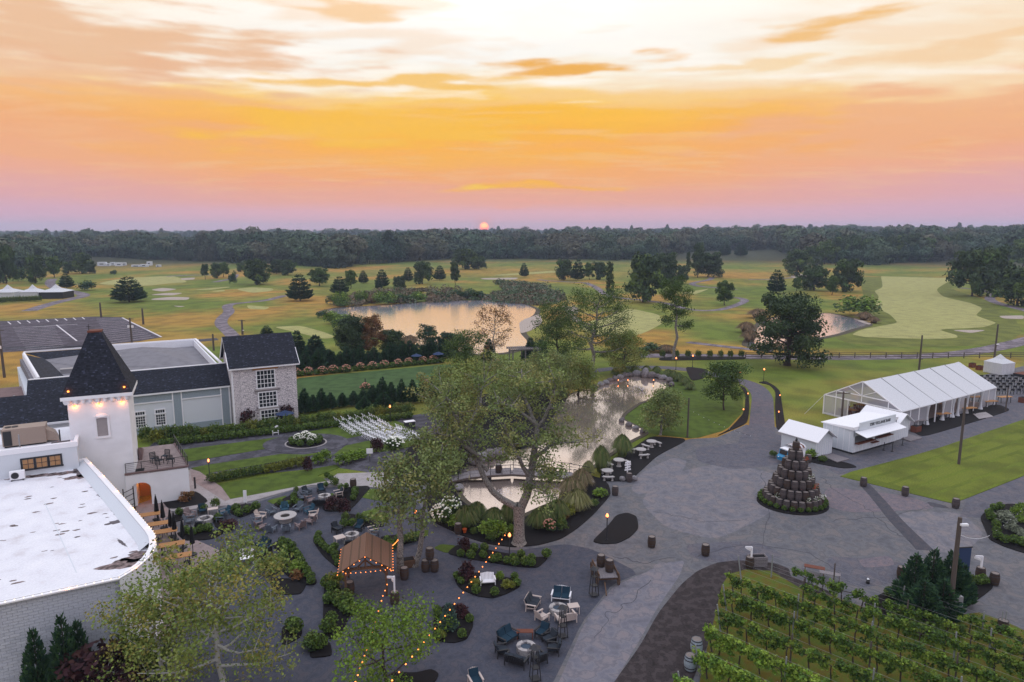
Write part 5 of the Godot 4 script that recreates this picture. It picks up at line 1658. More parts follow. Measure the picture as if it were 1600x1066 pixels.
func tower() -> void:
	var t := thing("white_tower", "square white tower with steep dark shingled roof and lamps at the eaves", "tower", V(-39.0, -63.2), deg_to_rad(24.5))
	var H := 11.0
	var s := 2.42
	var w := B.new()
	w.prism(outline([-s, -s, s, -s, s, s, -s, s]), -0.2, H)
	part("wall", w, M.white_render, t)
	var r := B.new()
	var e := 2.85
	var k := 0.5
	var T := 16.75
	for q in [[-1, 1, 1, 1], [1, 1, 1, -1], [1, -1, -1, -1], [-1, -1, -1, 1]]:
		r.quad_uv(Vector3(q[0] * e, H + 0.2, q[1] * e), Vector3(q[2] * e, H + 0.2, q[3] * e), Vector3(q[2] * k, T, q[3] * k), Vector3(q[0] * k, T, q[1] * k))
	var ro := part("roof", r, M.shingle, t)
	var cap := B.new()
	cap.box(Vector3(0, T + 0.03, 0), Vector3(1.15, 0.16, 1.15))
	part("roof_cap", cap, M.wood_red, ro)
	var rod := B.new()
	rod.tube(Vector3(-0.45, T, 0.3), Vector3(-0.45, T + 0.75, 0.3), 0.035, 0.02, 5)
	rod.box(Vector3(-0.45, T + 0.5, 0.3), Vector3(0.35, 0.05, 0.05))
	part("finial", rod, M.metal_dark, ro)
	var c := B.new()
	for q in [[0, 1], [0, -1]]:
		c.box(Vector3(0, H + 0.08, q[1] * (e - 0.12)), Vector3(e * 2, 0.32, 0.24))
		c.box(Vector3(q[1] * (e - 0.12), H + 0.08, 0), Vector3(0.24, 0.32, e * 2 - 0.48))
	c.box(Vector3(0, H - 0.05, 0), Vector3(e * 2 - 0.5, 0.06, e * 2 - 0.5))
	part("cornice", c, M.white_trim, t)
	# rounded corbels under the eaves, on the front and the sides
	for side in 3:
		var turn := [0.0, PI / 2, -PI / 2][side] as float
		for i in 9:
			var b := B.new()
			b.lathe([[0.0, -0.5], [0.13, -0.46], [0.2, -0.3], [0.22, 0.0]], 8)
			var x := -s + 0.12 + (2 * s - 0.24) * i / 8.0
			part("corbel", b, M.white_render, t, Vector3(x, H - 0.08, s + 0.12).rotated(Vector3.UP, turn))
	# lamps under the cornice wash the wall, small floods light the foot of the roof
	for x in [-1.85, 0.05, 1.9]:
		var b := B.new()
		b.lathe([[0.0, -0.09], [0.07, -0.07], [0.07, 0.06], [0.0, 0.08]], 8)
		part("eave_lamp", b, M.bulb_warm, t, Vector3(x, H - 0.62, s + 0.2))
		lamp_light(t.transform * Vector3(x, H - 0.72, s + 0.24), 0.42, 0.05, Color(1.0, 0.6, 0.28))
	for q in [[-2.2, 2.5], [2.2, 2.5], [-2.6, -1.2]]:
		var b := B.new()
		b.lathe([[0.0, -0.08], [0.09, -0.05], [0.09, 0.05], [0.0, 0.08]], 8)
		var at := Vector3(q[0], H + 0.72, q[1] + 0.1)
		part("roof_lamp", b, M.bulb_warm, t, at)
		lamp_light(t.transform * (at + Vector3(0, 0.05, 0.05)), 0.5, 0.05, Color(1.0, 0.55, 0.2))
	var blind := B.new()
	blind.box(Vector3(0, 0, 0), Vector3(0.85, 1.75, 0.05))
	var fr := B.new()
	for x in [-0.52, 0.52]:
		fr.box(Vector3(x, 0, 0), Vector3(0.18, 2.0, 0.12))
	for y in [-0.94, 0.98]:
		fr.box(Vector3(0, y, 0.01), Vector3(1.24, 0.2, 0.14))
	fr.lathe([[0.5, 1.08], [0.4, 1.25], [0.0, 1.32]], 10)
	var wi := part("window", fr, M.white_trim, t, Vector3(0.15, H - 2.9, s + 0.04))
	part("blind", blind, M.concrete, wi, Vector3(0, 0, -0.01))


func terrace_building() -> void:
	# a low white block with an arched way through it and a railed terrace on top
	var a := Vector2(-36.45, -61.45)
	var b := Vector2(-31.6, -63.8)
	var c := Vector2(-36.4, -70.9)
	var d := Vector2(-42.0, -68.2)
	var at := Vector3(a.x, 0, a.y)
	var turn := -atan2(b.y - a.y, b.x - a.x)
	var t := thing("terrace_building", "low white building with arched passage and black railed brick terrace on top", "building", at, turn)
	var inv := t.transform.affine_inverse()
	var A := Vector3.ZERO
	var Bq := inv * Vector3(b.x, 0, b.y)
	var C := inv * Vector3(c.x, 0, c.y)
	var D := inv * Vector3(d.x, 0, d.y)
	var L := Bq.x
	var H := 3.35
	var w := B.new()
	var x0 := 0.35
	var x1 := 2.05
	var sp := 1.75
	w.quad(Vector3(0, -0.1, 0), Vector3(x0, -0.1, 0), Vector3(x0, H, 0), Vector3(0, H, 0))
	w.quad(Vector3(x1, -0.1, 0), Vector3(L, -0.1, 0), Vector3(L, H, 0), Vector3(x1, H, 0))
	var last := Vector3(x0, sp, 0)
	for i in 10:
		var p := PI - PI * (i + 1) / 10.0
		var q := Vector3((x0 + x1) / 2 + cos(p) * (x1 - x0) / 2, sp + sin(p) * 0.6, 0)
		w.quad(last, q, Vector3(q.x, H, 0), Vector3(last.x, H, 0))
		w.quad(last + Vector3(0, 0, -0.4), q + Vector3(0, 0, -0.4), q, last)
		last = q
	w.quad(Vector3(x0, -0.1, 0), Vector3(x0, -0.1, -0.4), Vector3(x0, sp, -0.4), Vector3(x0, sp, 0))
	w.quad(Vector3(x1, -0.1, -0.4), Vector3(x1, -0.1, 0), Vector3(x1, sp, 0), Vector3(x1, sp, -0.4))
	w.quad(Vector3(L, -0.1, 0), Vector3(C.x, -0.1, C.z), Vector3(C.x, H, C.z), Vector3(L, H, 0))
	w.quad(Vector3(C.x, -0.1, C.z), Vector3(D.x, -0.1, D.z), Vector3(D.x, H, D.z), Vector3(C.x, H, C.z))
	w.quad(Vector3(D.x, -0.1, D.z), Vector3(0, -0.1, 0), Vector3(0, H, 0), Vector3(D.x, H, D.z))
	part("wall", w, M.white_render, t)
	var pas := B.new()
	pas.box(Vector3((x0 + x1) / 2, 1.3, -2.9), Vector3(1.9, 2.8, 0.1))
	pas.quad(Vector3(x1, -0.1, -0.4), Vector3(x1, -0.1, -2.85), Vector3(x1, 2.6, -2.85), Vector3(x1, 2.6, -0.4))
	pas.quad(Vector3(x0, -0.1, -2.85), Vector3(x0, -0.1, -0.4), Vector3(x0, 2.6, -0.4), Vector3(x0, 2.6, -2.85))
	pas.quad(Vector3(x0, 2.6, -0.4), Vector3(x1, 2.6, -0.4), Vector3(x1, 2.6, -2.85), Vector3(x0, 2.6, -2.85))
	part("passage", pas, M.wood_pale, t)
	var lamp := B.new()
	lamp.lathe([[0.0, -0.08], [0.08, -0.04], [0.08, 0.04], [0.0, 0.08]], 8)
	part("passage_lamp", lamp, M.bulb_pale, t, Vector3((x0 + x1) / 2, 2.45, -1.5))
	lamp_light(t.transform * Vector3((x0 + x1) / 2, 2.35, -1.5), 1.1, 0.06, Color(1.0, 0.66, 0.36))
	var fl := B.new()
	fl.prism(PackedVector2Array([Vector2(0, 0), Vector2(L, 0), Vector2(C.x, C.z), Vector2(D.x, D.z)]), H - 0.15, H + 0.02)
	part("terrace_floor", fl, M.paver, t)
	var cop := B.new()
	cop.beam(Vector3(0, H + 0.03, 0.02), Vector3(L + 0.06, H + 0.03, 0.02), 0.16, 0.14)
	cop.beam(Vector3(L + 0.02, H + 0.03, -0.08), Vector3(C.x, H + 0.03, C.z), 0.16, 0.14)
	part("coping", cop, M.brown_roof, t)
	var rail := B.new()
	var corner := [Vector3(0.1, H, -0.05), Vector3(L - 0.02, H, -0.05), Vector3(C.x, H, C.z)]
	for i in 2:
		var p: Vector3 = corner[i]
		var q: Vector3 = corner[i + 1]
		var n := 4 if i == 0 else 6
		for k in n + 1:
			var m := p.lerp(q, float(k) / n)
			rail.beam(m, m + Vector3(0, 1.02, 0), 0.06, 0.06)
		for y in [1.02, 0.85, 0.68, 0.5, 0.33, 0.16]:
			rail.beam(p + Vector3(0, y, 0), q + Vector3(0, y, 0), 0.05 if y > 1 else 0.016, 0.05 if y > 1 else 0.016)
	part("railing", rail, M.metal_dark, t)
	var ramp := B.new()
	ramp.hexa([Vector3(1.0, H, -4.0), Vector3(1.3, H, -4.0), Vector3(1.3, H, -7.0), Vector3(1.0, H, -7.0), Vector3(1.0, H + 1.3, -4.0), Vector3(1.3, H + 1.3, -4.0), Vector3(1.3, H + 0.3, -7.0), Vector3(1.0, H + 0.3, -7.0)])
	part("stair_wall", ramp, M.brown_roof, t)
	var mt := B.new()
	mt.box(Vector3(0.95, H + 0.03, -0.8), Vector3(1.3, 0.02, 0.9))
	part("doormat", mt, M.black_cloth, t)
	for q in [[2.4, -2.6, 0.4], [3.4, -3.0, -0.6], [2.9, -1.8, 2.4], [3.9, -1.6, 2.9]]:
		var ch := metal_chair()
		ch.position = t.transform * Vector3(q[0], H + 0.02, q[1])
		ch.rotation.y = turn + q[2]
		ch.set_meta("label", ["black slatted chair on the brick terrace, by the stair", "black slatted chair on the terrace, nearer the back railing", "black slatted chair on the terrace, nearest the front rail", "black slatted chair in the terrace corner"][[2.4, 3.4, 2.9, 3.9].find(q[0])])


func metal_chair() -> Node3D:
	var t := thing("terrace_chair", "black slatted terrace chair", "chair", Vector3.ZERO, 0.0, "black chairs on the terrace")
	var b := B.new()
	for x in [-0.26, 0.26]:
		for z in [-0.25, 0.25]:
			b.beam(Vector3(x, 0, z), Vector3(x, 0.42 if z > 0 else 0.95, z - (0.0 if z > 0 else 0.12)), 0.05, 0.05)
	part("frame", b, M.metal_dark, t)
	var s := B.new()
	s.box(Vector3(0, 0.44, 0), Vector3(0.56, 0.05, 0.54))
	part("seat", s, M.cushion_grey, t)
	for k in 4:
		var o := B.new()
		o.box(Vector3(0, 0.55 + 0.13 * k, -0.28 - 0.03 * k), Vector3(0.5, 0.08, 0.03))
		part("slat", o, M.metal_dark, t)
	return t


func flat_roof_building() -> void:
	var t := thing("flat_roof_building", "low white painted brick building with stained flat white roof", "building", V(-30.0, -48.0))
	var off := Vector2(-30.0, -48.0)
	var p := PackedVector2Array()
	for q in outline([-38.7, -59.6, -34.0, -54.6, -29.25, -49.39, -24.92, -44.54]):
		p.append(q - off)
	# the rounded corner
	var c0 := Vector2(-24.92, -44.54) - off
	var c1 := Vector2(-22.05, -41.3) - off
	var c2 := Vector2(-23.3, -37.75) - off
	for i in range(1, 9):
		var u := i / 8.0
		p.append(c0 * (1 - u) * (1 - u) + c1 * 2 * u * (1 - u) + c2 * u * u)
	var front := p.size() - 1
	for q in outline([-28.31, -34.96, -60.0, -16.3, -70.0, -33.0, -50.0, -52.2]):
		p.append(q - off)
	var T := 5.6
	var w := B.new()
	var n := p.size()
	var inner := PackedVector2Array()
	for i in n:
		var d0 := (p[i] - p[(i + n - 1) % n]).normalized()
		var d1 := (p[(i + 1) % n] - p[i]).normalized()
		var m := (d0 + d1).normalized()
		inner.append(p[i] + m.orthogonal() * -0.42)
	for i in n:
		var a := p[i]
		var b := p[(i + 1) % n]
		if i >= front:
			continue
		w.quad(Vector3(b.x, -0.2, b.y), Vector3(a.x, -0.2, a.y), Vector3(a.x, T, a.y), Vector3(b.x, T, b.y))
	for i in n:
		var a := inner[i]
		var b := inner[(i + 1) % n]
		w.quad(Vector3(a.x, T - 0.75, a.y), Vector3(b.x, T - 0.75, b.y), Vector3(b.x, T, b.y), Vector3(a.x, T, a.y))
	# the slanting upstand inside the right parapet
	part("wall", w, M.white_render, t)
	var cop := B.new()
	for i in n:
		var a := p[i]
		var b := p[(i + 1) % n]
		var ia := inner[i]
		var ib := inner[(i + 1) % n]
		cop.quad(Vector3(a.x, T + 0.03, a.y), Vector3(ia.x, T + 0.03, ia.y), Vector3(ib.x, T + 0.03, ib.y), Vector3(b.x, T + 0.03, b.y))
		cop.quad(Vector3(b.x, T - 0.05, b.y), Vector3(a.x, T - 0.05, a.y), Vector3(a.x, T + 0.03, a.y), Vector3(b.x, T + 0.03, b.y))
	part("coping", cop, M.white_trim, t)
	var roof := B.new()
	roof.prism(inner, T - 0.6, T - 0.52)
	var ro := part("roof", roof, M.roof_membrane, t)
	# a sloping curb along the right parapet, then stains, ponding marks and seams
	var curb := B.new()
	for i in 5:
		var a := inner[i]
		var b := inner[i + 1]
		var m := (b - a).normalized().orthogonal() * -0.65
		curb.quad(Vector3(a.x + m.x, T - 0.51, a.y + m.y), Vector3(b.x + m.x, T - 0.51, b.y + m.y), Vector3(b.x, T - 0.05, b.y), Vector3(a.x, T - 0.05, a.y))
	part("roof_curb", curb, M.board_white, ro)
	var r := RandomNumberGenerator.new()
	r.seed = 12
	for q in [[-24.31, -40.71, 2.0, 0.85, 0], [-24.13, -41.75, 1.2, 0.7, 0], [-37.03, -56.36, 1.6, 0.6, 0], [-37.90, -57.31, 1.5, 0.5, 1], [-39.09, -56.99, 1.6, 0.35, 0], [-40.56, -56.67, 1.8, 0.3, 0], [-41.89, -56.21, 1.5, 0.28, 0], [-32.80, -52.02, 0.8, 0.32, 1], [-29.45, -48.39, 1.3, 0.3, 1], [-28.94, -46.91, 0.35, 0.6, 1], [-26.51, -43.61, 0.9, 0.12, 1], [-24.59, -43.41, 0.7, 0.4, 0]]:
		var s := PackedVector2Array()
		for k in 22:
			var a := TAU * k / 22
			var f := r.randf_range(0.6, 1.25)
			s.append(Vector2(q[0], q[1]) - off + Vector2(cos(a) * q[2] * f, sin(a) * q[3] * f).rotated(0.75 if q[4] == 1 or q[2] < 1.0 else -0.5))
		var b := B.new()
		b.prism(s, T - 0.512, T - 0.512)
		part("stain", b, M.dark_stain if q[4] == 1 else M.roof_stain, ro)
	var dots := B.new()
	for k in 260:
		var x := r.randf_range(-60, -24)
		var z := r.randf_range(-56, -22)
		var v := Vector2(x, z) - off
		if not Geometry2D.is_point_in_polygon(v, inner):
			continue
		var l := r.randf_range(0.08, 0.26)
		var s := PackedVector2Array()
		for i in 7:
			var a := TAU * i / 7
			var f := r.randf_range(0.5, 1.2)
			s.append(v + Vector2(cos(a) * l * 1.5 * f, sin(a) * l * 0.7 * f).rotated(-0.5))
		dots.prism(s, T - 0.514, T - 0.514)
	part("speck", dots, M.roof_stain, ro).set_meta("kind", "stuff")
	var seams := B.new()
	for k in 9:
		var a := Vector2(-27.0 - k * 3.4, -39.5 + k * 1.9) - off
		var e := a + Vector2(-9.4, -11.0)
		seams.beam(Vector3(a.x, T - 0.516, a.y), Vector3(e.x, T - 0.516, e.y), 0.05, 0.012)
	part("seam", seams, M.board_white, ro)
	# the front wall of painted blocks: a mortar face, courses of single blocks
	var a2 := p[front] + Vector2(-0.35, -0.6) * 0.35
	var b2 := p[front + 1] + Vector2(-0.35, -0.6) * 0.35
	var far2 := a2 + (b2 - a2).normalized() * 40.0
	var wall := B.new()
	wall.quad(Vector3(far2.x, -0.2, far2.y), Vector3(a2.x, -0.2, a2.y), Vector3(a2.x, T - 0.1, a2.y), Vector3(far2.x, T - 0.1, far2.y))
	var fw := part("front_wall", wall, M.mortar, t)
	var dir := (b2 - a2).normalized()
	var turn := -atan2(-dir.y, -dir.x)
	var sh := B.new()
	sh.box(Vector3.ZERO, Vector3(0.455, 0.16, 0.06))
	var bm := sh.mesh()
	var tones := []
	for k in 3:
		var m: StandardMaterial3D = M.brick_white.duplicate()
		m.albedo_color = lin(0.58 + 0.05 * k, 0.61 + 0.05 * k, 0.68 + 0.05 * k)
		tones.append(m)
	var rest := []
	var count := 0
	for row in 31:
		for k in 34:
			var d := 0.25 + 0.48 * k + (0.24 if row % 2 else 0.0)
			var at := a2 + dir * d
			var y := 0.1 + 0.178 * row
			var pos := Vector3(at.x, y, at.y) + Vector3(dir.y, 0, -dir.x) * -0.0
			var jut := r.randf_range(-0.012, 0.012)
			pos += Vector3(-dir.y, 0, dir.x) * -jut
			# the blocks that show largest are parts; the others one joined part
			if row < 20 and k >= 4 and k < 19:
				part("brick", bm, tones[r.randi() % 3], fw, pos, turn)
				count += 1
			else:
				rest.append(Transform3D(Basis(Vector3.UP, turn), pos))
	var jb := B.new()
	for x in rest:
		jb.xf = x
		jb.box(Vector3.ZERO, Vector3(0.455, 0.16, 0.06))
	var j := part("bricks", jb, tones[1], fw)
	j.set_meta("kind", "stuff")
	# a dark arched door low in the block wall
	var door := B.new()
	var dp := a2 + dir * 11.6
	door.xf = Transform3D(Basis(Vector3.UP, turn), Vector3(dp.x, 0, dp.y))
	door.box(Vector3(0, 1.1, 0), Vector3(1.3, 2.2, 0.16))
	door.box(Vector3(0, 2.3, 0), Vector3(1.1, 0.22, 0.16))
	part("door", door, M.wood_red, t)
	# festoon bulbs along the front coping and the rounded corner
	var path := PackedVector3Array()
	for i in [front + 1]:
		var e := p[front] + dir * 22.0
		path.append(Vector3(e.x + off.x, T + 0.16, e.y + off.y))
	for i in range(front, 2, -1):
		path.append(Vector3(p[i].x + off.x, T + 0.16, p[i].y + off.y))
	bulb_string("festoon_lights", path, 0.42, 0.0, "line of warm bulbs along the flat roof's front edge and rounded corner", M.bulb_pale, 0.035, 0.01, 9)
	var path2 := PackedVector3Array()
	for i in [3, 2, 1, 0]:
		path2.append(Vector3(p[i].x + off.x, T + 0.1, p[i].y + off.y))
	bulb_string("festoon_lights", path2, 0.5, 0.0, "line of warm bulbs up the flat roof's long parapet towards the tower", M.bulb_pale, 0.025, 0.01, 9)
	var tr := B.new()
	var e2 := p[front] + dir * 6.3
	tr.beam(Vector3(e2.x, 3.4, e2.y), Vector3(e2.x, T + 0.75, e2.y), 0.07, 0.07)
	var e3 := p[front] + dir * 24.0
	tr.beam(Vector3(e2.x, T + 0.5, e2.y), Vector3(e3.x, T + 0.5, e3.y), 0.05, 0.05)
	part("roof_rail", tr, M.metal_dark, t)


func upper_annex() -> void:
	var t := thing("upper_annex", "grey white upper storey with amber windows behind the stained flat roof", "building", V(-38.9, -58.2), deg_to_rad(28.5))
	var w := B.new()
	w.prism(outline([-30, 0, 0.3, 0, 0.3, -7.5, -30, -7.5]), 4.5, 7.15)
	part("wall", w, M.board_white, t)
	var par := B.new()
	par.box(Vector3(-14.8, 7.35, -0.12), Vector3(30.4, 0.44, 0.34))
	par.box(Vector3(0.22, 7.35, -3.9), Vector3(0.3, 0.44, 7.2))
	part("parapet", par, M.white_trim, t)
	var r := B.new()
	r.prism(outline([-30, -0.3, 0.06, -0.3, 0.06, -7.5, -30, -7.5]), 7.15, 7.17)
	part("roof", r, M.roof_membrane, t)
	for i in 3:
		window(t, Vector3(-3.35 + i * 0.98, 6.1, 0.03), 0.8, 0.85, 2, 2, M.metal_dark, M.glass_warm, 0.035)
	var ac := thing("air_conditioner", "small white air conditioner with round fan on the flat roof", "air conditioner", V(-42.01, -55.44, 5.1), deg_to_rad(28.5))
	var b := B.new()
	b.box(Vector3(0, 0.45, 0), Vector3(1.05, 0.7, 0.4))
	part("body", b, M.white_trim, ac)
	var fan := B.new()
	fan.tube(Vector3(-0.15, 0.45, 0.2), Vector3(-0.15, 0.45, 0.225), 0.28, 0.28, 16)
	part("fan", fan, M.metal_dark, ac)
	for x in [-0.4, 0.4]:
		var f := B.new()
		f.box(Vector3(x, 0.05, 0), Vector3(0.1, 0.1, 0.5))
		part("foot", f, M.metal_dark, ac)
	var hv := thing("rooftop_unit", "large tan rooftop air handler on the upper flat roof", "air handler", t.transform * Vector3(-3.7, 7.17, -2.9), deg_to_rad(28.5))
	b = B.new()
	b.box(Vector3(0, 0.9, 0), Vector3(3.2, 1.5, 1.7))
	part("body", b, M.tan_metal, hv)
	b = B.new()
	b.box(Vector3(-1.2, 0.85, 0.86), Vector3(0.6, 1.3, 0.05))
	part("grille", b, M.metal_dark, hv)
	b = B.new()
	b.box(Vector3(0, 0.08, 0), Vector3(3.0, 0.14, 1.5))
	part("base", b, M.metal_dark, hv)
	for x in [-1.2, -0.7]:
		b = B.new()
		b.tube(Vector3(x, 1.66, 0), Vector3(x, 1.72, 0), 0.24, 0.24, 12)
		part("fan", b, M.metal_dark, hv)
	b = B.new()
	b.hexa([Vector3(1.6, 0.25, 0.6), Vector3(2.5, 0.1, 0.6), Vector3(2.5, 0.1, -0.5), Vector3(1.6, 0.25, -0.5), Vector3(1.6, 1.3, 0.6), Vector3(2.2, 0.9, 0.6), Vector3(2.2, 0.9, -0.5), Vector3(1.6, 1.3, -0.5)])
	part("duct_hood", b, M.tan_metal, hv)
	b = B.new()
	b.tube(Vector3(-1.0, 7.1, -1.3), Vector3(-1.0, 8.5, -1.3), 0.06, 0.06, 6)
	part("vent_pipe", b, M.metal_dark, t)
	b = B.new()
	b.tube(Vector3(-3.9, 7.1, -0.8), Vector3(-3.9, 8.6, -0.8), 0.06, 0.06, 6)
	part("vent_pipe", b, M.metal_grey, t)
	b = B.new()
	b.box(Vector3(-0.9, 7.45, -0.6), Vector3(1.4, 0.3, 0.3))
	part("roof_box", b, M.dark_stain, t)


func west_wing() -> void:
	var t := thing("west_wing", "white wing with broad dark shingled roof, left of the tower base", "building", V(-44.8, -65.3), deg_to_rad(28.5))
	t.set_meta("label", "white wing with broad dark shingled roof running behind the rooftop air handler")
	var w := B.new()
	w.prism(outline([-34, 0, 4.2, 0, 4.2, -7, -34, -7]), -0.2, 7.5)
	part("wall", w, M.white_render, t)
	var r := B.new()
	r.quad_uv(Vector3(-34, 7.45, 0.4), Vector3(4.4, 7.45, 0.4), Vector3(4.4, 9.7, -3.4), Vector3(-34, 9.7, -3.4))
	r.quad_uv(Vector3(4.4, 7.45, -7.2), Vector3(-34, 7.45, -7.2), Vector3(-34, 9.7, -3.4), Vector3(4.4, 9.7, -3.4))
	part("roof", r, M.shingle, t)
	var c := B.new()
	c.box(Vector3(-15, 7.4, 0.42), Vector3(38.4, 0.2, 0.1))
	part("fascia", c, M.white_trim, t)
	# a low brown roofed shed range further back
	var k := thing("brown_roofed_range", "flat brown roofed building behind the west wing", "building", V(-66.67, -87.66), deg_to_rad(29))
	w = B.new()
	w.prism(outline([-22, 3.5, 5.5, 3.5, 5.5, -8, -22, -8]), -0.2, 3.9)
	part("wall", w, M.white_render, k)
	r = B.new()
	r.prism(outline([-22.3, 3.8, 5.8, 3.8, 5.8, -8.3, -22.3, -8.3]), 3.9, 4.1)
	part("roof", r, M.brown_roof, k)
	for q in [[-2.0, -3.0], [1.0, 1.0], [3.2, -1.5], [-6.0, 0.5]]:
		var b := B.new()
		b.tube(Vector3(q[0], 4.1, q[1]), Vector3(q[0], 4.7, q[1]), 0.12, 0.12, 7)
		part("vent_pipe", b, M.metal_grey, k)


func barrel(m: Material) -> Node3D:
	var t := thing("barrel", "oak barrel", "barrel")
	var b := B.new()
	b.lathe([[0.27, 0.0], [0.305, 0.15], [0.335, 0.35], [0.345, 0.47], [0.335, 0.59], [0.305, 0.79], [0.27, 0.94]], 16)
	part("body", b, m, t)
	for q in [[0.05, 0.285], [0.24, 0.322], [0.7, 0.322], [0.88, 0.288]]:
		b = B.new()
		b.lathe([[q[1], q[0] - 0.028], [q[1] + 0.012, q[0] - 0.028], [q[1] + 0.012, q[0] + 0.028], [q[1], q[0] + 0.028]], 16)
		part("hoop", b, M.hoop, t)
	b = B.new()
	b.lathe([[0.26, 0.92], [0.0, 0.922]], 16)
	part("head", b, M.barrel_lid, t)
	return t


var made := {}


func put_barrel(label: String, at: Vector3, grey := false, group := "", tall := 1.0) -> Node3D:
	return first_or_dup(made, "barrel_grey" if grey else "barrel", barrel.bind(M.barrel_grey if grey else M.barrel_wood), label, at, rnd(0, 3), Vector3(1, tall, 1), group)


func flat_chair(called: String, m: Material, label: String) -> Node3D:
	# a slatted folding chair that faces +z
	var t := thing(called, label, "chair")
	for x in [-0.21, 0.21]:
		var b := B.new()
		b.beam(Vector3(x, 0, 0.22), Vector3(x, 0.9, -0.22), 0.045, 0.045)
		part("leg", b, m, t)
		b = B.new()
		b.beam(Vector3(x * 0.85, 0, -0.26), Vector3(x * 0.85, 0.45, 0.16), 0.045, 0.045)
		part("leg", b, m, t)
	var s := B.new()
	s.box(Vector3(0, 0.44, 0.02), Vector3(0.42, 0.04, 0.42))
	part("seat", s, m, t)
	s = B.new()
	s.box(Vector3(0, 0.76, -0.16), Vector3(0.44, 0.34, 0.03), Basis(Vector3.RIGHT, -0.4))
	part("backrest", s, m, t)
	return t


func board_table(top: Material, legs: Material, l := 2.3, h := 0.95) -> Node3D:
	var t := thing("trestle_table", "long table", "table")
	for k in 3:
		var p := B.new()
		p.box(Vector3(0, h, -0.29 + 0.29 * k), Vector3(l, 0.05, 0.275))
		part("plank", p, top, t)
	for x in [-l * 0.4, l * 0.4]:
		for z in [-0.3, 0.3]:
			var b := B.new()
			b.beam(Vector3(x, 0, z), Vector3(x, h - 0.025, z * 0.7), 0.07, 0.07)
			part("leg", b, legs, t)
	return t


func village() -> void:
	frame_tent()
	bar_huts()
	# the small marquee, the stage and the black chairs before it
	var t := thing("marquee", "small square white marquee with a peaked roof behind the long tent", "tent", V(90.14, -123.99), 0.35)
	var b := B.new()
	var e := 1.75
	for q in [[-1, 1, 1, 1], [1, 1, 1, -1], [1, -1, -1, -1], [-1, -1, -1, 1]]:
		var a := Vector3(q[0] * e, 2.1, q[1] * e)
		var c := Vector3(q[2] * e, 2.1, q[3] * e)
		b.quad(a, c, Vector3(q[2] * 0.7, 2.75, q[3] * 0.7), Vector3(q[0] * 0.7, 2.75, q[1] * 0.7))
		b.tri(Vector3(q[0] * 0.7, 2.75, q[1] * 0.7), Vector3(q[2] * 0.7, 2.75, q[3] * 0.7), Vector3(0, 3.6, 0))
	part("roof", b, M.canvas, t)
	for s in 4:
		b = B.new()
		for k in 6:
			var x0 := -e + 0.05 + (2 * e - 0.1) * k / 6.0
			var x1 := -e + 0.05 + (2 * e - 0.1) * (k + 1) / 6.0
			var z0 := e - 0.06 + 0.05 * (k % 2)
			var z1 := e - 0.06 + 0.05 * ((k + 1) % 2)
			b.quad(Vector3(x0, 0.05, z0), Vector3(x1, 0.05, z1), Vector3(x1, 2.12, z1), Vector3(x0, 2.12, z0))
		part("side_wall", b, M.canvas, t, Vector3.ZERO, s * PI / 2)
	t = thing("stage", "low reddish brown stage at the edge of the black chairs", "stage", V(94.88, -121.17), 0.45)
	b = B.new()
	b.box(Vector3(0, 0.25, 0), Vector3(6.5, 0.5, 4.0))
	part("platform", b, M.metal_dark, t)
	for k in 12:
		b = B.new()
		b.box(Vector3(0, 0.515, -1.85 + k * 0.335), Vector3(6.5, 0.03, 0.32))
		part("plank", b, M.wood_red, t)
	var n := 0
	for r in 6:
		for k in 9:
			var at := V(82.72, -117.94).lerp(V(91.76, -117.94), k / 8.0) + (V(81.18, -108.29) - V(85.71, -119.00)) * (r / 5.0)
			first_or_dup(made, "black_chair", flat_chair.bind("black_chair", M.metal_dark, "black folding chair"), "black folding chair %s in the %s row before the stage" % [ORD[k], ORD[r]], at + Vector3(rnd(-0.1, 0.1), 0.012, rnd(-0.1, 0.1)), 2.6 + rnd(-0.15, 0.15), Vector3.ONE * 1.05, "black chairs before the stage")
			n += 1
	for q in [[88.57, -126.94, "dark planter box between the long tent and the marquee"], [88.88, -129.41, "small dark planter box at the back corner of the long tent"], [78.40, -101.99, "dark planter box at the edge of the yard"], [52.91, -86.44, "dark wooden planter box beside the tent corner"]]:
		var p := thing("planter_box", q[2], "planter", V(q[0], q[1], 0.02), 0.5, "dark planter boxes by the tent")
		b = B.new()
		b.box(Vector3(0, 0.4, 0), Vector3(1.1, 0.8, 0.8))
		part("box", b, M.wood_red, p)
		b = B.new()
		b.box(Vector3(0, 0.81, 0), Vector3(0.95, 0.04, 0.65))
		part("soil", b, M.mulch, p)
	# tables along the tent's open side
	n = 0
	for q in [[59.78, -91.95, 0], [54.46, -88.51, 1], [65.41, -94.96, 0], [71.17, -98.92, 0], [75.27, -101.60, 0], [70.87, -101.60, 0], [63.61, -97.81, 0], [64.24, -100.05, 0]]:
		first_or_dup(made, "tent_table%d" % q[2], board_table.bind(M.wood_pale if q[2] == 0 else M.wood_grey, M.metal_dark, 2.2, 0.92), ["orange topped table by the tent's middle curtain", "grey topped table nearest the village bar end of the tent", "orange topped table beside the pale walkway slab", "orange topped table before the far tent corner", "orange topped table alone beyond the tent corner", "orange topped table inside the tent near its far end", "orange topped table inside behind the middle curtain", "second orange topped table inside behind the middle curtain"][n], V(q[0], q[1], 0.09), 0.2, Vector3.ONE, "tables along the tent's open side")
		n += 1
	var walk := sheet("pavement", outline([66.06, -94.96, 68.61, -96.01, 68.04, -93.60, 65.16, -92.28]), 0.13, M.concrete, "pale walkway slab leading into the tent")
	barrel_pyramid()
	three_wheeler()
	rail_fence()


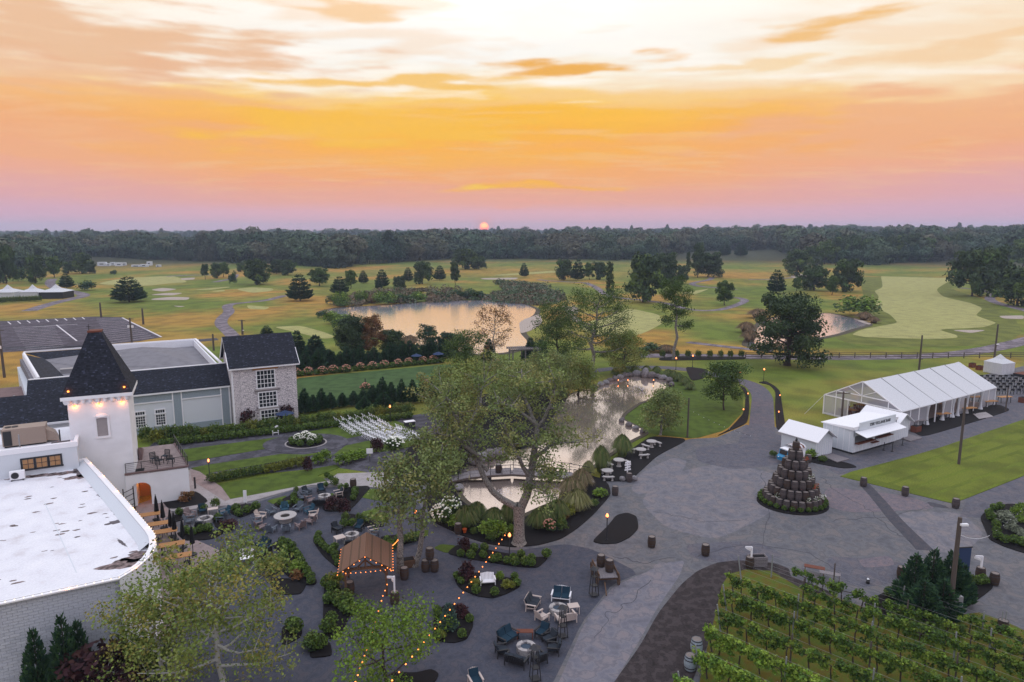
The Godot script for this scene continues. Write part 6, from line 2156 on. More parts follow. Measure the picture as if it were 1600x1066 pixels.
func frame_tent() -> void:
	var t := thing("frame_tent", "long white frame tent with ribbed gabled roof and clear side walls", "tent", V(47.8, -90.9), deg_to_rad(32.3))
	var L := 26.0
	var w := 5.5
	var E := 2.8
	var R := 5.75
	var bay := L / 6.0
	for i in 6:
		for s in [1, -1]:
			var b := B.new()
			var x0 := i * bay + 0.04
			var x1 := (i + 1) * bay - 0.04
			# the canvas sags a little between the ribs
			for k in 4:
				var xa := lerpf(x0, x1, k / 4.0)
				var xb := lerpf(x0, x1, (k + 1) / 4.0)
				for j in 4:
					var q := []
					for c in [[xa, j], [xb, j], [xb, j + 1], [xa, j + 1]]:
						var v: float = c[1] / 4.0
						var u: float = (c[0] - x0) / (x1 - x0)
						q.append(Vector3(c[0], lerpf(E, R, v) - 0.07 * sin(PI * u) * sin(PI * v), s * (w + 0.12) * (1 - v)))
					if s > 0:
						b.quad(q[0], q[1], q[2], q[3])
					else:
						b.quad(q[3], q[2], q[1], q[0])
			part("roof_panel", b, M.canvas, t)
	for i in 7:
		var x := i * bay
		var b := B.new()
		for s in [1, -1]:
			b.beam(Vector3(x, E, s * w), Vector3(x, R, 0), 0.1, 0.14)
		part("rafter", b, M.metal_grey if i > 0 and i < 6 else M.white_trim, t)
		for s in [1, -1]:
			b = B.new()
			b.beam(Vector3(x, 0, s * w), Vector3(x, E, s * w), 0.12, 0.12)
			part("post", b, M.white_trim, t)
	for s in [1, -1]:
		var b := B.new()
		b.beam(Vector3(0, E - 0.05, s * w), Vector3(L, E - 0.05, s * w), 0.12, 0.14)
		part("eave_beam", b, M.white_trim, t)
	for x in [0.0, L]:
		var b := B.new()
		b.beam(Vector3(x, E, -w), Vector3(x, E, w), 0.12, 0.16)
		b.beam(Vector3(x, E + 0.95, -w * 0.66), Vector3(x, E + 0.95, w * 0.66), 0.1, 0.12)
		b.beam(Vector3(x, E, 0), Vector3(x, R, 0), 0.1, 0.1)
		for s in [1, -1]:
			b.beam(Vector3(x, E + 0.95, 0), Vector3(x, E + 1.85, s * 1.9), 0.08, 0.08)
			b.beam(Vector3(x, 0, s * 1.85), Vector3(x, E, s * 1.85), 0.1, 0.1)
			b.beam(Vector3(x, 0, s * 3.7), Vector3(x, E + 0.95, s * 3.7), 0.1, 0.1)
		part("gable_frame", b, M.white_trim, t)
		var g := B.new()
		g.tri(Vector3(x + 0.02, E, w), Vector3(x + 0.02, E, -w), Vector3(x + 0.02, R - 0.1, 0))
		part("gable_window", g, M.vinyl, t)
		g = B.new()
		g.quad(Vector3(x + 0.02, 0.25, -w), Vector3(x + 0.02, 0.25, -1.85), Vector3(x + 0.02, E, -1.85), Vector3(x + 0.02, E, -w))
		part("end_wall", g, M.vinyl, t)
		g = B.new()
		g.box(Vector3(x, 0.13, -3.7), Vector3(0.06, 0.25, 3.7))
		part("skirt", g, M.canvas, t)
	# clear walls along the sides, rolled or tied back in places
	for i in 12:
		var x0 := i * L / 12.0
		var x1 := (i + 1) * L / 12.0
		for s in [1, -1]:
			if s > 0 and i in [3, 4, 6, 8, 9]:
				continue
			var g := B.new()
			g.quad(Vector3(x0 + 0.05, 0.2, s * w), Vector3(x1 - 0.05, 0.2, s * w), Vector3(x1 - 0.05, E, s * w), Vector3(x0 + 0.05, E, s * w))
			part("side_window", g, M.vinyl, t)
		if i % 2 == 1:
			for s in [1, -1]:
				var b := B.new()
				b.beam(Vector3(x0, 0, s * w), Vector3(x0, E, s * w), 0.09, 0.09)
				part("post", b, M.white_trim, t)
	for x in [6.5, 10.6, 13.4, 14.8, 17.4, 21.6]:
		var c := B.new()
		c.lathe([[0.34, 0.05], [0.2, 0.5], [0.12, 1.2], [0.16, 2.0], [0.26, E - 0.05]], 7)
		part("curtain", c, M.canvas, t, Vector3(x, 0, w + 0.05))
	var f := B.new()
	f.box(Vector3(L / 2, 0.03, 0), Vector3(L - 0.2, 0.06, 2 * w - 0.2))
	part("floor", f, M.paver, t)
	var gy := B.new()
	gy.beam(Vector3(0, E, -w), Vector3(-2.6, 0.05, -w - 1.2), 0.03, 0.03)
	part("guy_rope", gy, M.canvas, t)
	gy = B.new()
	gy.beam(Vector3(L, E, -w), Vector3(L + 2.4, 0.05, -w - 1.4), 0.03, 0.03)
	part("guy_rope", gy, M.canvas, t)
	var k := 0
	for x in [2.6, 6.4, 10.2, 14.4]:
		for z in [-3.2, 0.6]:
			var at := t.transform * Vector3(x, 0.06, z)
			first_or_dup(made, "inner_table", board_table.bind(M.wood_pale, M.metal_dark, 2.2, 0.78), "pale wooden table under the tent, %s row from the open gable, %s side" % [ORD[k / 2], ["back", "front"][k % 2]], at, t.rotation.y + PI / 2, Vector3.ONE, "tables under the tent")
			for q in [[-0.75, -0.8], [0.75, -0.8], [-0.75, 0.8], [0.75, 0.8]]:
				first_or_dup(made, "tent_chair", flat_chair.bind("dining_chair", M.wood_red, ""), "dark chair at the %s table under the tent, %s %s seat" % [ORD[k], "bar side" if q[1] > 0 else "field side", "near" if q[0] < 0 else "far"], t.transform * Vector3(x + q[0] * 1.2, 0.06, z + q[1]), t.rotation.y + (PI / 2 if q[0] < 0 else -PI / 2), Vector3.ONE, "chairs under the tent")
			k += 1


func hut_walls(b: B, x0: float, x1: float, z0: float, z1: float, h: float, ridge := 0.0) -> void:
	b.prism(outline([x0, z0, x1, z0, x1, z1, x0, z1]), 0.05, h)
	if ridge > h:
		var m := (x0 + x1) / 2
		b.tri(Vector3(x0, h, z1), Vector3(x1, h, z1), Vector3(m, ridge, z1))
		b.tri(Vector3(x1, h, z0), Vector3(x0, h, z0), Vector3(m, ridge, z0))


func battens(t: Node3D, x0: float, x1: float, z: float, h: float, turn := 0.0) -> void:
	for k in int((x1 - x0) / 0.42) + 1:
		var b := B.new()
		b.box(Vector3(x0 + 0.42 * k, h / 2 + 0.05, z), Vector3(0.05, h - 0.1, 0.03))
		part("batten", b, M.white_trim, t, Vector3.ZERO, turn)


func bar_huts() -> void:
	var turn := deg_to_rad(31.5)
	var t := thing("village_bar", "white board bar hut with sign board, raised awning and dark counters", "bar", V(40.02, -77.12), turn)
	var b := B.new()
	b.prism(outline([0, -4, 8.9, -4, 8.9, 0, 0, 0]), 0.25, 1.15)
	b.prism(outline([0, -4, 8.9, -4, 8.9, -3.85, 0, -3.85]), 1.15, 3.0)
	for q in [[0.0, 0.25], [3.9, 4.4], [7.6, 8.9]]:
		b.prism(outline([q[0], -0.14, q[1], -0.14, q[1], 0, q[0], 0]), 1.15, 3.0)
	b.prism(outline([0, -0.14, 8.9, -0.14, 8.9, 0, 0, 0]), 2.2, 3.0)
	for x in [0.0, 8.76]:
		b.prism(outline([x, -3.85, x + 0.14, -3.85, x + 0.14, -0.14, x, -0.14]), 1.15, 3.0)
	part("wall", b, M.board_white, t)
	b = B.new()
	b.hexa([Vector3(-0.2, 2.98, 0.02), Vector3(9.1, 2.98, 0.02), Vector3(9.1, 2.98, -4.2), Vector3(-0.2, 2.98, -4.2), Vector3(-0.2, 3.35, 0.02), Vector3(9.1, 3.35, 0.02), Vector3(9.1, 3.05, -4.2), Vector3(-0.2, 3.05, -4.2)])
	part("roof", b, M.white_trim, t)
	b = B.new()
	b.box(Vector3(4.5, 3.3, 0.12), Vector3(7.4, 1.0, 0.14))
	var sg := part("sign", b, M.board_white, t)
	var tm := TextMesh.new()
	tm.text = "THE VILLAGE BAR"
	var f := SystemFont.new()
	f.font_names = PackedStringArray(["Droid Serif"])
	f.font_weight = 700
	tm.font = f
	tm.font_size = 64
	tm.pixel_size = 0.0072
	tm.depth = 0.03
	part("lettering", tm, M.metal_dark, sg, Vector3(4.9, 3.3, 0.21))
	b = B.new()
	b.hexa([Vector3(0.1, 2.8, 0.03), Vector3(8.4, 2.8, 0.03), Vector3(8.4, 2.74, 0.03), Vector3(0.1, 2.74, 0.03), Vector3(0.1, 2.45, 1.5), Vector3(8.4, 2.45, 1.5), Vector3(8.4, 2.39, 1.5), Vector3(0.1, 2.39, 1.5)])
	part("awning", b, M.white_trim, t)
	for q in [[0.3, 3.8, 1.35, 0.5], [4.5, 7.5, 1.45, 0.5], [3.5, 4.8, 0.95, 0.35]]:
		b = B.new()
		b.box(Vector3((q[0] + q[1]) / 2, q[2], q[3] / 2), Vector3(q[1] - q[0], 0.09, q[3]))
		part("counter", b, M.wood_red, t)
	for k in 5:
		b = B.new()
		b.box(Vector3(-0.01, 1.6, -0.5 - k * 0.75), Vector3(0.03, 2.7, 0.05))
		part("batten", b, M.white_trim, t)
	for k in 12:
		b = B.new()
		b.box(Vector3(0.4 + 0.74 * k, 0.68, 0.012), Vector3(0.05, 0.84, 0.03))
		part("batten", b, M.white_trim, t)
	b = B.new()
	b.box(Vector3(4.4, 0.12, -1.9), Vector3(8.6, 0.26, 3.7))
	part("chassis", b, M.metal_dark, t)
	t = thing("storage_hut", "small white gabled hut nearest the blue three wheeled van", "hut", V(35.08, -75.97), turn)
	b = B.new()
	hut_walls(b, 0, 3.2, -4.6, 0, 2.1, 3.1)
	part("wall", b, M.board_white, t)
	battens(t, 0.15, 3.1, 0.01, 2.1)
	b = B.new()
	var rf := B.new()
	for s in [0, 1]:
		var x: float = [-0.3, 3.5][s]
		var p := [Vector3(x, 1.95, 0.5), Vector3(1.6, 3.2, 0.5), Vector3(1.6, 3.2, -4.9), Vector3(x, 1.95, -4.9)]
		if s == 1:
			p.reverse()
		var up := Vector3(0, 0.07, 0)
		rf.hexa([p[0], p[1], p[2], p[3], p[0] + up, p[1] + up, p[2] + up, p[3] + up])
	part("roof", rf, M.white_trim, t)
	t = thing("serving_hut", "small white gabled hut between the village bar and the tent", "hut", t.transform * Vector3(14.3, 0, 1.2), turn)
	b = B.new()
	hut_walls(b, 0, 3.0, -4.6, 0, 2.3, 3.2)
	part("wall", b, M.board_white, t)
	battens(t, 0.15, 2.9, 0.01, 2.3)
	part("roof", rf, M.white_trim, t, Vector3(-0.1, 0.15, 0))
	for q in [[36.13, -76.66, 37.77, -77.12, 38.76, -75.30, 36.85, -74.21, "grey pink boarded ramp before the storage hut"], [48.91, -83.92, 50.84, -85.58, 51.93, -83.37, 49.63, -82.05, "grey pink boarded ramp at the end of the village bar"]]:
		var r := B.new()
		r.prism(outline(q.slice(0, 8)), 0.03, 0.16)
		solo("ramp", r, M.wood_grey, q[8], "ramp")
	for q in [[44.60, -78.78, "first"], [45.34, -78.30, "second"], [47.95, -80.76, "third"]]:
		var p := thing("queue_post", "black queue post before the village bar, %s from the hut corner" % q[2], "post", V(q[0], q[1], 0.03), 0, "queue posts at the village bar")
		b = B.new()
		b.lathe([[0.18, 0.0], [0.17, 0.05], [0.04, 0.07], [0.035, 1.0], [0.0, 1.04]], 8)
		part("stem", b, M.metal_dark, p)


func barrel_pyramid() -> void:
	var at := V(27.27, -63.09, 0.09)
	var rings := [[2.45, 23], [2.02, 19], [1.62, 15], [1.24, 12], [0.86, 8], [0.46, 4], [0.0, 1]]
	for l in rings.size():
		for k in rings[l][1]:
			var a: float = TAU * (k + 0.5 * (l % 2)) / rings[l][1] + 1.9
			var p: Vector3 = at + Vector3(cos(a), 0, sin(a)) * rings[l][0] + Vector3(0, 0.855 * l, 0)
			put_barrel("oak barrel in the %s tier of the barrel pyramid, %s round from the van" % [ORD[l], ORD[k]], p, (k * 7 + l) % 3 != 0, "barrels of the pyramid", 0.91)
	var b := B.new()
	b.lathe([[0.1, 0.0], [0.12, 0.2], [0.05, 0.3], [0.0, 0.45]], 8)
	solo("lantern", b, M.metal_dark, "small black lantern on top of the barrel pyramid", "lantern", at + Vector3(0, 0.855 * 7, 0))
	var flowers := [[2.5, 1.0, 0.9, 0], [2.3, 1.35, 0.9, 0], [2.75, 0.62, 0.9, 0], [1.95, 0.75, 1.8, 1], [2.05, 0.5, 1.8, 1], [1.6, 0.55, 2.7, 0], [1.5, 0.95, 2.7, 0], [0.95, 0.55, 4.3, 1], [2.3, 2.6, 0.9, 0], [1.7, 1.5, 1.8, 1]]
	for i in flowers.size():
		var f: Array = flowers[i]
		b = B.new()
		for k in 60:
			b.col = [Color(0.75, 0.75, 0.68), Color(0.5, 0.06, 0.03)][f[3]] if k % 2 else Color(0.07, 0.11, 0.025)
			leaf(b, rdir() * 0.22 + Vector3(0, 0.15, 0), Vector3.UP, 0.13)
		solo("flower_clump", b, M.leaf, "%s flowers spilling between barrels of the pyramid, %s clump from the foot" % [["white", "red"][f[3]], ORD[i]], "flowers", at + Vector3(cos(f[1]) * f[0], f[2], sin(f[1]) * f[0]))
	var n := 26
	for k in n:
		var a := TAU * k / n
		box_ball("clipped bright boxwood, %s round the barrel pyramid from its house side" % ORD[k], at + Vector3(-cos(a) * 3.0, 0, sin(a) * 2.8), 0.5, "boxwood ring round the barrel pyramid")


func box_ball(label: String, at: Vector3, w := 0.6, group := "boxwood balls in the mulch beds", h := 0.0) -> Node3D:
	var key := "box%d" % (rng.randi() % 3)
	return first_or_dup(made, key, box_maker, label, at, rnd(0, TAU), Vector3(w, h if h > 0 else w * 0.92, w), group)


func box_maker() -> Node3D:
	var t := thing("boxwood", "", "shrub")
	part("foliage", ball(1.0, 1.0, G_BOX, 190, 0.2), M.leaf, t)
	return t


func three_wheeler() -> void:
	var t := thing("three_wheeled_van", "small blue three wheeled van with white box and striped awning", "van", V(31.80, -74.64, 0.03), 0.45)
	var cab := B.new()
	var p := [[-1.55, 0.35], [-1.62, 0.8], [-1.35, 1.0], [-1.15, 1.62], [-0.45, 1.66], [-0.45, 0.35]]
	for i in p.size():
		var a: Array = p[i]
		var e: Array = p[(i + 1) % p.size()]
		cab.quad(Vector3(e[0], e[1], 0.62), Vector3(e[0], e[1], -0.62), Vector3(a[0], a[1], -0.62), Vector3(a[0], a[1], 0.62))
	for s in [0.62, -0.62]:
		for i in range(1, p.size() - 1):
			var q := [Vector3(p[0][0], p[0][1], s), Vector3(p[i + 1][0], p[i + 1][1], s), Vector3(p[i][0], p[i][1], s)]
			if s > 0:
				cab.tri(q[0], q[1], q[2])
			else:
				cab.tri(q[0], q[2], q[1])
	part("cab", cab, M.truck_blue, t)
	var b := B.new()
	b.box(Vector3(-0.8, 1.63, 0), Vector3(0.8, 0.1, 1.26))
	part("cab_roof", b, M.white_trim, t)
	b = B.new()
	b.box(Vector3(-0.8, 1.28, 0.625), Vector3(0.55, 0.45, 0.03))
	part("side_window", b, M.glass_dark, t)
	b = B.new()
	b.box(Vector3(-1.28, 1.3, 0), Vector3(0.05, 0.5, 1.0), Basis(Vector3.BACK, -0.3))
	part("windscreen", b, M.glass_dark, t)
	b = B.new()
	b.box(Vector3(0.5, 1.0, 0), Vector3(1.8, 1.35, 1.35))
	part("box_body", b, M.white_trim, t)
	for k in 7:
		b = B.new()
		for i in 4:
			var a := PI * i / 4.0
			var e := PI * (i + 1) / 4.0
			var x0 := -0.35 + 0.25 * k
			b.quad(Vector3(x0, 1.72 + 0.35 * sin(a), 0.8 * cos(a)), Vector3(x0 + 0.25, 1.72 + 0.35 * sin(a), 0.8 * cos(a)), Vector3(x0 + 0.25, 1.72 + 0.35 * sin(e), 0.8 * cos(e)), Vector3(x0, 1.72 + 0.35 * sin(e), 0.8 * cos(e)))
		part("awning_stripe", b, [M.canvas, M.wood_red][k % 2], t)
	for q in [[-1.2, 0.0], [0.9, 0.6], [0.9, -0.6]]:
		b = B.new()
		b.tube(Vector3(q[0], 0.24, q[1] - 0.08), Vector3(q[0], 0.24, q[1] + 0.08), 0.24, 0.24, 14)
		var w := part("wheel", b, M.black_cloth, t)
		b = B.new()
		b.tube(Vector3(q[0], 0.24, q[1] - 0.09), Vector3(q[0], 0.24, q[1] + 0.09), 0.12, 0.12, 10)
		part("rim", b, M.metal_grey, w)
	for s in [0.35, -0.35]:
		b = B.new()
		b.lathe([[0.0, -0.02], [0.1, 0.0], [0.08, 0.06], [0.0, 0.08]], 8)
		part("headlight", b, M.white_trim, t, Vector3(-1.6, 0.72, s))


func rail_fence() -> void:
	var t := thing("rail_fence", "long dark post and rail fence along the farm road", "fence", V(48.29, -138.80))
	var n := 34
	var a := Vector3.ZERO
	var e := V(85.34, -138.80) - V(48.29, -138.80)
	var step := e / 11.5
	var post := B.new()
	post.box(Vector3(0, 0.6, 0), Vector3(0.14, 1.3, 0.14))
	var pm := post.mesh()
	for k in n:
		part("post", pm, M.pole_wood, t, a + step * k)
	for y in [0.4, 0.8, 1.15]:
		var r := B.new()
		r.beam(a + Vector3(0, y, 0.08), a + step * (n - 1) + Vector3(0, y, 0.08), 0.04, 0.11)
		part("rail", r, M.pole_wood, t)


func bush(key: String, label: String, at: Vector3, w: float, h: float, group := "") -> Node3D:
	return first_or_dup(made, key, bush_maker.bind(key), label, at, rnd(0, TAU), Vector3(w, h, w), group)


func bush_maker(key: String) -> Node3D:
	var names := {"hedge": "hedge_shrub", "plum": "plum_shrub", "cedar": "cedar", "cedar2": "cedar", "grass": "ornamental_grass", "pale_grass": "ornamental_grass", "tan_grass": "ornamental_grass", "rust": "bronze_shrub", "gold": "golden_shrub", "lush": "green_shrub", "sage": "lavender_bush", "spruce": "blue_spruce", "white_hydrangea": "hydrangea", "pink_hydrangea": "hydrangea"}
	var t := thing(names[key], "", "grass" if key.ends_with("grass") else "conifer" if key in ["cedar", "cedar2", "spruce"] else "shrub")
	match key:
		"cedar", "cedar2":
			var c := conifer({h = 1.0, w = 1.0, n = 1100, up = 0.6, leaf = 0.17, power = 0.9, cols = G_CEDAR + [Color(0.055, 0.12, 0.04), Color(0.045, 0.1, 0.045)], low = 0.0, open = 0.35})
			part("trunk", c[0], M.bark_dark, t)
			part("crown", c[1], M.leaf, t)
		"spruce":
			var c := conifer({h = 1.0, w = 1.0, n = 900, up = 0.5, leaf = 0.18, power = 0.8, cols = G_SPRUCE, low = 0.0, open = 0.4})
			part("trunk", c[0], M.bark_dark, t)
			part("crown", c[1], M.leaf, t)
		"grass":
			part("blades", tussock(1.0, 1.0, [Color(0.085, 0.13, 0.035), Color(0.12, 0.16, 0.04), Color(0.07, 0.11, 0.035), Color(0.16, 0.16, 0.06)], 900), M.leaf, t)
		"pale_grass":
			part("blades", tussock(1.0, 1.0, [Color(0.2, 0.2, 0.08), Color(0.26, 0.25, 0.12), Color(0.15, 0.17, 0.05)], 900), M.leaf, t)
		"tan_grass":
			part("blades", tussock(1.0, 1.0, [Color(0.2, 0.15, 0.09), Color(0.25, 0.19, 0.11), Color(0.13, 0.13, 0.05)], 900), M.leaf, t)
		_:
			var cols: Array = {"hedge": G_OAK + [Color(0.1, 0.125, 0.025)], "plum": G_PLUM, "rust": G_RUST, "gold": [Color(0.17, 0.19, 0.02), Color(0.22, 0.23, 0.03), Color(0.13, 0.15, 0.025)], "lush": G_BRIGHT, "sage": [Color(0.14, 0.16, 0.11), Color(0.17, 0.19, 0.13), Color(0.11, 0.13, 0.085)]}.get(key, G_OAK)
			part("foliage", shrub({w = 1.0, h = 1.0, clumps = 20, per = 34, leaf = 0.12, cols = cols}), M.leaf, t)
			if key.ends_with("hydrangea"):
				var n := 60
				var b := B.new()
				for k in n:
					var d := rdir()
					d.y = absf(d.y)
					b.blob(Vector3(d.x * 0.46, 0.42 + d.y * 0.5, d.z * 0.46), Vector3(0.05, 0.045, 0.05), lump, 0.5, 4, 6)
				part("blossom", b, M.petal_white if key == "white_hydrangea" else M.petal_pink, t).set_meta("kind", "stuff")
	return t


func rock(label: String, at: Vector3, s: Vector3, pale := false) -> Node3D:
	var r := first_or_dup(made, "rock_pale" if pale else "rock", rock_maker.bind(pale), label, at, rnd(0, TAU), s, "rocks round the garden pond")
	return r


func rock_maker(pale: bool) -> Node3D:
	var t := thing("rock", "", "rock")
	var b := B.new()
	b.blob(Vector3(0, 0.35, 0), Vector3(0.55, 0.45, 0.5), lump, 0.55, 6, 9)
	part("stone", b, M.rock_pale if pale else M.rock, t)
	return t


func umbrella(label: String, at: Vector3, m: Material, w := 2.3, h := 2.3) -> void:
	var t := thing("parasol", label, "parasol", at)
	var b := B.new()
	b.tube(Vector3.ZERO, Vector3(0, h, 0), 0.03, 0.03, 7)
	part("pole", b, M.metal_dark, t)
	b = B.new()
	b.lathe([[0.3, 0.0], [0.28, 0.08], [0.0, 0.1]], 10)
	part("base", b, M.metal_dark, t)
	for k in 8:
		var a := TAU * k / 8
		var e := TAU * (k + 1) / 8
		b = B.new()
		var x := Vector3(cos(a), 0, sin(a)) * w / 2
		var z := Vector3(cos(e), 0, sin(e)) * w / 2
		b.tri(x + Vector3(0, h - 0.42, 0), Vector3(0, h + 0.05, 0), z + Vector3(0, h - 0.42, 0))
		part("canopy_panel", b, m, t)


func closed_parasol(label: String, at: Vector3) -> Node3D:
	return first_or_dup(made, "closed_parasol", closed_maker, label, at, rnd(0, 3), Vector3.ONE, "closed black parasols by the terrace tables")


func closed_maker() -> Node3D:
	var t := thing("closed_parasol", "", "parasol")
	var b := B.new()
	b.tube(Vector3.ZERO, Vector3(0, 2.6, 0), 0.03, 0.03, 7)
	part("pole", b, M.metal_dark, t)
	b = B.new()
	b.lathe([[0.12, 0.95], [0.2, 1.0], [0.17, 1.4], [0.13, 1.95], [0.06, 2.4], [0.0, 2.55]], 8)
	part("folded_canopy", b, M.black_cloth, t)
	b = B.new()
	b.lathe([[0.3, 0.0], [0.28, 0.1], [0.0, 0.12]], 10)
	part("base", b, M.metal_dark, t)
	return t


func garden() -> void:
	# the wedding chairs: two blocks of six rows
	for blk in 2:
		var s0 := [V(-23.98, -90.04), V(-18.97, -84.19)][blk] as Vector3
		var s1 := [V(-19.73, -92.28), V(-15.06, -86.73)][blk] as Vector3
		var e0 := [V(-20.39, -85.02), V(-15.88, -80.76)][blk] as Vector3
		for r in 6:
			for k in 8:
				var p := s0.lerp(s1, r / 5.0) + (e0 - s0) * (k / 7.0)
				first_or_dup(made, "white_chair", flat_chair.bind("folding_chair", M.chair_white, ""), "white folding chair %s from the house, %s row of the %s block" % [ORD[k], ORD[r], ["house side", "pond side"][blk]], p + Vector3(0, 0.05, 0), deg_to_rad(119) + rnd(-0.05, 0.05), Vector3.ONE * 1.08, "white folding chairs for the garden ceremony")
	for q in [[-30.64, -85.30, 0.5, "white slatted garden chair nearer the flower circle, by the hedge"], [-30.34, -86.15, 1.2, "white slatted garden chair against the hedge before the stone house"]]:
		lounge("garden_chair", M.chair_white, null, 1, q[2], V(q[0], q[1], 0.02), q[3])
	# the round bed
	for q in [[0, 0, 1.7, 1.5], [0.9, 0.3, 1.4, 1.2], [-0.9, 0.1, 1.4, 1.2]]:
		bush("white_hydrangea", "white hydrangea in the round bed of the garden path, %s" % ["middle one", "pond side one", "building side one"][[0, 0.9, -0.9].find(q[0])], V(-25.62, -81.79, 0.1) + Vector3(q[0], 0, q[1]), q[2], q[3])
	for k in 9:
		var a := TAU * k / 9.0 + 0.3
		box_ball("boxwood ball round the hydrangeas of the round bed, %s of nine" % ORD[k], V(-25.54, -81.53, 0.1) + Vector3(cos(a) * 1.7, 0, sin(a) * 1.5), 0.85, "boxwood of the round bed")
	# hedge along the house: low balls in front, shrubs behind, cedars last
	for k in 40:
		var p := V(-42.51, -80.26).lerp(V(-14.38, -92.93), k / 39.0)
		box_ball("low clipped ball of the house hedge, number %s of its row counted from the tower" % spelled(k + 1), p + Vector3(rnd(-0.1, 0.1), 0, rnd(-0.1, 0.1)), 1.0, "front row of the house hedge", 0.95)
	for k in 30:
		var p := V(-44.15, -81.79).lerp(V(-14.78, -95.66), k / 29.0)
		var h := rnd(1.5, 2.1) if k > 3 else 2.4
		bush("hedge" if k % 5 else "gold", "leafy hedge shrub behind the low balls, number %s of its row counted from the tower" % spelled(k + 1), p + Vector3(rnd(-0.2, 0.2), 0, rnd(-0.2, 0.2)), 1.9, h, "tall row of the house hedge")
	var n := 0
	for q in [[-29.93, -95.66, 2.6, 3.7], [-28.84, -96.37, 2.0, 2.6], [-27.93, -97.44, 2.4, 3.3], [-26.80, -98.17, 2.0, 2.5], [-25.37, -99.29, 2.2, 2.2], [-23.82, -100.05, 2.0, 2.3], [-22.46, -100.43, 2.0, 2.6], [-21.08, -100.82, 2.4, 3.0], [-19.77, -101.60, 2.6, 4.1], [-18.33, -101.21, 2.2, 3.4], [-16.77, -101.21, 2.1, 3.9], [-15.17, -101.60, 2.1, 3.7], [-13.71, -102.39, 2.1, 3.9], [-12.32, -103.20, 2.0, 3.8], [-10.90, -104.84, 2.2, 3.2], [-18.88, -97.81, 3.0, 2.6], [-21.55, -97.08, 2.4, 2.2]]:
		bush("cedar" if n % 2 else "cedar2", "dark green cedar of the garden screen, %s from the stone house" % ORD[n], V(q[0], q[1]), q[2], q[3], "cedars screening the ceremony garden")
		n += 1
	for q in [[-35.63, -89.73, 3.1, 3.0, "bronze purple shrub under the lowest house window"], [-31.12, -91.63, 2.4, 2.8, "bronze purple shrub at the corner of the stone house"], [-22.27, -71.50, 1.2, 2.0, "dark plum upright shrub in the lower hedge"], [-16.18, -78.30, 1.8, 2.0, "plum shrub at the foot of the pond side chairs"]]:
		bush("plum", q[4], V(q[0], q[1]), q[2], q[3])
	umbrella("dark parasol over a table at the corner of the stone house", V(-30.76, -89.73), M.navy_cloth, 2.5, 2.0)
	umbrella("navy parasol behind the pink hydrangeas, nearer the house", V(-18.77, -131.96), M.navy_cloth, 2.2, 2.2)
	umbrella("navy parasol behind the pink hydrangeas, nearer the pond", V(-14.70, -133.94), M.navy_cloth, 2.4, 2.2)
	# far hedge of the damp lawn, with pink hydrangeas along it
	for k in 24:
		var p := V(-39.67, -123.42).lerp(V(-12.56, -140.25), k / 23.0)
		bush("cedar" if k % 3 else "cedar2", "dark cedar of the tall hedge behind the pink hydrangeas, %s from the house" % ORD[k], p + Vector3(rnd(-0.4, 0.4), 0, rnd(-0.8, 0.2)), rnd(2.8, 3.6), rnd(3.0, 4.4), "tall cedar hedge beyond the damp lawn")
	n = 0
	for q in [[-39.09, -121.17], [-37.21, -122.28], [-34.79, -122.85], [-33.09, -123.99], [-30.86, -124.57], [-28.62, -126.34], [-26.57, -127.55], [-24.48, -128.78], [-22.11, -130.04], [-20.19, -131.31], [-17.60, -132.62], [-15.72, -133.94], [-24.02, -109.18], [-14.62, -111.96]]:
		bush("pink_hydrangea", "pink tinged hydrangea, %s from the house along the damp lawn" % ORD[n] if n < 12 else ["pink tinged hydrangea behind the garden screen by the lamp post", "pink tinged hydrangea behind the last cedars of the screen"][n - 12], V(q[0], q[1]), 1.9, 1.6, "hydrangeas along the damp lawn")
		n += 1
	for k in 20:
		var p := V(-38.28, -121.17).lerp(V(-14.06, -133.94), k / 19.0)
		box_ball("low green shrub between the pink hydrangeas, %s from the house" % ORD[k], p, 1.5, "low shrubs along the damp lawn", 1.0)
	for q in [[9.46, -133.94, 2.4, 2.0, "white hydrangea under the trees behind the pond"], [-6.40, -58.08, 2.0, 1.9, "white hydrangea in full bloom by the leaning trunk"], [-5.62, -59.76, 2.0, 2.1, "cream hydrangea behind the one by the leaning trunk"], [-14.21, -79.26, 2.6, 1.6, "white flowering shrub before the pond side chairs"], [11.65, -126.94, 1.3, 1.1, "small white hydrangea by the upper path"]]:
		bush("white_hydrangea", q[4], V(q[0], q[1], 0.05), q[2], q[3])
	bush("pink_hydrangea", "pink hydrangea in the mulch by the great trunk", V(3.24, -56.23, 0.09), 1.3, 1.2)
	# lower hedge
	for k in 20:
		var p := V(-31.42, -68.22).lerp(V(-23.39, -73.35), k / 19.0)
		if k in [17]:
			continue
		bush("hedge" if k < 11 else "gold", "hedge shrub between the two lower lawn strips, %s from the lamp" % ORD[k], p, 1.3, rnd(1.1, 1.5), "hedge between the lower lawn strips")
	for q in [[-21.86, -73.78, 1.6, 1.5, "bright shrub ending the lower hedge"], [-21.37, -74.64, 1.8, 1.6, "last bright shrub by the concrete landing"], [-19.12, -73.78, 2.0, 1.5, "round shrub across the path from the lower hedge"], [-18.24, -74.64, 1.8, 1.4, "second round shrub across the path"], [-17.48, -75.53, 1.8, 1.3, "third round shrub across the path, by the white sign"], [-10.19, -79.26, 2.2, 1.6, "bright shrub behind the pond side chairs"], [-9.01, -78.30, 2.0, 1.4, "shrub at the end of the pond side chairs"]]:
		bush("lush", q[4], V(q[0], q[1]), q[2], q[3])
	# by the terrace building
	bush("rust", "orange brown mounded shrub before the terrace wall", V(-31.64, -63.25, 0.09), 1.7, 1.0)
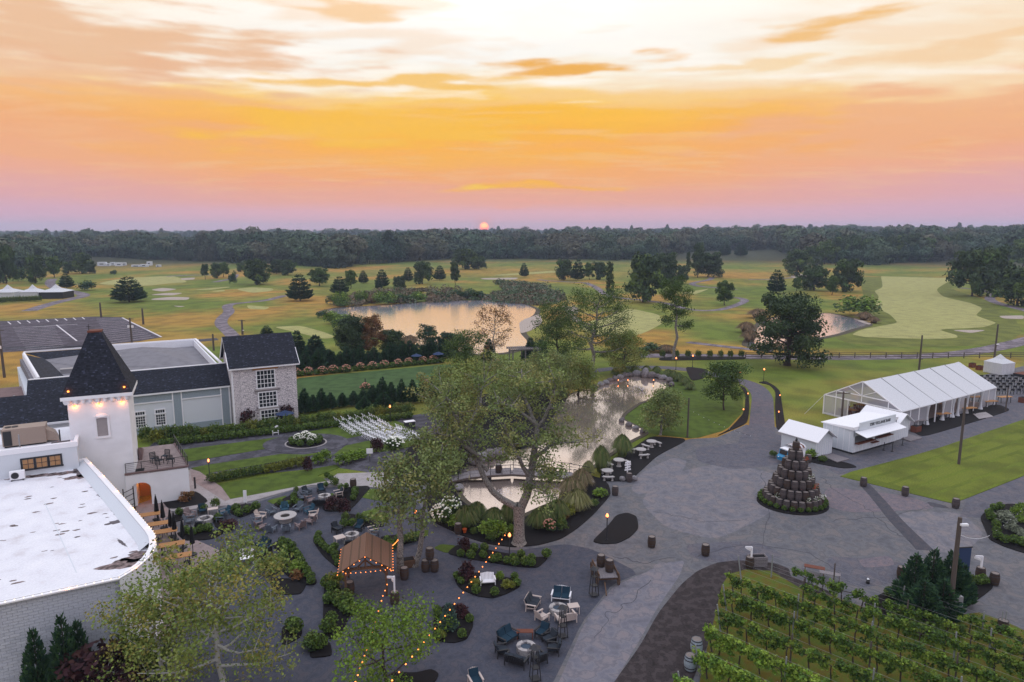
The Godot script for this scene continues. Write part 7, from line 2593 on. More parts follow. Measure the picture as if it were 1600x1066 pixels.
	bush("cedar", "young conifer by the flat roof's long wall", V(-37.81, -62.15), 1.5, 3.4)
	bush("hedge", "green shrub at the stair of the terrace", V(-45.78, -82.31), 1.8, 2.4)
	var b := B.new()
	for k in 16:
		var a := k * 0.55
		var a2 := (k + 1) * 0.55
		b.tube(Vector3(0.17 * cos(a), 0.3 + k * 0.09, 0.17 * sin(a)), Vector3(0.17 * cos(a2), 0.3 + (k + 1) * 0.09, 0.17 * sin(a2)), 0.035, 0.035, 6, false)
	var t := thing("spiral_sculpture", "black twisting metal sculpture before the terrace wall", "sculpture", V(-33.20, -63.89, 0.09))
	part("spiral", b, M.metal_dark, t)
	b = B.new()
	b.tube(Vector3(0, 1.65, 0), Vector3(0.12, 2.1, 0), 0.05, 0.02, 6)
	b.tube(Vector3(0, 1.75, 0), Vector3(-0.2, 1.95, 0), 0.035, 0.02, 6)
	b.lathe([[0.22, 0.0], [0.2, 0.06], [0.04, 0.1], [0.04, 0.4]], 8)
	part("stand", b, M.metal_dark, t)
	t = thing("garden_gate", "black metal trellis gate beside the arched passage", "gate", V(-36.06, -61.08), 0.9)
	for x in [-0.45, 0.45]:
		b = B.new()
		b.box(Vector3(x, 1.1, 0), Vector3(0.08, 2.2, 0.08))
		part("post", b, M.metal_dark, t)
	for y in [0.3, 0.8, 1.3, 1.8]:
		b = B.new()
		b.beam(Vector3(-0.42, y, 0), Vector3(0.42, y + 0.2, 0), 0.04, 0.05)
		part("bar", b, M.metal_dark, t)
	for q in [[-32.34, -66.43, 1.25, "black path light post at the corner of the concrete walk"], [-24.61, -111.96, 1.6, "dark post lamp unlit on the damp lawn"]]:
		b = B.new()
		b.box(Vector3(0, q[2] / 2, 0), Vector3(0.14, q[2], 0.14))
		solo("bollard", b, M.metal_dark, q[3], "bollard", V(q[0], q[1]))
	sign_board("white sign board at the end of the lower hedge", V(-16.19, -74.64), 0.7, 1.1, 0.6)
	sign_board("narrow white sign standing in the bed by the large fire table", V(-25.12, -61.08, 0.09), 0.3, 0.75, 1.2)
	t = thing("bar_cabinet", "black cabinet with white top at the end of the wedding aisle", "cabinet", V(-13.63, -87.91), 0.5)
	b = B.new()
	b.box(Vector3(0, 0.5, 0), Vector3(1.3, 1.0, 0.7))
	part("body", b, M.metal_dark, t)
	b = B.new()
	b.box(Vector3(0, 1.03, 0), Vector3(1.4, 0.06, 0.8))
	part("top", b, M.white_trim, t)
	# pergola behind the trees
	t = thing("pergola", "weathered grey pergola behind the garden trees", "pergola", V(2.33, -135.99), 0.25)
	for x in [-2.6, 0.0, 2.6]:
		for z in [-1.5, 1.5]:
			b = B.new()
			b.box(Vector3(x, 1.2, z), Vector3(0.22, 2.4, 0.22))
			part("post", b, M.wood_grey, t)
	for z in [-1.5, 1.5]:
		b = B.new()
		b.box(Vector3(0, 2.5, z), Vector3(6.4, 0.22, 0.12))
		part("beam", b, M.wood_grey, t)
	for k in 15:
		b = B.new()
		b.box(Vector3(-3.0 + k * 0.43, 2.68, 0), Vector3(0.16, 0.14, 4.2))
		part("slat", b, M.wood_grey, t)
	lounge("wooden_bench", M.wood_pale, null, 2, 0.1, V(-3.21, -134.62), "pale wooden bench under the rusty tree")
	pond_things()


func spelled(n: int) -> String:
	return ORD[n - 1] if n <= 30 else "thirty-" + ORD[n - 31]


func sign_board(label: String, at: Vector3, w: float, low: float, h: float, turn := 0.1) -> void:
	var t := thing("sign", label, "sign", at, turn)
	var b := B.new()
	b.box(Vector3(0, low / 2 + 0.1, -0.03), Vector3(0.07, low + 0.2, 0.05))
	part("post", b, M.metal_dark, t)
	b = B.new()
	b.box(Vector3(0, low + h / 2 - 0.1, 0), Vector3(w, h, 0.04))
	part("board", b, M.white_trim, t)


func pond_things() -> void:
	var n := 0
	for q in [[16.02, -114.38, 1.0], [17.18, -116.39, 0.9], [18.12, -117.42, 1.1], [19.15, -119.00, 1.0], [20.24, -120.07, 1.1], [21.25, -120.62, 1.0], [22.50, -121.17, 1.4], [25.07, -119.53, 1.5], [26.10, -119.00, 1.1], [26.78, -117.94, 1.2], [27.22, -115.88, 1.2], [26.98, -112.92, 1.0], [14.95, -112.92, 1.0], [13.86, -111.02, 0.9], [-4.23, -73.35, 1.3], [-3.50, -74.64, 1.5], [-2.58, -75.53, 1.6], [-1.64, -76.20, 1.4], [-1.05, -76.89, 1.2], [15.15, -90.99, 0.8], [15.66, -88.81, 0.8], [16.43, -87.31, 0.7], [17.00, -85.87, 0.7], [-5.21, -69.92, 1.0], [-5.31, -65.73, 0.9], [5.94, -67.13, 0.9], [7.88, -70.50, 0.8]]:
		rock("grey boulder on the garden pond's edge, %s of the %s" % [spelled(n % 14 + 1), "row under the grass mounds" if n < 14 else "banks nearer the bridge"], V(q[0], q[1], 0.1), Vector3(q[1 + 1] * 1.3, q[2] * 0.85, q[2]), n % 3 == 0)
		n += 1
	rock("largest pale blue grey boulder, upright among the pond rocks", V(23.92, -120.07, 0.1), Vector3(1.7, 2.0, 1.4), true)
	n = 0
	for q in [[18.79, -121.17], [20.62, -121.72], [22.57, -122.85], [24.79, -123.42], [26.56, -122.85], [28.05, -120.07], [29.13, -116.90], [29.50, -113.89], [29.41, -110.55], [28.72, -119.00]]:
		bush("grass", "mounded ornamental grass above the pond rocks, %s from the trees" % ORD[n], V(q[0], q[1], 0.02), 2.0, 1.5, "grass mounds above the pond rocks")
		n += 1
	for q in [["grass", -4.09, -57.28, 2.3, 1.9, "dark green ornamental grass beside the white hydrangeas"], ["lush", -4.98, -57.01, 1.5, 1.3, "bright shrub tucked under the white hydrangea"], ["lush", -2.10, -55.47, 2.0, 1.5, "wide bright green shrub at the pond front"], ["lush", -1.16, -55.47, 2.0, 1.5, "second wide bright green shrub at the pond front"], ["grass", -0.29, -58.08, 1.7, 2.0, "tall grass clump behind the great trunk"], ["hedge", -1.74, -54.49, 1.1, 0.9, "low dark shrub at the front edge of the pond bed"],
		["grass", -1.61, -57.81, 2.2, 1.5, "grass clump against the water at the pond front"], ["grass", 2.27, -57.01, 2.0, 1.7, "grass clump just beyond the great trunk"], ["grass", 3.05, -58.08, 1.8, 1.6, "grass clump before the pond, second beyond the trunk"], ["grass", 4.20, -58.91, 2.0, 1.8, "rounded grass clump, third beyond the trunk"], ["pale_grass", 6.09, -60.93, 2.7, 2.0, "large pale striped grass on the pond's eastern bank"], ["gold", 5.21, -59.76, 1.6, 1.5, "golden shrub before the pale striped grass"],
		["tan_grass", 5.92, -64.55, 2.6, 1.9, "tan plumed grass by the bridge foot"], ["tan_grass", 7.14, -66.60, 2.4, 2.0, "second tan plumed grass by the bridge foot"], ["pale_grass", 8.18, -70.11, 1.5, 1.6, "yellow grass clump at the end of the bridge"], ["grass", 9.71, -71.30, 2.3, 2.9, "tall arching grass between pond and stone tables"], ["grass", 12.83, -76.43, 2.5, 2.6, "second tall arching grass between pond and stone tables"], ["lush", 8.67, -64.22, 1.7, 0.9, "flat yellow green shrub at the tip of the pond bed"],
		["hedge", 4.38, -56.49, 1.2, 1.4, "dark upright shrub on the pond bed slope"], ["hedge", 7.82, -61.84, 1.0, 0.8, "small dark shrub on the pond bed slope"], ["hedge", -3.33, -55.72, 0.8, 0.7, "small shrub by the orange pot"], ["rust", 4.85, -58.91, 0.9, 0.9, "rusty flowering clump on the pond bed slope"], ["lush", 0.00, -55.47, 1.1, 1.1, "bright shrub at the foot of the great trunk"], ["grass", -3.21, -58.91, 2.0, 1.6, "green grass mound behind the dark one"]]:
		bush(q[0], q[5], V(q[1], q[2], 0.09), q[3], q[4])
	# footbridge
	var a := V(-6.60, -68.59)
	var pts := [V(-6.60, -68.59, 0.25), V(-4.51, -68.59, 0.75), V(-2.37, -68.97, 0.85), V(0.00, -69.35, 0.85), V(4.04, -68.59, 0.85), V(6.23, -68.22, 0.75), V(8.42, -68.59, 0.2)]
	var t := thing("footbridge", "low grey boarded footbridge with thin dark rails over the garden pond", "bridge", a)
	for i in pts.size() - 1:
		var p: Vector3 = pts[i] - a
		var q: Vector3 = pts[i + 1] - a
		var n2 := int(p.distance_to(q) / 0.3)
		var turn := -atan2(q.z - p.z, q.x - p.x)
		for k in n2:
			var b := B.new()
			var c := p.lerp(q, (k + 0.5) / n2)
			b.box(Vector3.ZERO, Vector3(p.distance_to(q) / n2 - 0.02, 0.05, 1.9), Basis(Vector3.UP, turn))
			part("plank", b, M.wood_grey, t, c)
		for s in [-0.9, 0.9]:
			var off := Vector3(0, 0, s).rotated(Vector3.UP, turn)
			var b := B.new()
			b.beam(p + off - Vector3(0, 0.13, 0), q + off - Vector3(0, 0.13, 0), 0.08, 0.2)
			part("beam", b, M.pole_wood, t)
			b = B.new()
			for y in [0.35, 0.65, 1.0]:
				b.beam(p + off + Vector3(0, y, 0), q + off + Vector3(0, y, 0), 0.05 if y > 0.9 else 0.02, 0.05 if y > 0.9 else 0.02)
			part("rail", b, M.metal_dark, t)
			b = B.new()
			b.beam(p + off, p + off + Vector3(0, 1.0, 0), 0.06, 0.06)
			part("rail_post", b, M.metal_dark, t)
			b = B.new()
			var m := p.lerp(q, 0.5)
			b.beam(m + off, m + off + Vector3(0, 1.0, 0), 0.06, 0.06)
			part("rail_post", b, M.metal_dark, t)
			if i in [2, 4, 5]:
				b = B.new()
				b.beam(p + off * 0.8 - Vector3(0, 0.9, 0), p + off * 0.8 - Vector3(0, 0.05, 0), 0.22, 0.22)
				part("pile", b, M.metal_dark, t)
	put_barrel("dark barrel standing on the footbridge", V(-1.42, -68.78, 0.88))
	# stone table sets
	n = 0
	for q in [[16.93, -79.76], [15.04, -76.66], [11.92, -72.93], [10.16, -69.54]]:
		stone_table("round pale stone table with two stone benches, %s from the lawn tree along the mulch" % ORD[n], V(q[0], q[1], 0.09))
		n += 1
	t = thing("signpost", "stack of white direction boards on a post behind the mulch edge barrel", "sign", V(12.18, -68.97, 0.05), 0.4)
	var b := B.new()
	b.box(Vector3(0, 1.0, 0), Vector3(0.1, 2.0, 0.08))
	part("post", b, M.white_trim, t)
	for k in 4:
		b = B.new()
		b.box(Vector3(0, 1.1 + 0.27 * k, 0.06), Vector3(0.75, 0.16, 0.04), Basis(Vector3.UP, 0.2 * (k % 2)))
		part("board", b, M.white_trim, t)
	put_barrel("grey barrel beside the white direction boards", V(12.29, -68.41, 0.02), true)
	put_barrel("barrel at the tip of the pond bed by the yard", V(10.27, -64.72, 0.02), true)
	for q in [[11.65, -68.59], [12.83, -68.78]]:
		rock("small white stone beside the direction boards, %s the barrel" % ["west of" if q[0] < 12.0 else "east of"], V(q[0], q[1], 0.02), Vector3(0.7, 0.6, 0.6), true)
	fountain("small fountain jet in the rippled end of the pond", V(-0.81, -62.77, 0.14), 1.0, 1.3, 260)
	fountain("wide low fountain before the pond rocks", V(21.30, -109.18, 0.14), 2.6, 0.8, 420)
	n = 0
	for q in [[18.29, -114.88], [19.94, -114.88], [24.35, -114.88]]:
		t = thing("fire_spout", "small flame burning over the far end of the pond, %s from the trees" % ORD[n], "flame", V(q[0], q[1], 0.14))
		b = B.new()
		b.lathe([[0.12, 0.0], [0.1, 0.5], [0.16, 0.62], [0.0, 0.64]], 8)
		part("stand", b, M.metal_dark, t)
		b = B.new()
		b.lathe([[0.0, 0.64], [0.12, 0.75], [0.08, 0.95], [0.0, 1.2]], 7)
		part("flame", b, M.lamp_flame, t)
		t.scale = Vector3.ONE * 0.6
		lamp_light(t.position + Vector3(0, 0.52, 0), 0.25)
		n += 1


func stone_table(label: String, at: Vector3) -> Node3D:
	return first_or_dup(made, "stone_table", stone_maker, label, at, rnd(0, 2), Vector3.ONE, "stone tables along the pond")


func stone_maker() -> Node3D:
	var t := thing("stone_table", "", "table")
	var b := B.new()
	b.lathe([[0.0, 0.7], [0.6, 0.7], [0.64, 0.74], [0.62, 0.8], [0.0, 0.8]], 18)
	part("tabletop", b, M.stone_top, t)
	b = B.new()
	b.lathe([[0.3, 0.0], [0.2, 0.15], [0.17, 0.5], [0.28, 0.7]], 10)
	part("pedestal", b, M.stone_top, t)
	for s in [0.0, PI]:
		b = B.new()
		for k in 6:
			var a0: float = s - 0.55 + 1.1 * k / 6.0
			var a1: float = s - 0.55 + 1.1 * (k + 1) / 6.0
			var p := []
			for y in [0.4, 0.48]:
				for q in [[0.95, a0], [1.3, a0], [1.3, a1], [0.95, a1]]:
					p.append(Vector3(q[0] * cos(q[1]), y, -q[0] * sin(q[1])))
			b.hexa(p)
		var o := part("bench", b, M.stone_top, t)
		for a in [s - 0.38, s + 0.38]:
			b = B.new()
			b.lathe([[0.13, 0.0], [0.09, 0.2], [0.13, 0.4]], 8)
			part("bench_foot", b, M.stone_top, o, Vector3(1.12 * cos(a), 0, -1.12 * sin(a)))
	return t


func fountain(label: String, at: Vector3, r: float, h: float, n: int) -> void:
	var b := B.new()
	for k in n:
		var a := rnd(0, TAU)
		var u := rng.randf()
		var d := r * rnd(0.6, 1.0)
		var p := Vector3(cos(a) * d * u, h * 4.0 * u * (1.0 - u) * rnd(0.75, 1.0) + 0.02, sin(a) * d * u)
		b.tri(p, p + rdir() * 0.1, p + Vector3(cos(a) * 0.08, -0.13 * (u * 2.0 - 1.0), sin(a) * 0.08))
	var t := thing("fountain", label, "fountain", at)
	part("spray", b, M.foam, t).set_meta("kind", "stuff")
	b = B.new()
	b.lathe([[0.14, -0.1], [0.14, 0.1], [0.05, 0.2], [0.0, 0.2]], 8)
	part("nozzle", b, M.metal_dark, t)


func lounge(called: String, m: Material, cushion: Material, seats: int, turn: float, at: Vector3, label: String, group := "") -> Node3D:
	return first_or_dup(made, called + m.resource_name + str(seats) + (cushion.resource_name if cushion else ""), lounge_maker.bind(called, m, cushion, seats), label, at, turn, Vector3.ONE * 0.9, group)


func lounge_maker(called: String, m: Material, cushion: Material, seats: int) -> Node3D:
	# a low armchair or sofa that faces +z: slatted back, arms, legs, cushions
	var t := thing(called, "", "sofa" if seats > 1 and cushion else "bench" if seats > 1 else "chair")
	var w := 0.68 * seats
	for x in [-w / 2 - 0.04, w / 2 + 0.04]:
		var b := B.new()
		b.beam(Vector3(x, 0, 0.36), Vector3(x, 0.58, 0.34), 0.07, 0.07)
		part("leg", b, m, t)
		b = B.new()
		b.beam(Vector3(x, 0, -0.38), Vector3(x, 0.55, -0.34), 0.07, 0.07)
		part("leg", b, m, t)
		b = B.new()
		b.box(Vector3(x, 0.6, 0.02), Vector3(0.12, 0.05, 0.86))
		part("armrest", b, m, t)
	var s := B.new()
	s.hexa([Vector3(-w / 2, 0.3, 0.4), Vector3(w / 2, 0.3, 0.4), Vector3(w / 2, 0.22, -0.32), Vector3(-w / 2, 0.22, -0.32), Vector3(-w / 2, 0.38, 0.4), Vector3(w / 2, 0.38, 0.4), Vector3(w / 2, 0.28, -0.32), Vector3(-w / 2, 0.28, -0.32)])
	part("seat", s, m, t)
	var n := 5 * seats
	for k in n:
		var b := B.new()
		var x := -w / 2 + w * (k + 0.5) / n
		b.beam(Vector3(x, 0.26, -0.3), Vector3(x, 0.98 - 0.04 * absf(k - (n - 1) / 2.0) / seats, -0.56), w / n - 0.03, 0.03)
		part("back_slat", b, m, t)
	if cushion:
		for k in seats:
			var x := -w / 2 + w * (k + 0.5) / seats
			var b := B.new()
			b.box(Vector3(x, 0.43, 0.06), Vector3(0.64, 0.13, 0.68), Basis(Vector3.RIGHT, 0.1))
			part("seat_cushion", b, cushion, t)
			b = B.new()
			b.box(Vector3(x, 0.72, -0.36), Vector3(0.62, 0.5, 0.14), Basis(Vector3.RIGHT, -0.35))
			part("back_cushion", b, cushion, t)
	return t


func fire_pit(label: String, at: Vector3, r: float, lid: bool) -> void:
	var t := thing("fire_pit", label, "fire pit", at)
	var n := int(TAU * r / 0.34)
	for row in 2:
		for k in n:
			var a0 := TAU * (k + 0.5 * row) / n
			var a1 := a0 + TAU / n - 0.03
			var p := []
			for y in [0.2 * row, 0.2 * row + 0.19]:
				for q in [[r - 0.26, a0], [r, a0], [r, a1], [r - 0.26, a1]]:
					p.append(Vector3(q[0] * cos(q[1]), y, -q[0] * sin(q[1])))
			var b := B.new()
			b.hexa(p)
			part("block", b, M.stone_top if (k + row) % 3 else M.rock_pale, t)
	var b := B.new()
	b.lathe([[r - 0.24, 0.28 if lid else 0.08], [0.0, 0.34 if lid else 0.08]], 20)
	part("lid" if lid else "ash_bed", b, M.pit_lid if lid else M.ash, t)


func side_table(label: String, at: Vector3, m: Material, turn := 0.3, l := 0.8, d := 0.7, h := 0.5) -> void:
	var t := thing("side_table", label, "table", at, turn)
	for k in 4:
		var b := B.new()
		b.box(Vector3(0, h, -d * 0.375 + d * 0.25 * k), Vector3(l, 0.04, d * 0.24))
		part("plank", b, m, t)
	for x in [-l * 0.45, l * 0.45]:
		for z in [-d * 0.43, d * 0.43]:
			var b := B.new()
			b.box(Vector3(x, h / 2, z), Vector3(0.05, h, 0.05))
			part("leg", b, m, t)


func around(c: Vector3, p: Vector3) -> float:
	# the turn that makes something at p face c
	return atan2(c.x - p.x, c.z - p.z)


func patio() -> void:
	# the large round fire table with its ring of chairs
	var c := V(-20.53, -58.49, 0.015)
	var t := thing("fire_table", "large round stone fire table ringed by wooden chairs", "fire table", c)
	var b := B.new()
	b.lathe([[0.55, 0.0], [0.6, 0.42], [0.98, 0.52], [1.0, 0.6], [0.42, 0.58], [0.42, 0.45], [0.0, 0.45]], 26)
	part("table", b, M.stone_top, t)
	b = B.new()
	b.lathe([[0.42, 0.5], [0.3, 0.52], [0.0, 0.53]], 16)
	part("ash_bed", b, M.ash, t)
	for k in 12:
		var a := TAU * k / 12 + 0.2
		var p := c + Vector3(cos(a) * 2.45, 0, sin(a) * 2.3)
		lounge("adirondack_chair", [M.chair_brown, M.chair_slate, M.chair_teal, M.chair_slate, M.chair_cream][[0, 0, 1, 1, 0, 3, 4, 1, 2, 3, 2, 4][k]], null, 1, around(c, p), p, "slatted low chair, %s round the large fire table from its pond side" % ORD[k], "chairs round the large fire table")
	var sets := [
		["small fire ring by the pavilion's back, before a tan side table", -13.72, -55.10, 0.62, false, [[-13.45, -56.62, M.metal_dark, M.cushion, 1], [-15.26, -56.23, M.metal_dark, M.cushion_grey, 1], [-12.08, -55.98, M.chair_cream, M.cushion_grey, 1], [-13.25, -53.30, M.metal_dark, M.cushion_grey, 2], [-11.83, -54.98, M.chair_slate, null, 1], [-12.32, -53.19, M.chair_cream, null, 1]]],
		["small fire ring near the concrete landing, partly behind a plum shrub", -18.41, -63.73, 0.62, false, [[-20.40, -64.72, M.chair_slate, M.cushion_grey, 1], [-19.19, -65.39, M.metal_dark, M.cushion, 1], [-19.58, -62.77, M.chair_brown, null, 1], [-18.33, -61.84, M.metal_dark, M.cushion_grey, 2], [-17.20, -64.39, M.chair_cream, M.cushion_grey, 1], [-20.44, -63.57, M.chair_slate, null, 1]]],
		["pale fire ring close to the terrace walk", -27.72, -58.36, 0.7, false, [[-28.83, -60.20, M.metal_dark, M.cushion, 1], [-26.57, -59.76, M.chair_teal, null, 1], [-29.04, -58.08, M.chair_slate, null, 1], [-27.52, -56.88, M.metal_dark, M.cushion_grey, 1], [-26.33, -58.49, M.chair_slate, M.cushion_grey, 1], [-29.57, -59.33, M.chair_brown, null, 1]]],
		["stone fire ring with covered top, amid dark cushioned sofas", 0.88, -39.13, 0.62, true, [[-0.25, -40.14, M.metal_dark, M.cushion, 2], [-0.64, -38.74, M.metal_dark, M.cushion_grey, 1], [0.27, -37.79, M.metal_dark, M.cushion_grey, 2], [1.68, -37.97, M.metal_dark, M.cushion_grey, 1], [2.59, -38.93, M.metal_dark, M.cushion_grey, 1], [2.37, -39.93, M.metal_dark, M.cushion_grey, 1], [1.95, -40.63, M.metal_dark, M.cushion, 1]]],
		["stone fire ring with covered top, beside the blue loveseat", 3.18, -43.56, 0.64, true, [[3.51, -45.13, M.chair_white, M.cushion, 2], [1.48, -44.13, M.chair_cream, M.cushion_grey, 2], [2.03, -42.54, M.chair_cream, null, 1], [3.62, -42.39, M.chair_cream, null, 2]]],
		["fire ring half hidden by the tree with white branches", -21.55, -51.94, 0.6, false, [[-20.61, -53.07, M.metal_dark, M.cushion, 2], [-20.02, -51.72, M.metal_dark, M.cushion, 2], [-22.40, -54.01, M.chair_slate, null, 1]]],
	]
	var names := ["pavilion", "landing", "terrace walk", "sofa ring", "blue loveseat", "branching tree"]
	for i in sets.size():
		var s: Array = sets[i]
		var m := V(s[1], s[2], 0.015)
		fire_pit(s[0], m, s[3], s[4])
		var n := 0
		for q in s[5]:
			var p := V(q[0], q[1], 0.015)
			lounge("sofa" if q[4] > 1 else "lounge_chair", q[2], q[3], q[4], around(m, p), p, "%s %s at the %s fire ring, %s from its far side" % [{"chair_cream": "cream wooden", "chair_slate": "slate grey slatted", "chair_white": "white framed", "chair_teal": "teal slatted", "chair_brown": "brown slatted", "metal_dark": "black framed"}[q[2].resource_name], ("cushioned " if q[3] else "") + ("sofa" if q[4] > 1 else "chair"), names[i], ORD[n]], "seats at the fire rings")
			n += 1
	side_table("tan side table beside the fire ring at the pavilion's back", V(-14.55, -54.25, 0.015), M.chair_cream, 0.6, 0.85, 0.8)
	side_table("cream side table next to the blue loveseat", V(4.23, -43.48, 0.015), M.chair_cream, 0.2, 0.75, 0.6, 0.55)
	side_table("long reddish bench table behind the sofa ring", V(0.83, -40.49, 0.015), M.wood_red, 0.0, 1.1, 0.42, 0.52)
	side_table("pinkish low table by the terrace walk fire ring", V(-27.82, -60.20, 0.015), M.chair_cream, 0.4, 0.9, 0.6)
	side_table("white low table under the branching tree", V(-21.01, -50.64, 0.015), M.chair_white, 0.4, 1.0, 0.7)
	lounge("lounge_chair", M.chair_cream, M.cushion, 1, 0.4, V(-2.11, -35.84, 0.015), "cream framed chair with blue cushion at the bottom edge")
	lounge("garden_bench", M.chair_white, null, 2, 0.15, V(-1.81, -47.27, 0.1), "small white slatted bench in the oval mulch bed").scale = Vector3.ONE * 0.75
	var hn := 0
	for q in [[3.27, -40.56], [1.35, -36.29], [5.90, -45.65]]:
		first_or_dup(made, "heater", heater_maker, "black four legged patio heater, %s" % ["between the blue loveseat and the sofa ring", "at the foot of the sofa ring", "beside the barrel wagon"][hn], V(q[0], q[1], 0.015), 0.3, Vector3.ONE, "black patio heaters")
		hn += 1
	# terrace tables with round stools, closed parasols
	hn = 0
	for q in [[-32.46, -57.68], [-30.71, -55.72], [-29.25, -54.25], [-27.47, -51.83], [-25.98, -49.81]]:
		first_or_dup(made, "terrace_table", board_table.bind(M.wood_pale, M.metal_dark, 1.9, 0.98), "orange wood high table beside the flat roofed building, %s from the arched passage" % ORD[hn], V(q[0], q[1], 0.06), 0.42, Vector3.ONE, "high tables on the terrace")
		for s in 4:
			var p := V(q[0], q[1], 0.06) + Vector3([-0.6, 0.6, -0.6, 0.6][s], 0, [-0.75, -0.75, 0.75, 0.75][s]).rotated(Vector3.UP, 0.42)
			first_or_dup(made, "stool", stool_maker, "black round stool at the %s high table from the passage, %s" % [ORD[hn], ["far wall corner", "far patio corner", "near wall corner", "near patio corner"][s]], p, 0, Vector3.ONE, "stools at the high tables")
		hn += 1
	hn = 0
	for q in [[-32.06, -58.36], [-30.81, -57.01], [-29.25, -55.22], [-28.62, -54.61], [-27.24, -53.19], [-25.87, -51.94]]:
		closed_parasol("closed black parasol beside the high tables, %s from the arched passage" % ORD[hn], V(q[0], q[1], 0.06))
		hn += 1
	pavilion()
	wagon()
	# single barrels
	for q in [[-6.68, -49.30, 0, "left barrel under the three barrel stack"], [-5.99, -49.30, 0, "right barrel under the three barrel stack"], [-6.35, -49.41, 0.94, "top barrel of the three barrel stack, with a white mark"], [-8.13, -48.12, 0, "barrel beside the smooth trunk behind the pavilion"], [-11.75, -46.00, 0, "barrel under the pavilion by its corner post"], [-8.27, -44.63, 0, "barrel carrying the white arrow post by the pavilion"], [-16.24, -66.60, 0.05, "dark barrel on the concrete landing"],
		[-4.68, -55.98, 0, "grey barrel at the pond bed by the orange pot"], [11.62, -53.42, 0, "dark barrel alone in the yard, nearer the pond"], [15.69, -51.94, 0, "dark barrel alone in the yard before the signed planter"], [36.23, -67.13, 0, "barrel at the lawn corner nearest the pyramid"], [39.05, -64.55, 0, "barrel at the middle of the lawn's front edge"], [42.14, -61.53, 0, "barrel at the lawn's eastern front corner"], [35.39, -48.12, 0, "dark barrel with a white post by the black banner"], [35.86, -47.27, 0, "dark banded barrel next to the one with the white post"],
		[32.07, -41.06, 0, "dark barrel with two white stakes on the vineyard grass"], [18.54, -49.81, 0, "barrel holding the white arrow sign by the planter"], [33.68, -74.42, 0, "barrel between the pyramid and the storage hut"], [29.49, -48.22, 0, "dark barrel at the cedar clump"]]:
		put_barrel(q[3], V(q[0], q[1], q[2] + 0.02), q[0] > 15.0 and q[1] < -60.0)
	for q in [[11.47, -38.87, "pale blue barrel at the head of the vine rows"], [10.66, -37.24, "second pale blue barrel at the vine rows, nearer"]]:
		first_or_dup(made, "blue_barrel", barrel.bind(M.panel_grey), q[2], V(q[0], q[1], 0.05), 0, Vector3(1.1, 1.05, 1.1))
	for q in [[-8.27, -44.63, 0.96, 1.15, "white arrow post on the barrel beside the pavilion"], [35.39, -48.12, 0.96, 0.9, "white post on the dark barrel by the black banner"], [18.64, -49.81, 0.96, 0.8, "white arrow sign on the barrel by the planter"]]:
		t = thing("arrow_post", q[4], "sign", V(q[0], q[1], q[2]), 0.3)
		b = B.new()
		b.box(Vector3(0, q[3] / 2, 0), Vector3(0.12, q[3], 0.1))
		part("post", b, M.white_trim, t)
		for y in [0.55, 0.85]:
			b = B.new()
			b.prism(outline([0.0, -0.03, 0.4, -0.03, 0.52, 0.0, 0.4, 0.03, 0.0, 0.03]), q[3] * y, q[3] * y + 0.16)
			part("arrow", b, M.white_trim, t, Vector3.ZERO, 0.2 + y * 3.0)
	for q in [[-0.12], [0.12]]:
		b = B.new()
		b.box(Vector3(0, 0.3, 0), Vector3(0.05, 0.6, 0.05))
		solo("stake", b, M.post_pale, "white stake standing on the vineyard barrel, %s one" % ["west" if q[0] < 0 else "east"], "stake", V(32.07, -41.06, 0.97) + Vector3(q[0], 0, 0))
	t = thing("planter_trough", "long grey wooden planter trough at the vineyard head", "planter", V(19.28, -50.23, 0.03), 0.1)
	for k in 3:
		for s in [-0.32, 0.32]:
			b = B.new()
			b.box(Vector3(0, 0.15 + 0.27 * k, s), Vector3(1.35, 0.24, 0.06))
			part("plank", b, M.wood_grey, t)
		for s in [-0.66, 0.66]:
			b = B.new()
			b.box(Vector3(s, 0.15 + 0.27 * k, 0), Vector3(0.06, 0.24, 0.58))
			part("plank", b, M.wood_grey, t)
	b = B.new()
	b.box(Vector3(0, 0.68, 0), Vector3(1.25, 0.05, 0.55))
	part("soil", b, M.mulch, t)
	t = thing("planter_tub", "wooden tub planter behind the smooth trunk", "planter", V(-8.14, -50.12, 0.02), 0.3)
	b = B.new()
	b.box(Vector3(0, 0.3, 0), Vector3(1.0, 0.6, 0.7))
	part("box", b, M.wood, t)
	b = B.new()
	b.box(Vector3(0, 0.61, 0), Vector3(0.85, 0.04, 0.55))
	part("soil", b, M.mulch, t)
	b = B.new()
	b.lathe([[0.12, 0.0], [0.2, 0.3], [0.22, 0.36], [0.16, 0.36], [0.0, 0.3]], 10)
	solo("flower_pot", b, M.orange_pot, "bright orange pot beside the grey barrel at the pond bed", "pot", V(-4.12, -55.98, 0.1))
	hn = 0
	for q in [[23.15, -48.81, M.wood_red], [23.88, -47.84, M.wood_grey]]:
		side_table(["reddish bench table at the vineyard edge", "grey bench table joined to the reddish one"][hn], V(q[0], q[1], 0.02), q[2], -0.42, 1.45, 0.5, 0.6)
		hn += 1
	var lamp := thing("ground_light", "small black and white ground light before the cedar clump", "light fitting", V(26.57, -47.46, 0.02))
	b = B.new()
	b.lathe([[0.14, 0.0], [0.12, 0.22], [0.16, 0.3], [0.0, 0.32]], 8)
	part("case", b, M.metal_dark, lamp)
	b = B.new()
	b.lathe([[0.1, 0.32], [0.06, 0.4], [0.0, 0.42]], 8)
	part("cap", b, M.white_trim, lamp)
	beds()


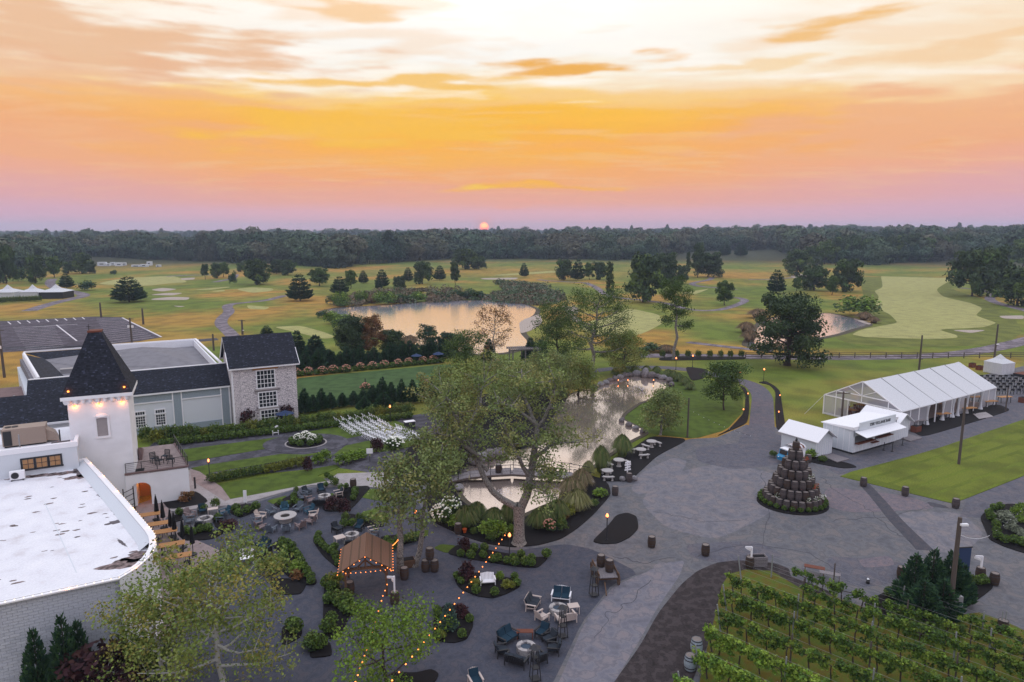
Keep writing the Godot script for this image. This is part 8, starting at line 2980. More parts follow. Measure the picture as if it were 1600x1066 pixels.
func heater_maker() -> Node3D:
	var t := thing("patio_heater", "", "heater")
	for q in [[-1, -1], [1, -1], [1, 1], [-1, 1]]:
		var b := B.new()
		b.beam(Vector3(q[0] * 0.27, 0.1, q[1] * 0.27), Vector3(q[0] * 0.12, 2.1, q[1] * 0.12), 0.045, 0.045)
		part("leg", b, M.metal_dark, t)
	for y in [0.15, 0.85, 1.5]:
		var b := B.new()
		var s := lerpf(0.27, 0.12, y / 2.1)
		b.box(Vector3(0, y, 0), Vector3(2 * s, 0.05, 2 * s))
		part("shelf", b, M.metal_dark, t)
	var b := B.new()
	b.lathe([[0.4, 2.1], [0.1, 2.28], [0.0, 2.3]], 4)
	part("hood", b, M.metal_dark, t)
	return t


func stool_maker() -> Node3D:
	var t := thing("stool", "", "stool")
	var b := B.new()
	b.lathe([[0.0, 0.66], [0.24, 0.66], [0.25, 0.72], [0.0, 0.73]], 12)
	part("seat", b, M.black_cloth, t)
	for k in 3:
		var a := TAU * k / 3
		b = B.new()
		b.beam(Vector3(cos(a) * 0.24, 0, sin(a) * 0.24), Vector3(cos(a) * 0.12, 0.66, sin(a) * 0.12), 0.035, 0.035)
		part("leg", b, M.metal_dark, t)
	return t


func pavilion() -> void:
	var fl := V(-11.84, -45.22)
	var fr := V(-9.14, -45.22)
	var x := (fr - fl)
	var turn := -atan2(x.z, x.x) + 0.18
	var w := 2.85
	var d := 3.1
	var t := thing("pavilion", "small timber pavilion with brown boarded gable roof edged with bulbs", "pavilion", fl, turn)
	for p in [[0.0, 0.0], [w, 0.0], [w, -d], [0.0, -d]]:
		var b := B.new()
		b.box(Vector3(p[0], 1.1, p[1]), Vector3(0.16, 2.2, 0.16))
		part("post", b, M.wood, t)
	for z in [0.0, -d]:
		var b := B.new()
		b.box(Vector3(w / 2, 2.28, z), Vector3(w + 0.5, 0.18, 0.14))
		part("beam", b, M.wood, t)
		b = B.new()
		b.beam(Vector3(w / 2, 2.3, z), Vector3(w / 2, 3.2, z), 0.12, 0.12)
		for s in [-0.6, 0.6]:
			b.beam(Vector3(w / 2 + s, 2.35, z), Vector3(w / 2, 2.9, z), 0.09, 0.09)
		part("truss", b, M.wood, t)
		for s in [0.0, w]:
			b = B.new()
			b.beam(Vector3(s, 1.7, z), Vector3(s + (0.5 if s == 0.0 else -0.5), 2.25, z), 0.09, 0.09)
			part("brace", b, M.wood, t)
	for s in [0.0, w]:
		var b := B.new()
		b.box(Vector3(s, 2.27, -d / 2), Vector3(0.13, 0.17, d + 0.5))
		part("beam", b, M.wood, t)
	var R := 3.35
	var ro := B.new()
	for s in [0, 1]:
		var x0: float = [-0.45, w + 0.45][s]
		var p := [Vector3(x0, 2.22, 0.4), Vector3(w / 2, R, 0.4), Vector3(w / 2, R, -d - 0.4), Vector3(x0, 2.22, -d - 0.4)]
		if s == 0:
			p.reverse()
		var up := Vector3(0, 0.05, 0)
		ro.hexa([p[0] - up, p[3] - up, p[2] - up, p[1] - up, p[0], p[3], p[2], p[1]])
	var o := part("roof", ro, M.wood, t)
	for s in [0, 1]:
		for k in 15:
			var u := (k + 0.5) / 15.0
			var x0 := lerpf([-0.47, w + 0.47][s], w / 2, u)
			var y := lerpf(2.22, R, u)
			var b := B.new()
			b.box(Vector3(x0, y + 0.035, -d / 2), Vector3(0.135, 0.03, d + 0.86), Basis(Vector3.BACK, [0.55, -0.55][s]))
			part("plank", b, M.wood if k % 5 == 1 else M.cedar, o)
	var inv := t.transform
	var e := func(a: Vector3) -> Vector3: return inv * a
	var z1 := 0.44
	var path := PackedVector3Array()
	for q in [Vector3(-0.5, 2.2, -d - 0.4), Vector3(w / 2, R + 0.02, -d - 0.44), Vector3(w + 0.5, 2.2, -d - 0.4), Vector3(w + 0.5, 2.2, z1), Vector3(w / 2, R + 0.02, z1), Vector3(-0.5, 2.2, z1), Vector3(-0.5, 2.2, -d - 0.4)]:
		path.append((e as Callable).call(q))
	bulb_string("festoon_lights", path, 0.42, 0.02, "orange bulbs round the gable and eaves of the timber pavilion", M.bulb_warm, 0.038, 0.008, 8)
	path = PackedVector3Array()
	path.append((e as Callable).call(Vector3(-0.3, 2.12, 0.1)))
	path.append((e as Callable).call(Vector3(w + 0.3, 2.12, 0.1)))
	bulb_string("festoon_lights", path, 0.34, 0.06, "orange bulbs along the pavilion's front cross beam", M.bulb_warm, 0.034, 0.008, 5)
	# strings across the patio
	var corner: Vector3 = (e as Callable).call(Vector3(w + 0.5, 2.25, -0.6))
	bulb_string("festoon_lights", PackedVector3Array([V(-8.14, -46.20, 4.2), (e as Callable).call(Vector3(w + 0.5, 2.25, -d - 0.3))]), 0.5, 0.05, "short string of orange bulbs hanging from the tree to the pavilion", M.bulb_warm, 0.04, 0.008, 6)
	bulb_string("festoon_lights", PackedVector3Array([corner, V(-8.63, -42.30, 2.0), V(-7.70, -29.91, 4.2)]), 0.78, 0.2, "string of orange bulbs running from the pavilion over the small bottom tree", M.bulb_warm, 0.045, 0.008, 4)
	bulb_string("festoon_lights", PackedVector3Array([V(-0.35, -50.96, 2.6), V(-6.15, -29.91, 4.2)]), 0.8, 0.3, "long string of orange bulbs slanting down from the great tree across the oval bed", M.bulb_warm, 0.045, 0.008, 4)


func wagon() -> void:
	var t := thing("farm_wagon", "old wooden flat farm wagon with spoked wheels carrying two barrels", "wagon", V(7.02, -48.12, 0.02), 0.1)
	for k in 6:
		var b := B.new()
		b.box(Vector3(-0.55 + 0.22 * k, 0.75, 0), Vector3(0.21, 0.06, 2.5))
		part("plank", b, M.wood_grey, t)
	for x in [-0.72, 0.72]:
		var b := B.new()
		b.beam(Vector3(x, 0.95, -1.2), Vector3(x, 0.95, 1.2), 0.06, 0.2)
		part("side_board", b, M.wood, t)
	for z in [-0.85, 0.85]:
		var b := B.new()
		b.box(Vector3(0, 0.45, z), Vector3(1.5, 0.1, 0.1))
		part("axle", b, M.wood, t)
		for x in [-0.82, 0.82]:
			var w := B.new()
			for k in 16:
				var a := TAU * k / 16
				var e := TAU * (k + 1) / 16
				w.beam(Vector3(0, 0.45 * sin(a), 0.45 * cos(a)), Vector3(0, 0.45 * sin(e), 0.45 * cos(e)), 0.06, 0.06)
			w.tube(Vector3(-0.08, 0, 0), Vector3(0.08, 0, 0), 0.09, 0.09, 8)
			var o := part("wheel", w, M.wood, t, Vector3(x, 0.46, z))
			for k in 4:
				var a := PI * k / 4
				var s := B.new()
				s.beam(Vector3(0, -0.42 * sin(a), -0.42 * cos(a)), Vector3(0, 0.42 * sin(a), 0.42 * cos(a)), 0.035, 0.035)
				part("spoke", s, M.wood, o)
	var b := B.new()
	b.beam(Vector3(-0.3, 0.4, 1.2), Vector3(-0.5, 0.15, 2.6), 0.08, 0.08)
	part("drawbar", b, M.wood, t)
	put_barrel("barrel standing on the wagon bed, farther one", t.transform * Vector3(-0.2, 0.78, -0.5))
	put_barrel("barrel standing on the wagon bed, nearer one", t.transform * Vector3(0.25, 0.78, 0.35))


func beds() -> void:
	# boxwood balls: which bed, how many, where
	var rows := [
		["along the wedge bed under the fire table, counted from its top", [-19.29, -53.89, -18.73, -53.65, -19.02, -53.07, -18.57, -52.50, -18.33, -51.94, -18.29, -51.18, -18.14, -52.96, -17.64, -52.05, -17.26, -51.50, -16.99, -50.96, -16.62, -50.23, -16.18, -49.61, -15.75, -49.00, -15.55, -48.32, -15.12, -47.84, -14.95, -47.27], 0.62],
		["along the curved bed behind the pavilion, counted from its top", [-16.60, -55.22, -16.51, -54.49, -16.20, -53.77, -15.71, -53.19, -15.24, -52.61, -14.73, -52.05, -14.59, -52.73, -14.27, -51.50, -13.93, -50.75, -13.59, -50.02, -13.19, -50.64], 0.62],
		["in the bed between lawn tip and fire table", [-22.17, -61.99, -21.38, -61.84, -20.97, -62.46, -20.39, -61.99, -21.28, -63.25, -21.48, -63.89], 0.6],
		["in the bed by the concrete landing", [-15.74, -65.22, -15.55, -64.39, -15.48, -63.25, -17.32, -65.91, -19.11, -66.78, -18.29, -67.68, -19.72, -69.54, -19.11, -68.78, -16.92, -66.43], 0.62],
		["in the bed behind the pavilion's fire ring", [-14.87, -57.14, -14.16, -57.28, -10.13, -53.42, -9.82, -52.84, -10.50, -54.01], 0.7],
		["in the long bed before the pond path", [-3.29, -51.29, -2.31, -51.39, -4.13, -51.61, -1.12, -50.75, -0.40, -50.43, 0.10, -50.86, 0.25, -50.12, 0.72, -51.50, 1.06, -50.12, 1.58, -50.86, 1.55, -50.02, 2.78, -51.50, -1.52, -50.64, -3.09, -52.50, -2.26, -52.61], 0.7],
		["round the oval bed with the white bench", [-3.81, -47.27, -4.16, -48.03, -2.60, -45.91, -1.25, -45.65, 0.38, -47.00, 0.19, -47.93], 0.62],
		["in the round bed with the blue spruce", [-2.84, -42.24, -3.22, -40.49, -5.14, -43.32, -5.04, -42.77, -4.77, -40.28], 0.62],
		["in the large eastern bed", [43.99, -59.62, 45.27, -60.78, 42.81, -57.01, 42.05, -55.85, 41.33, -54.73, 41.47, -54.01, 42.13, -53.89, 42.48, -53.42, 46.02, -61.08, 43.39, -58.49], 0.75],
		["at the cedar clump bed", [34.30, -47.37, 34.60, -47.18, 35.05, -47.27, 33.57, -46.90, 27.67, -45.65, 27.07, -45.39], 0.7],
		["in the beds by the terrace walk", [-30.71, -59.76, -27.55, -55.47, -28.28, -55.85, -27.11, -56.10, -26.50, -56.23, -26.62, -58.49, -25.79, -60.49, -25.15, -59.48, -24.10, -60.93, -24.66, -60.20, -28.91, -60.64], 0.75],
		["in the shaded beds left of the pavilion path", [-13.57, -46.72, -13.05, -46.18, -12.85, -44.54, -12.07, -44.13, -11.42, -43.48, -12.09, -42.16, -12.06, -41.06, -12.08, -39.33, -14.52, -41.42, -14.15, -41.06], 0.9],
	]
	for r in rows:
		var p := outline(r[1])
		for k in p.size():
			box_ball("round boxwood ball %s, %s" % [r[0], ORD[k]], V(p[k].x, p[k].y, 0.08), r[2] * rnd(0.9, 1.15), "boxwood balls in the mulch beds")
	for q in [["lush", -16.59, -49.00, 1.3, 1.1, "bigger bright bush low in the wedge bed"], ["hedge", -18.24, -66.96, 1.0, 1.15, "large dark clipped ball by the concrete landing"], ["hedge", -21.59, -65.05, 0.6, 0.9, "small dark cone at the lawn tip bed"], ["hedge", -15.11, -58.63, 0.8, 0.9, "upright box bush behind the pavilion's fire ring"], ["hedge", -13.83, -58.63, 0.8, 0.8, "second box bush behind the pavilion's fire ring"], ["hedge", -13.14, -58.08, 0.8, 0.8, "third box bush behind the pavilion's fire ring"], ["plum", -16.97, -61.08, 1.7, 1.4, "plum red shrub before the landing's fire ring"], ["plum", -15.64, -60.34, 1.5, 1.6, "darker plum shrub beside the plum red one"],
		["plum", -3.93, -52.50, 1.3, 1.4, "plum shrub in the long bed before the pond path"], ["plum", -3.32, -47.84, 1.4, 1.7, "spiky plum shrub in the oval bed"], ["gold", -2.66, -47.09, 1.0, 0.6, "spreading yellow green plant in the oval bed, bench side"], ["gold", -0.24, -46.72, 1.1, 0.7, "spreading yellow green plant in the oval bed, far side"], ["lush", -0.91, -47.84, 0.7, 0.8, "bright upright shrub beside the white bench"], ["spruce", -4.18, -41.42, 1.3, 1.9, "blue spruce in the round mulch bed"], ["plum", -3.44, -42.85, 1.2, 1.1, "purple shrub beside the blue spruce"], ["gold", -4.62, -40.35, 0.8, 0.7, "golden plant at the foot of the blue spruce"],
		["lush", 46.63, -59.76, 1.2, 0.9, "bright round shrub in the large eastern bed"], ["lush", 47.81, -60.64, 1.2, 0.9, "second bright round shrub in the large eastern bed"], ["lush", 45.87, -58.08, 1.2, 0.8, "third bright round shrub in the large eastern bed"], ["sage", 44.35, -58.22, 2.0, 0.9, "wide grey lavender bush in the large eastern bed"], ["sage", 45.32, -59.33, 1.4, 0.7, "smaller grey lavender bush in the large eastern bed"], ["sage", 43.72, -56.23, 1.4, 0.8, "pale lavender bush low in the large eastern bed"], ["sage", 43.69, -54.98, 1.4, 0.8, "pale lavender bush at the edge of the large eastern bed"],
		["plum", -25.04, -56.75, 1.8, 1.0, "low dark plum shrub by the terrace walk fire ring"], ["hedge", -28.16, -61.53, 1.0, 1.1, "upright green bush on the concrete walk edge"], ["rust", -16.22, -48.12, 1.2, 0.8, "bronze shrub at the lower tip of the wedge bed"], ["hedge", -18.19, -49.81, 1.6, 1.4, "loose green shrub under the branching tree"], ["gold", -18.46, -49.00, 2.0, 1.3, "yellowing shrub under the branching tree"], ["hedge", -11.90, -44.54, 1.8, 1.2, "loose green shrub by the pavilion's corner post"], ["gold", -13.05, -46.90, 1.6, 1.4, "yellow green shrub left of the pavilion"], ["hedge", -11.12, -43.48, 1.6, 1.0, "spreading shrub before the pavilion corner"], ["hedge", -12.54, -39.53, 1.7, 1.0, "dark shrub in the small lower bed"],
		["hedge", -9.42, -54.01, 1.4, 0.9, "low dark shrub behind the smooth trunk"], ["hedge", -8.58, -54.49, 1.4, 0.8, "second low dark shrub behind the smooth trunk"], ["hedge", 33.19, -76.43, 0.9, 0.8, "small shrub by the blue van's back"], ["lush", 34.64, -75.97, 1.6, 1.1, "leafy shrub against the storage hut"], ["hedge", 35.38, -74.64, 1.1, 0.8, "dark shrub beside the storage hut ramp"], ["hedge", 30.35, -76.20, 1.0, 0.9, "round dark shrub before the blue van"]]:
		bush(q[0], q[5], V(q[1], q[2], 0.08), q[3], q[4])
	var n := 0
	for q in [[31.09, -138.80], [34.00, -138.80], [36.38, -138.80], [38.50, -138.80], [40.88, -138.80], [43.13, -138.80], [45.12, -138.80], [47.37, -138.80]]:
		bush("hedge", "clipped upright shrub in the strip along the farm road, %s from the tall trunk" % ORD[n], V(q[0], q[1], 0.08), 1.35, 2.0, "row of upright shrubs along the farm road")
		n += 1


func torch_maker() -> Node3D:
	var t := thing("torch_lamp", "", "lamp post", Vector3.ZERO, 0.0, "torch lamps along the paths")
	var b := B.new()
	b.lathe([[0.11, 0.0], [0.1, 0.12], [0.045, 0.16], [0.04, 1.95], [0.09, 2.0], [0.13, 2.06], [0.0, 2.07]], 9)
	part("post", b, M.metal_dark, t)
	for k in 4:
		var a := TAU * k / 4 + 0.4
		b = B.new()
		b.beam(Vector3(cos(a) * 0.12, 2.06, sin(a) * 0.12), Vector3(cos(a) * 0.15, 2.36, sin(a) * 0.15), 0.018, 0.018)
		part("cage_bar", b, M.metal_dark, t)
	b = B.new()
	b.lathe([[0.0, 2.08], [0.11, 2.13], [0.12, 2.24], [0.06, 2.36], [0.0, 2.44]], 9)
	part("flame", b, M.lamp_flame, t)
	return t


func pole(label: String, at: Vector3, h: float, extras: Array, r := 0.13) -> void:
	var t := thing("utility_pole", label, "pole", at)
	var b := B.new()
	b.tube(Vector3(0, -0.1, 0), Vector3(0, h, 0), r * 1.15, r * 0.85, 10)
	part("shaft", b, M.pole_wood, t)
	for q in extras:
		b = B.new()
		if q[0] == "cap":
			b.tube(Vector3(0, h * q[1], 0), Vector3(0, h * q[1] + 0.5, 0), 0.24, 0.24, 10)
			part("transformer", b, M.white_trim, t, Vector3(q[2], 0, 0.3))
		elif q[0] == "arm":
			b.box(Vector3(0, h * q[1], 0), Vector3(1.8, 0.12, 0.12))
			part("crossarm", b, M.pole_wood, t)
		elif q[0] == "lamp":
			b.box(Vector3(0.2, h * q[1], 0.15), Vector3(0.5, 0.14, 0.2))
			part("floodlight", b, M.white_trim if q[2] > 0 else M.metal_dark, t)
		else:
			b.box(Vector3(q[2], h * q[1], 0.2), Vector3(0.5, 0.7, 0.25))
			part("meter_box", b, M.metal_grey, t)


func lights_and_poles() -> void:
	var n := 0
	for q in [[8.05, -54.61, "at the edge of the teardrop mulch bed"], [-0.20, -50.86, "behind the long bed before the great trunk"], [-31.79, -68.59, "at the building end of the lower hedge"], [-16.73, -90.99, "behind the wedding chairs, against the cedars"], [31.06, -126.94, "by the grass mounds, on the upper path"], [34.86, -129.41, "on the lawn edge of the upper path"], [38.62, -113.40, "at the bend of the dark path, lawn side"], [43.85, -116.39, "at the top of the mulch curve, field side"], [36.16, -101.99, "half way up the dark path, lawn side"], [40.61, -100.82, "half way up the dark path, field side"],
		[32.33, -92.60, "at the foot of the dark path, lawn side"], [36.76, -91.31, "at the foot of the dark path, field side"], [9.97, -116.90, "under the trees by the upper path"], [-7.81, -88.51, "among the trees behind the pond"], [-8.28, -55.47, "between the two leaning trunks"]]:
		var at := V(q[0], q[1], 0.03)
		first_or_dup(made, "torch", torch_maker, "black post lamp with a glowing flame %s" % q[2], at, 0, Vector3.ONE * (0.62 if n in [8, 9, 10, 11] else 1.0), "torch lamps along the paths")
		lamp_light(at + Vector3(0, 2.28 * (0.62 if n in [8, 9, 10, 11] else 1.0), 0), 1.3, 0.1, Color(1.0, 0.55, 0.25))
		n += 1
	pole("tall grey pole before the cedar clump, with meter boxes and a small floodlight", V(29.63, -42.70), 7.3, [["lamp", 0.94, 1], ["box", 0.13, -0.3], ["box", 0.2, 0.35]], 0.15)
	pole("bare pole standing in the village lawn", V(50.36, -73.78), 7.7, [])
	pole("pole at the open gable of the long tent", V(44.09, -88.51), 4.9, [["arm", 0.96, 0], ["box", 0.1, 0.2]])
	pole("pole behind the long tent with a black lamp part way up", V(77.17, -126.94), 6.63, [["lamp", 0.32, 0]], 0.16)
	pole("pole behind the small marquee", V(92.52, -128.78), 8.44, [["lamp", 0.55, 1]], 0.16)
	pole("thin dark pole at the yard side of the tent", V(71.74, -96.37), 3.62, [], 0.08)
	pole("slim pole on the garden lawn under the leaning branches", V(22.34, -83.92), 5.19, [], 0.11)
	pole("pole with two white transformers by the car park", V(-89.36, -158.41), 5.91, [["arm", 0.96, 0], ["cap", 0.62, -0.3], ["cap", 0.62, 0.6]], 0.2)
	pole("pole with one white transformer at the west end of the hall", V(-91.18, -120.07), 8.83, [["arm", 0.97, 0], ["cap", 0.6, 0.0]], 0.2)
	pole("dark lamp post at the back edge of the car park", V(-125.19, -206.57), 4.50, [], 0.25)
	pole("second dark lamp post at the car park corner", V(-103.86, -190.69), 4.53, [], 0.25)
	pole("pole behind the stone house with a white bracket", V(-68.42, -171.45), 3.77, [["arm", 0.95, 0], ["lamp", 0.3, 1]], 0.25)
	pole("black post behind the hall parapet", V(-65.61, -147.98), 3.70, [], 0.2)
	# banner by the cedars
	var t := thing("banner", "dark navy vertical banner on a post behind the cedar clump", "banner", V(33.98, -48.12), 0.1)
	var b := B.new()
	b.box(Vector3(-0.62, 1.3, 0), Vector3(0.09, 2.6, 0.09))
	b.box(Vector3(0, 2.55, 0), Vector3(1.3, 0.07, 0.07))
	part("post", b, M.metal_dark, t)
	b = B.new()
	b.box(Vector3(0.02, 1.5, 0), Vector3(1.1, 2.0, 0.02))
	part("cloth", b, M.navy_cloth, t)
	# wires of clear bulbs from the lawn pole to the yard
	bulb_string("wire_lights", PackedVector3Array([V(22.34, -83.92, 3.8), V(29.96, -82.84, 0.6)]), 0.7, 0.3, "thin unlit string of bulbs from the slim pole down to the yard", M.white_trim, 0.035)
	bulb_string("wire_lights", PackedVector3Array([V(29.63, -42.70, 6.2), V(40.53, -54.61, 0.5), V(51.56, -62.15, 2.5)]), 0.7, 0.3, "thin unlit string of bulbs over the large eastern bed", M.white_trim, 0.035)
	# far off: white marquees, caravans and houses before the woods
	t = thing("marquee_row", "row of white peaked marquees behind a dark hedge far to the west", "tent", V(-190.53, -266.75), 0.12)
	for k in 4:
		b = B.new()
		var x := [-16.0, -6.0, 3.0, 11.5][k] as float
		var s := [4.5, 4.0, 3.4, 4.6][k] as float
		for q in [[-1, 1, 1, 1], [1, 1, 1, -1], [1, -1, -1, -1], [-1, -1, -1, 1]]:
			var a := Vector3(x + q[0] * s, 2.6, q[1] * s)
			var c := Vector3(x + q[2] * s, 2.6, q[3] * s)
			b.quad(a, c, Vector3(x + q[2] * s * 0.3, 3.8, q[3] * s * 0.3), Vector3(x + q[0] * s * 0.3, 3.8, q[1] * s * 0.3))
			b.tri(Vector3(x + q[0] * s * 0.3, 3.8, q[1] * s * 0.3), Vector3(x + q[2] * s * 0.3, 3.8, q[3] * s * 0.3), Vector3(x, 5.4, 0))
		part("peak", b, M.canvas, t)
		b = B.new()
		b.box(Vector3(x, 1.3, 0), Vector3(s * 1.9, 2.6, s * 1.8))
		part("side_wall", b, M.metal_dark if k == 3 else M.canvas, t)
	for k in 14:
		bush("hedge", "dark hedge shrub before the far white marquees, %s from the west" % ORD[k], V(-187.76, -247.58).lerp(V(-177.08, -254.44), k / 13.0), 2.6, 2.6, "hedge before the far marquees")
	n = 0
	for q in [[-300.70, -503.61, 6.0, 3.4], [-296.47, -503.61, 2.6, 2.4], [-298.51, -512.83, 3.0, 2.8], [-288.49, -503.61, 4.6, 3.0], [-289.90, -512.83, 3.2, 2.6], [-270.97, -494.71, 6.0, 1.8], [-264.97, -494.71, 5.0, 2.2], [-270.76, -512.83, 3.0, 3.4], [-344.29, -477.81, 4.5, 3.6], [-337.74, -512.83, 4.0, 4.4], [-254.81, -494.71, 2.6, 1.8]]:
		var house := n in [8, 9]
		t = thing("house" if house else "caravan", "%s before the far woods, %s from the west" % ["small pale house" if house else "parked white caravan", ORD[[8, 9].find(n) if house else n if n < 8 else 8]], "house" if house else "caravan", V(q[0], q[1]), rnd(-0.4, 0.4), "" if house else "caravans parked before the woods")
		b = B.new()
		b.box(Vector3(0, q[3] / 2 + 0.3, 0), Vector3(q[2], q[3] - 0.4, 2.6))
		part("wall" if house else "body", b, M.board_white, t)
		b = B.new()
		if house:
			gable_roof(b, -q[2] / 2, q[2] / 2, -1.3, 1.3, q[3], q[3] + 1.4, 0.3, 0.1)
			part("roof", b, M.metal_grey, t)
		else:
			b.box(Vector3(0.3, q[3] * 0.6, 1.31), Vector3(q[2] * 0.5, 0.6, 0.03))
			part("window", b, M.glass_dark, t)
			for x in [-q[2] * 0.25, q[2] * 0.3]:
				b = B.new()
				b.tube(Vector3(x, 0.34, 1.1), Vector3(x, 0.34, 1.33), 0.34, 0.34, 10)
				part("wheel", b, M.black_cloth, t)
		n += 1


func vineyard() -> void:
	# nine rows of vines running away from the dirt verge; row 2 and on have a head post by the verge
	var d := Vector3(0.71, 0, 0.704)
	var rows := [[23.73, -46.90, 8.0, 22.0, 0.55], [19.68, -48.32, 2.0, 24.0, 0.6], [17.27, -47.93, 5.0, 26.0, 0.75], [16.01, -45.83, 0.0, 24.0, 0.9], [14.85, -43.72, 0.0, 20.0, 1.0], [13.69, -41.20, 0.0, 17.0, 0.8], [12.47, -39.00, 0.0, 13.0, 1.25], [11.10, -36.76, 0.0, 11.0, 1.3], [9.48, -34.32, 0.0, 9.0, 1.25]]
	var post := B.new()
	post.tube(Vector3(0, -0.1, 0), Vector3(0, 1.85, 0), 0.055, 0.045, 7)
	var pm := post.mesh()
	for r in rows.size():
		var q: Array = rows[r]
		var a := V(q[0], q[1], 0.05)
		var side: String = ORD[r] + " vine row from the yard"
		var k := 0
		var s := 0.0
		while s < q[3]:
			var t := thing("vine_post", "weathered stake of the %s, %s along it" % [side, ORD[k]], "post", a + d * s, 0.0, "stakes of the vine rows")
			part("stake", pm, M.post_pale if (k + r) % 3 else M.pole_wood, t)
			if k == 0 and r >= 2:
				t.rotation = Vector3(-0.1, 0, 0.14)
			s += 4.6
			k += 1
		var wire := B.new()
		for y in [0.9, 1.3, 1.65]:
			wire.beam(Vector3(0, y, 0), d * q[3] + Vector3(0, y, 0), 0.008, 0.008)
		solo("trellis_wire", wire, M.metal_grey, "wires of the %s" % side, "wire", a)
		k = 0
		s = q[2] + 0.5
		while s < q[3]:
			var at := a + d * s
			var full: float = q[4] * rnd(0.65, 1.2)
			var t := thing("grape_vine", "grape vine of the %s, %s plant along it" % [side, spelled(k + 1)], "vine", at, 0.0, "grape vines in the rows")
			var w := B.new()
			limb(w, Vector3.ZERO, Vector3(rnd(-0.1, 0.1), 0.9, rnd(-0.1, 0.1)), 0.05, 0.035, Vector3(rnd(-0.08, 0.08), 0, rnd(-0.08, 0.08)), 3, 6)
			w.tube(Vector3(0, 0.9, 0), d * 0.8 + Vector3(0, 1.0, 0), 0.03, 0.015, 5, false)
			w.tube(Vector3(0, 0.9, 0), -d * 0.8 + Vector3(0, 1.0, 0), 0.03, 0.015, 5, false)
			part("trunk", w, M.bark_dark, t)
			var b := B.new()
			for c in int((34 if r > 5 else 29) * full):
				var m := d * rnd(-0.95, 0.95) + Vector3(0, rnd(0.8, 1.25 + 0.2 * full), 0) + Vector3(-d.z, 0, d.x) * rnd(-0.16, 0.16) * full
				if rng.randf() < 0.22:
					m.y -= 0.4
				var tone := shade([Color(0.07, 0.13, 0.02), Color(0.12, 0.2, 0.025), Color(0.16, 0.23, 0.03), Color(0.05, 0.1, 0.02)][mini(rng.randi() % 4, 3 if r < 6 else 2)] * (1.35 if r > 5 else 0.95), 0.25)
				for i in 26:
					var o := rdir()
					b.col = shade(tone, 0.2)
					leaf(b, m + o * Vector3(0.24, 0.2, 0.24) * rnd(0.4, 1.0), o + Vector3.UP * 0.5, rnd(0.13, 0.22))
			part("foliage", b, M.leaf, t)
			s += 1.3
			k += 1
	bush("cedar", "cedar spire of the clump by the pole, first from the yard bench", V(27.94, -44.13), 2.6, 4.0)
	bush("cedar2", "cedar spire of the clump by the pole, second from the yard bench", V(29.25, -44.29), 2.5, 4.3)
	bush("cedar", "cedar spire of the clump by the pole, third from the yard bench", V(30.70, -44.46), 2.5, 4.1)
	bush("cedar2", "low cedar before the spires of the clump", V(27.77, -42.70), 3.0, 2.9)
	bush("cedar", "low cedar before the spires, nearer the pole", V(29.16, -42.85), 2.8, 2.8)
	bush("cedar2", "bright low cedar behind the pole", V(31.62, -44.63), 2.0, 3.0)
	bush("hedge", "sprawling shrub at the clump's vineyard end", V(26.38, -42.16), 2.4, 1.2)
	bush("hedge", "second sprawling shrub at the clump's vineyard end", V(26.92, -40.91), 2.4, 1.2)


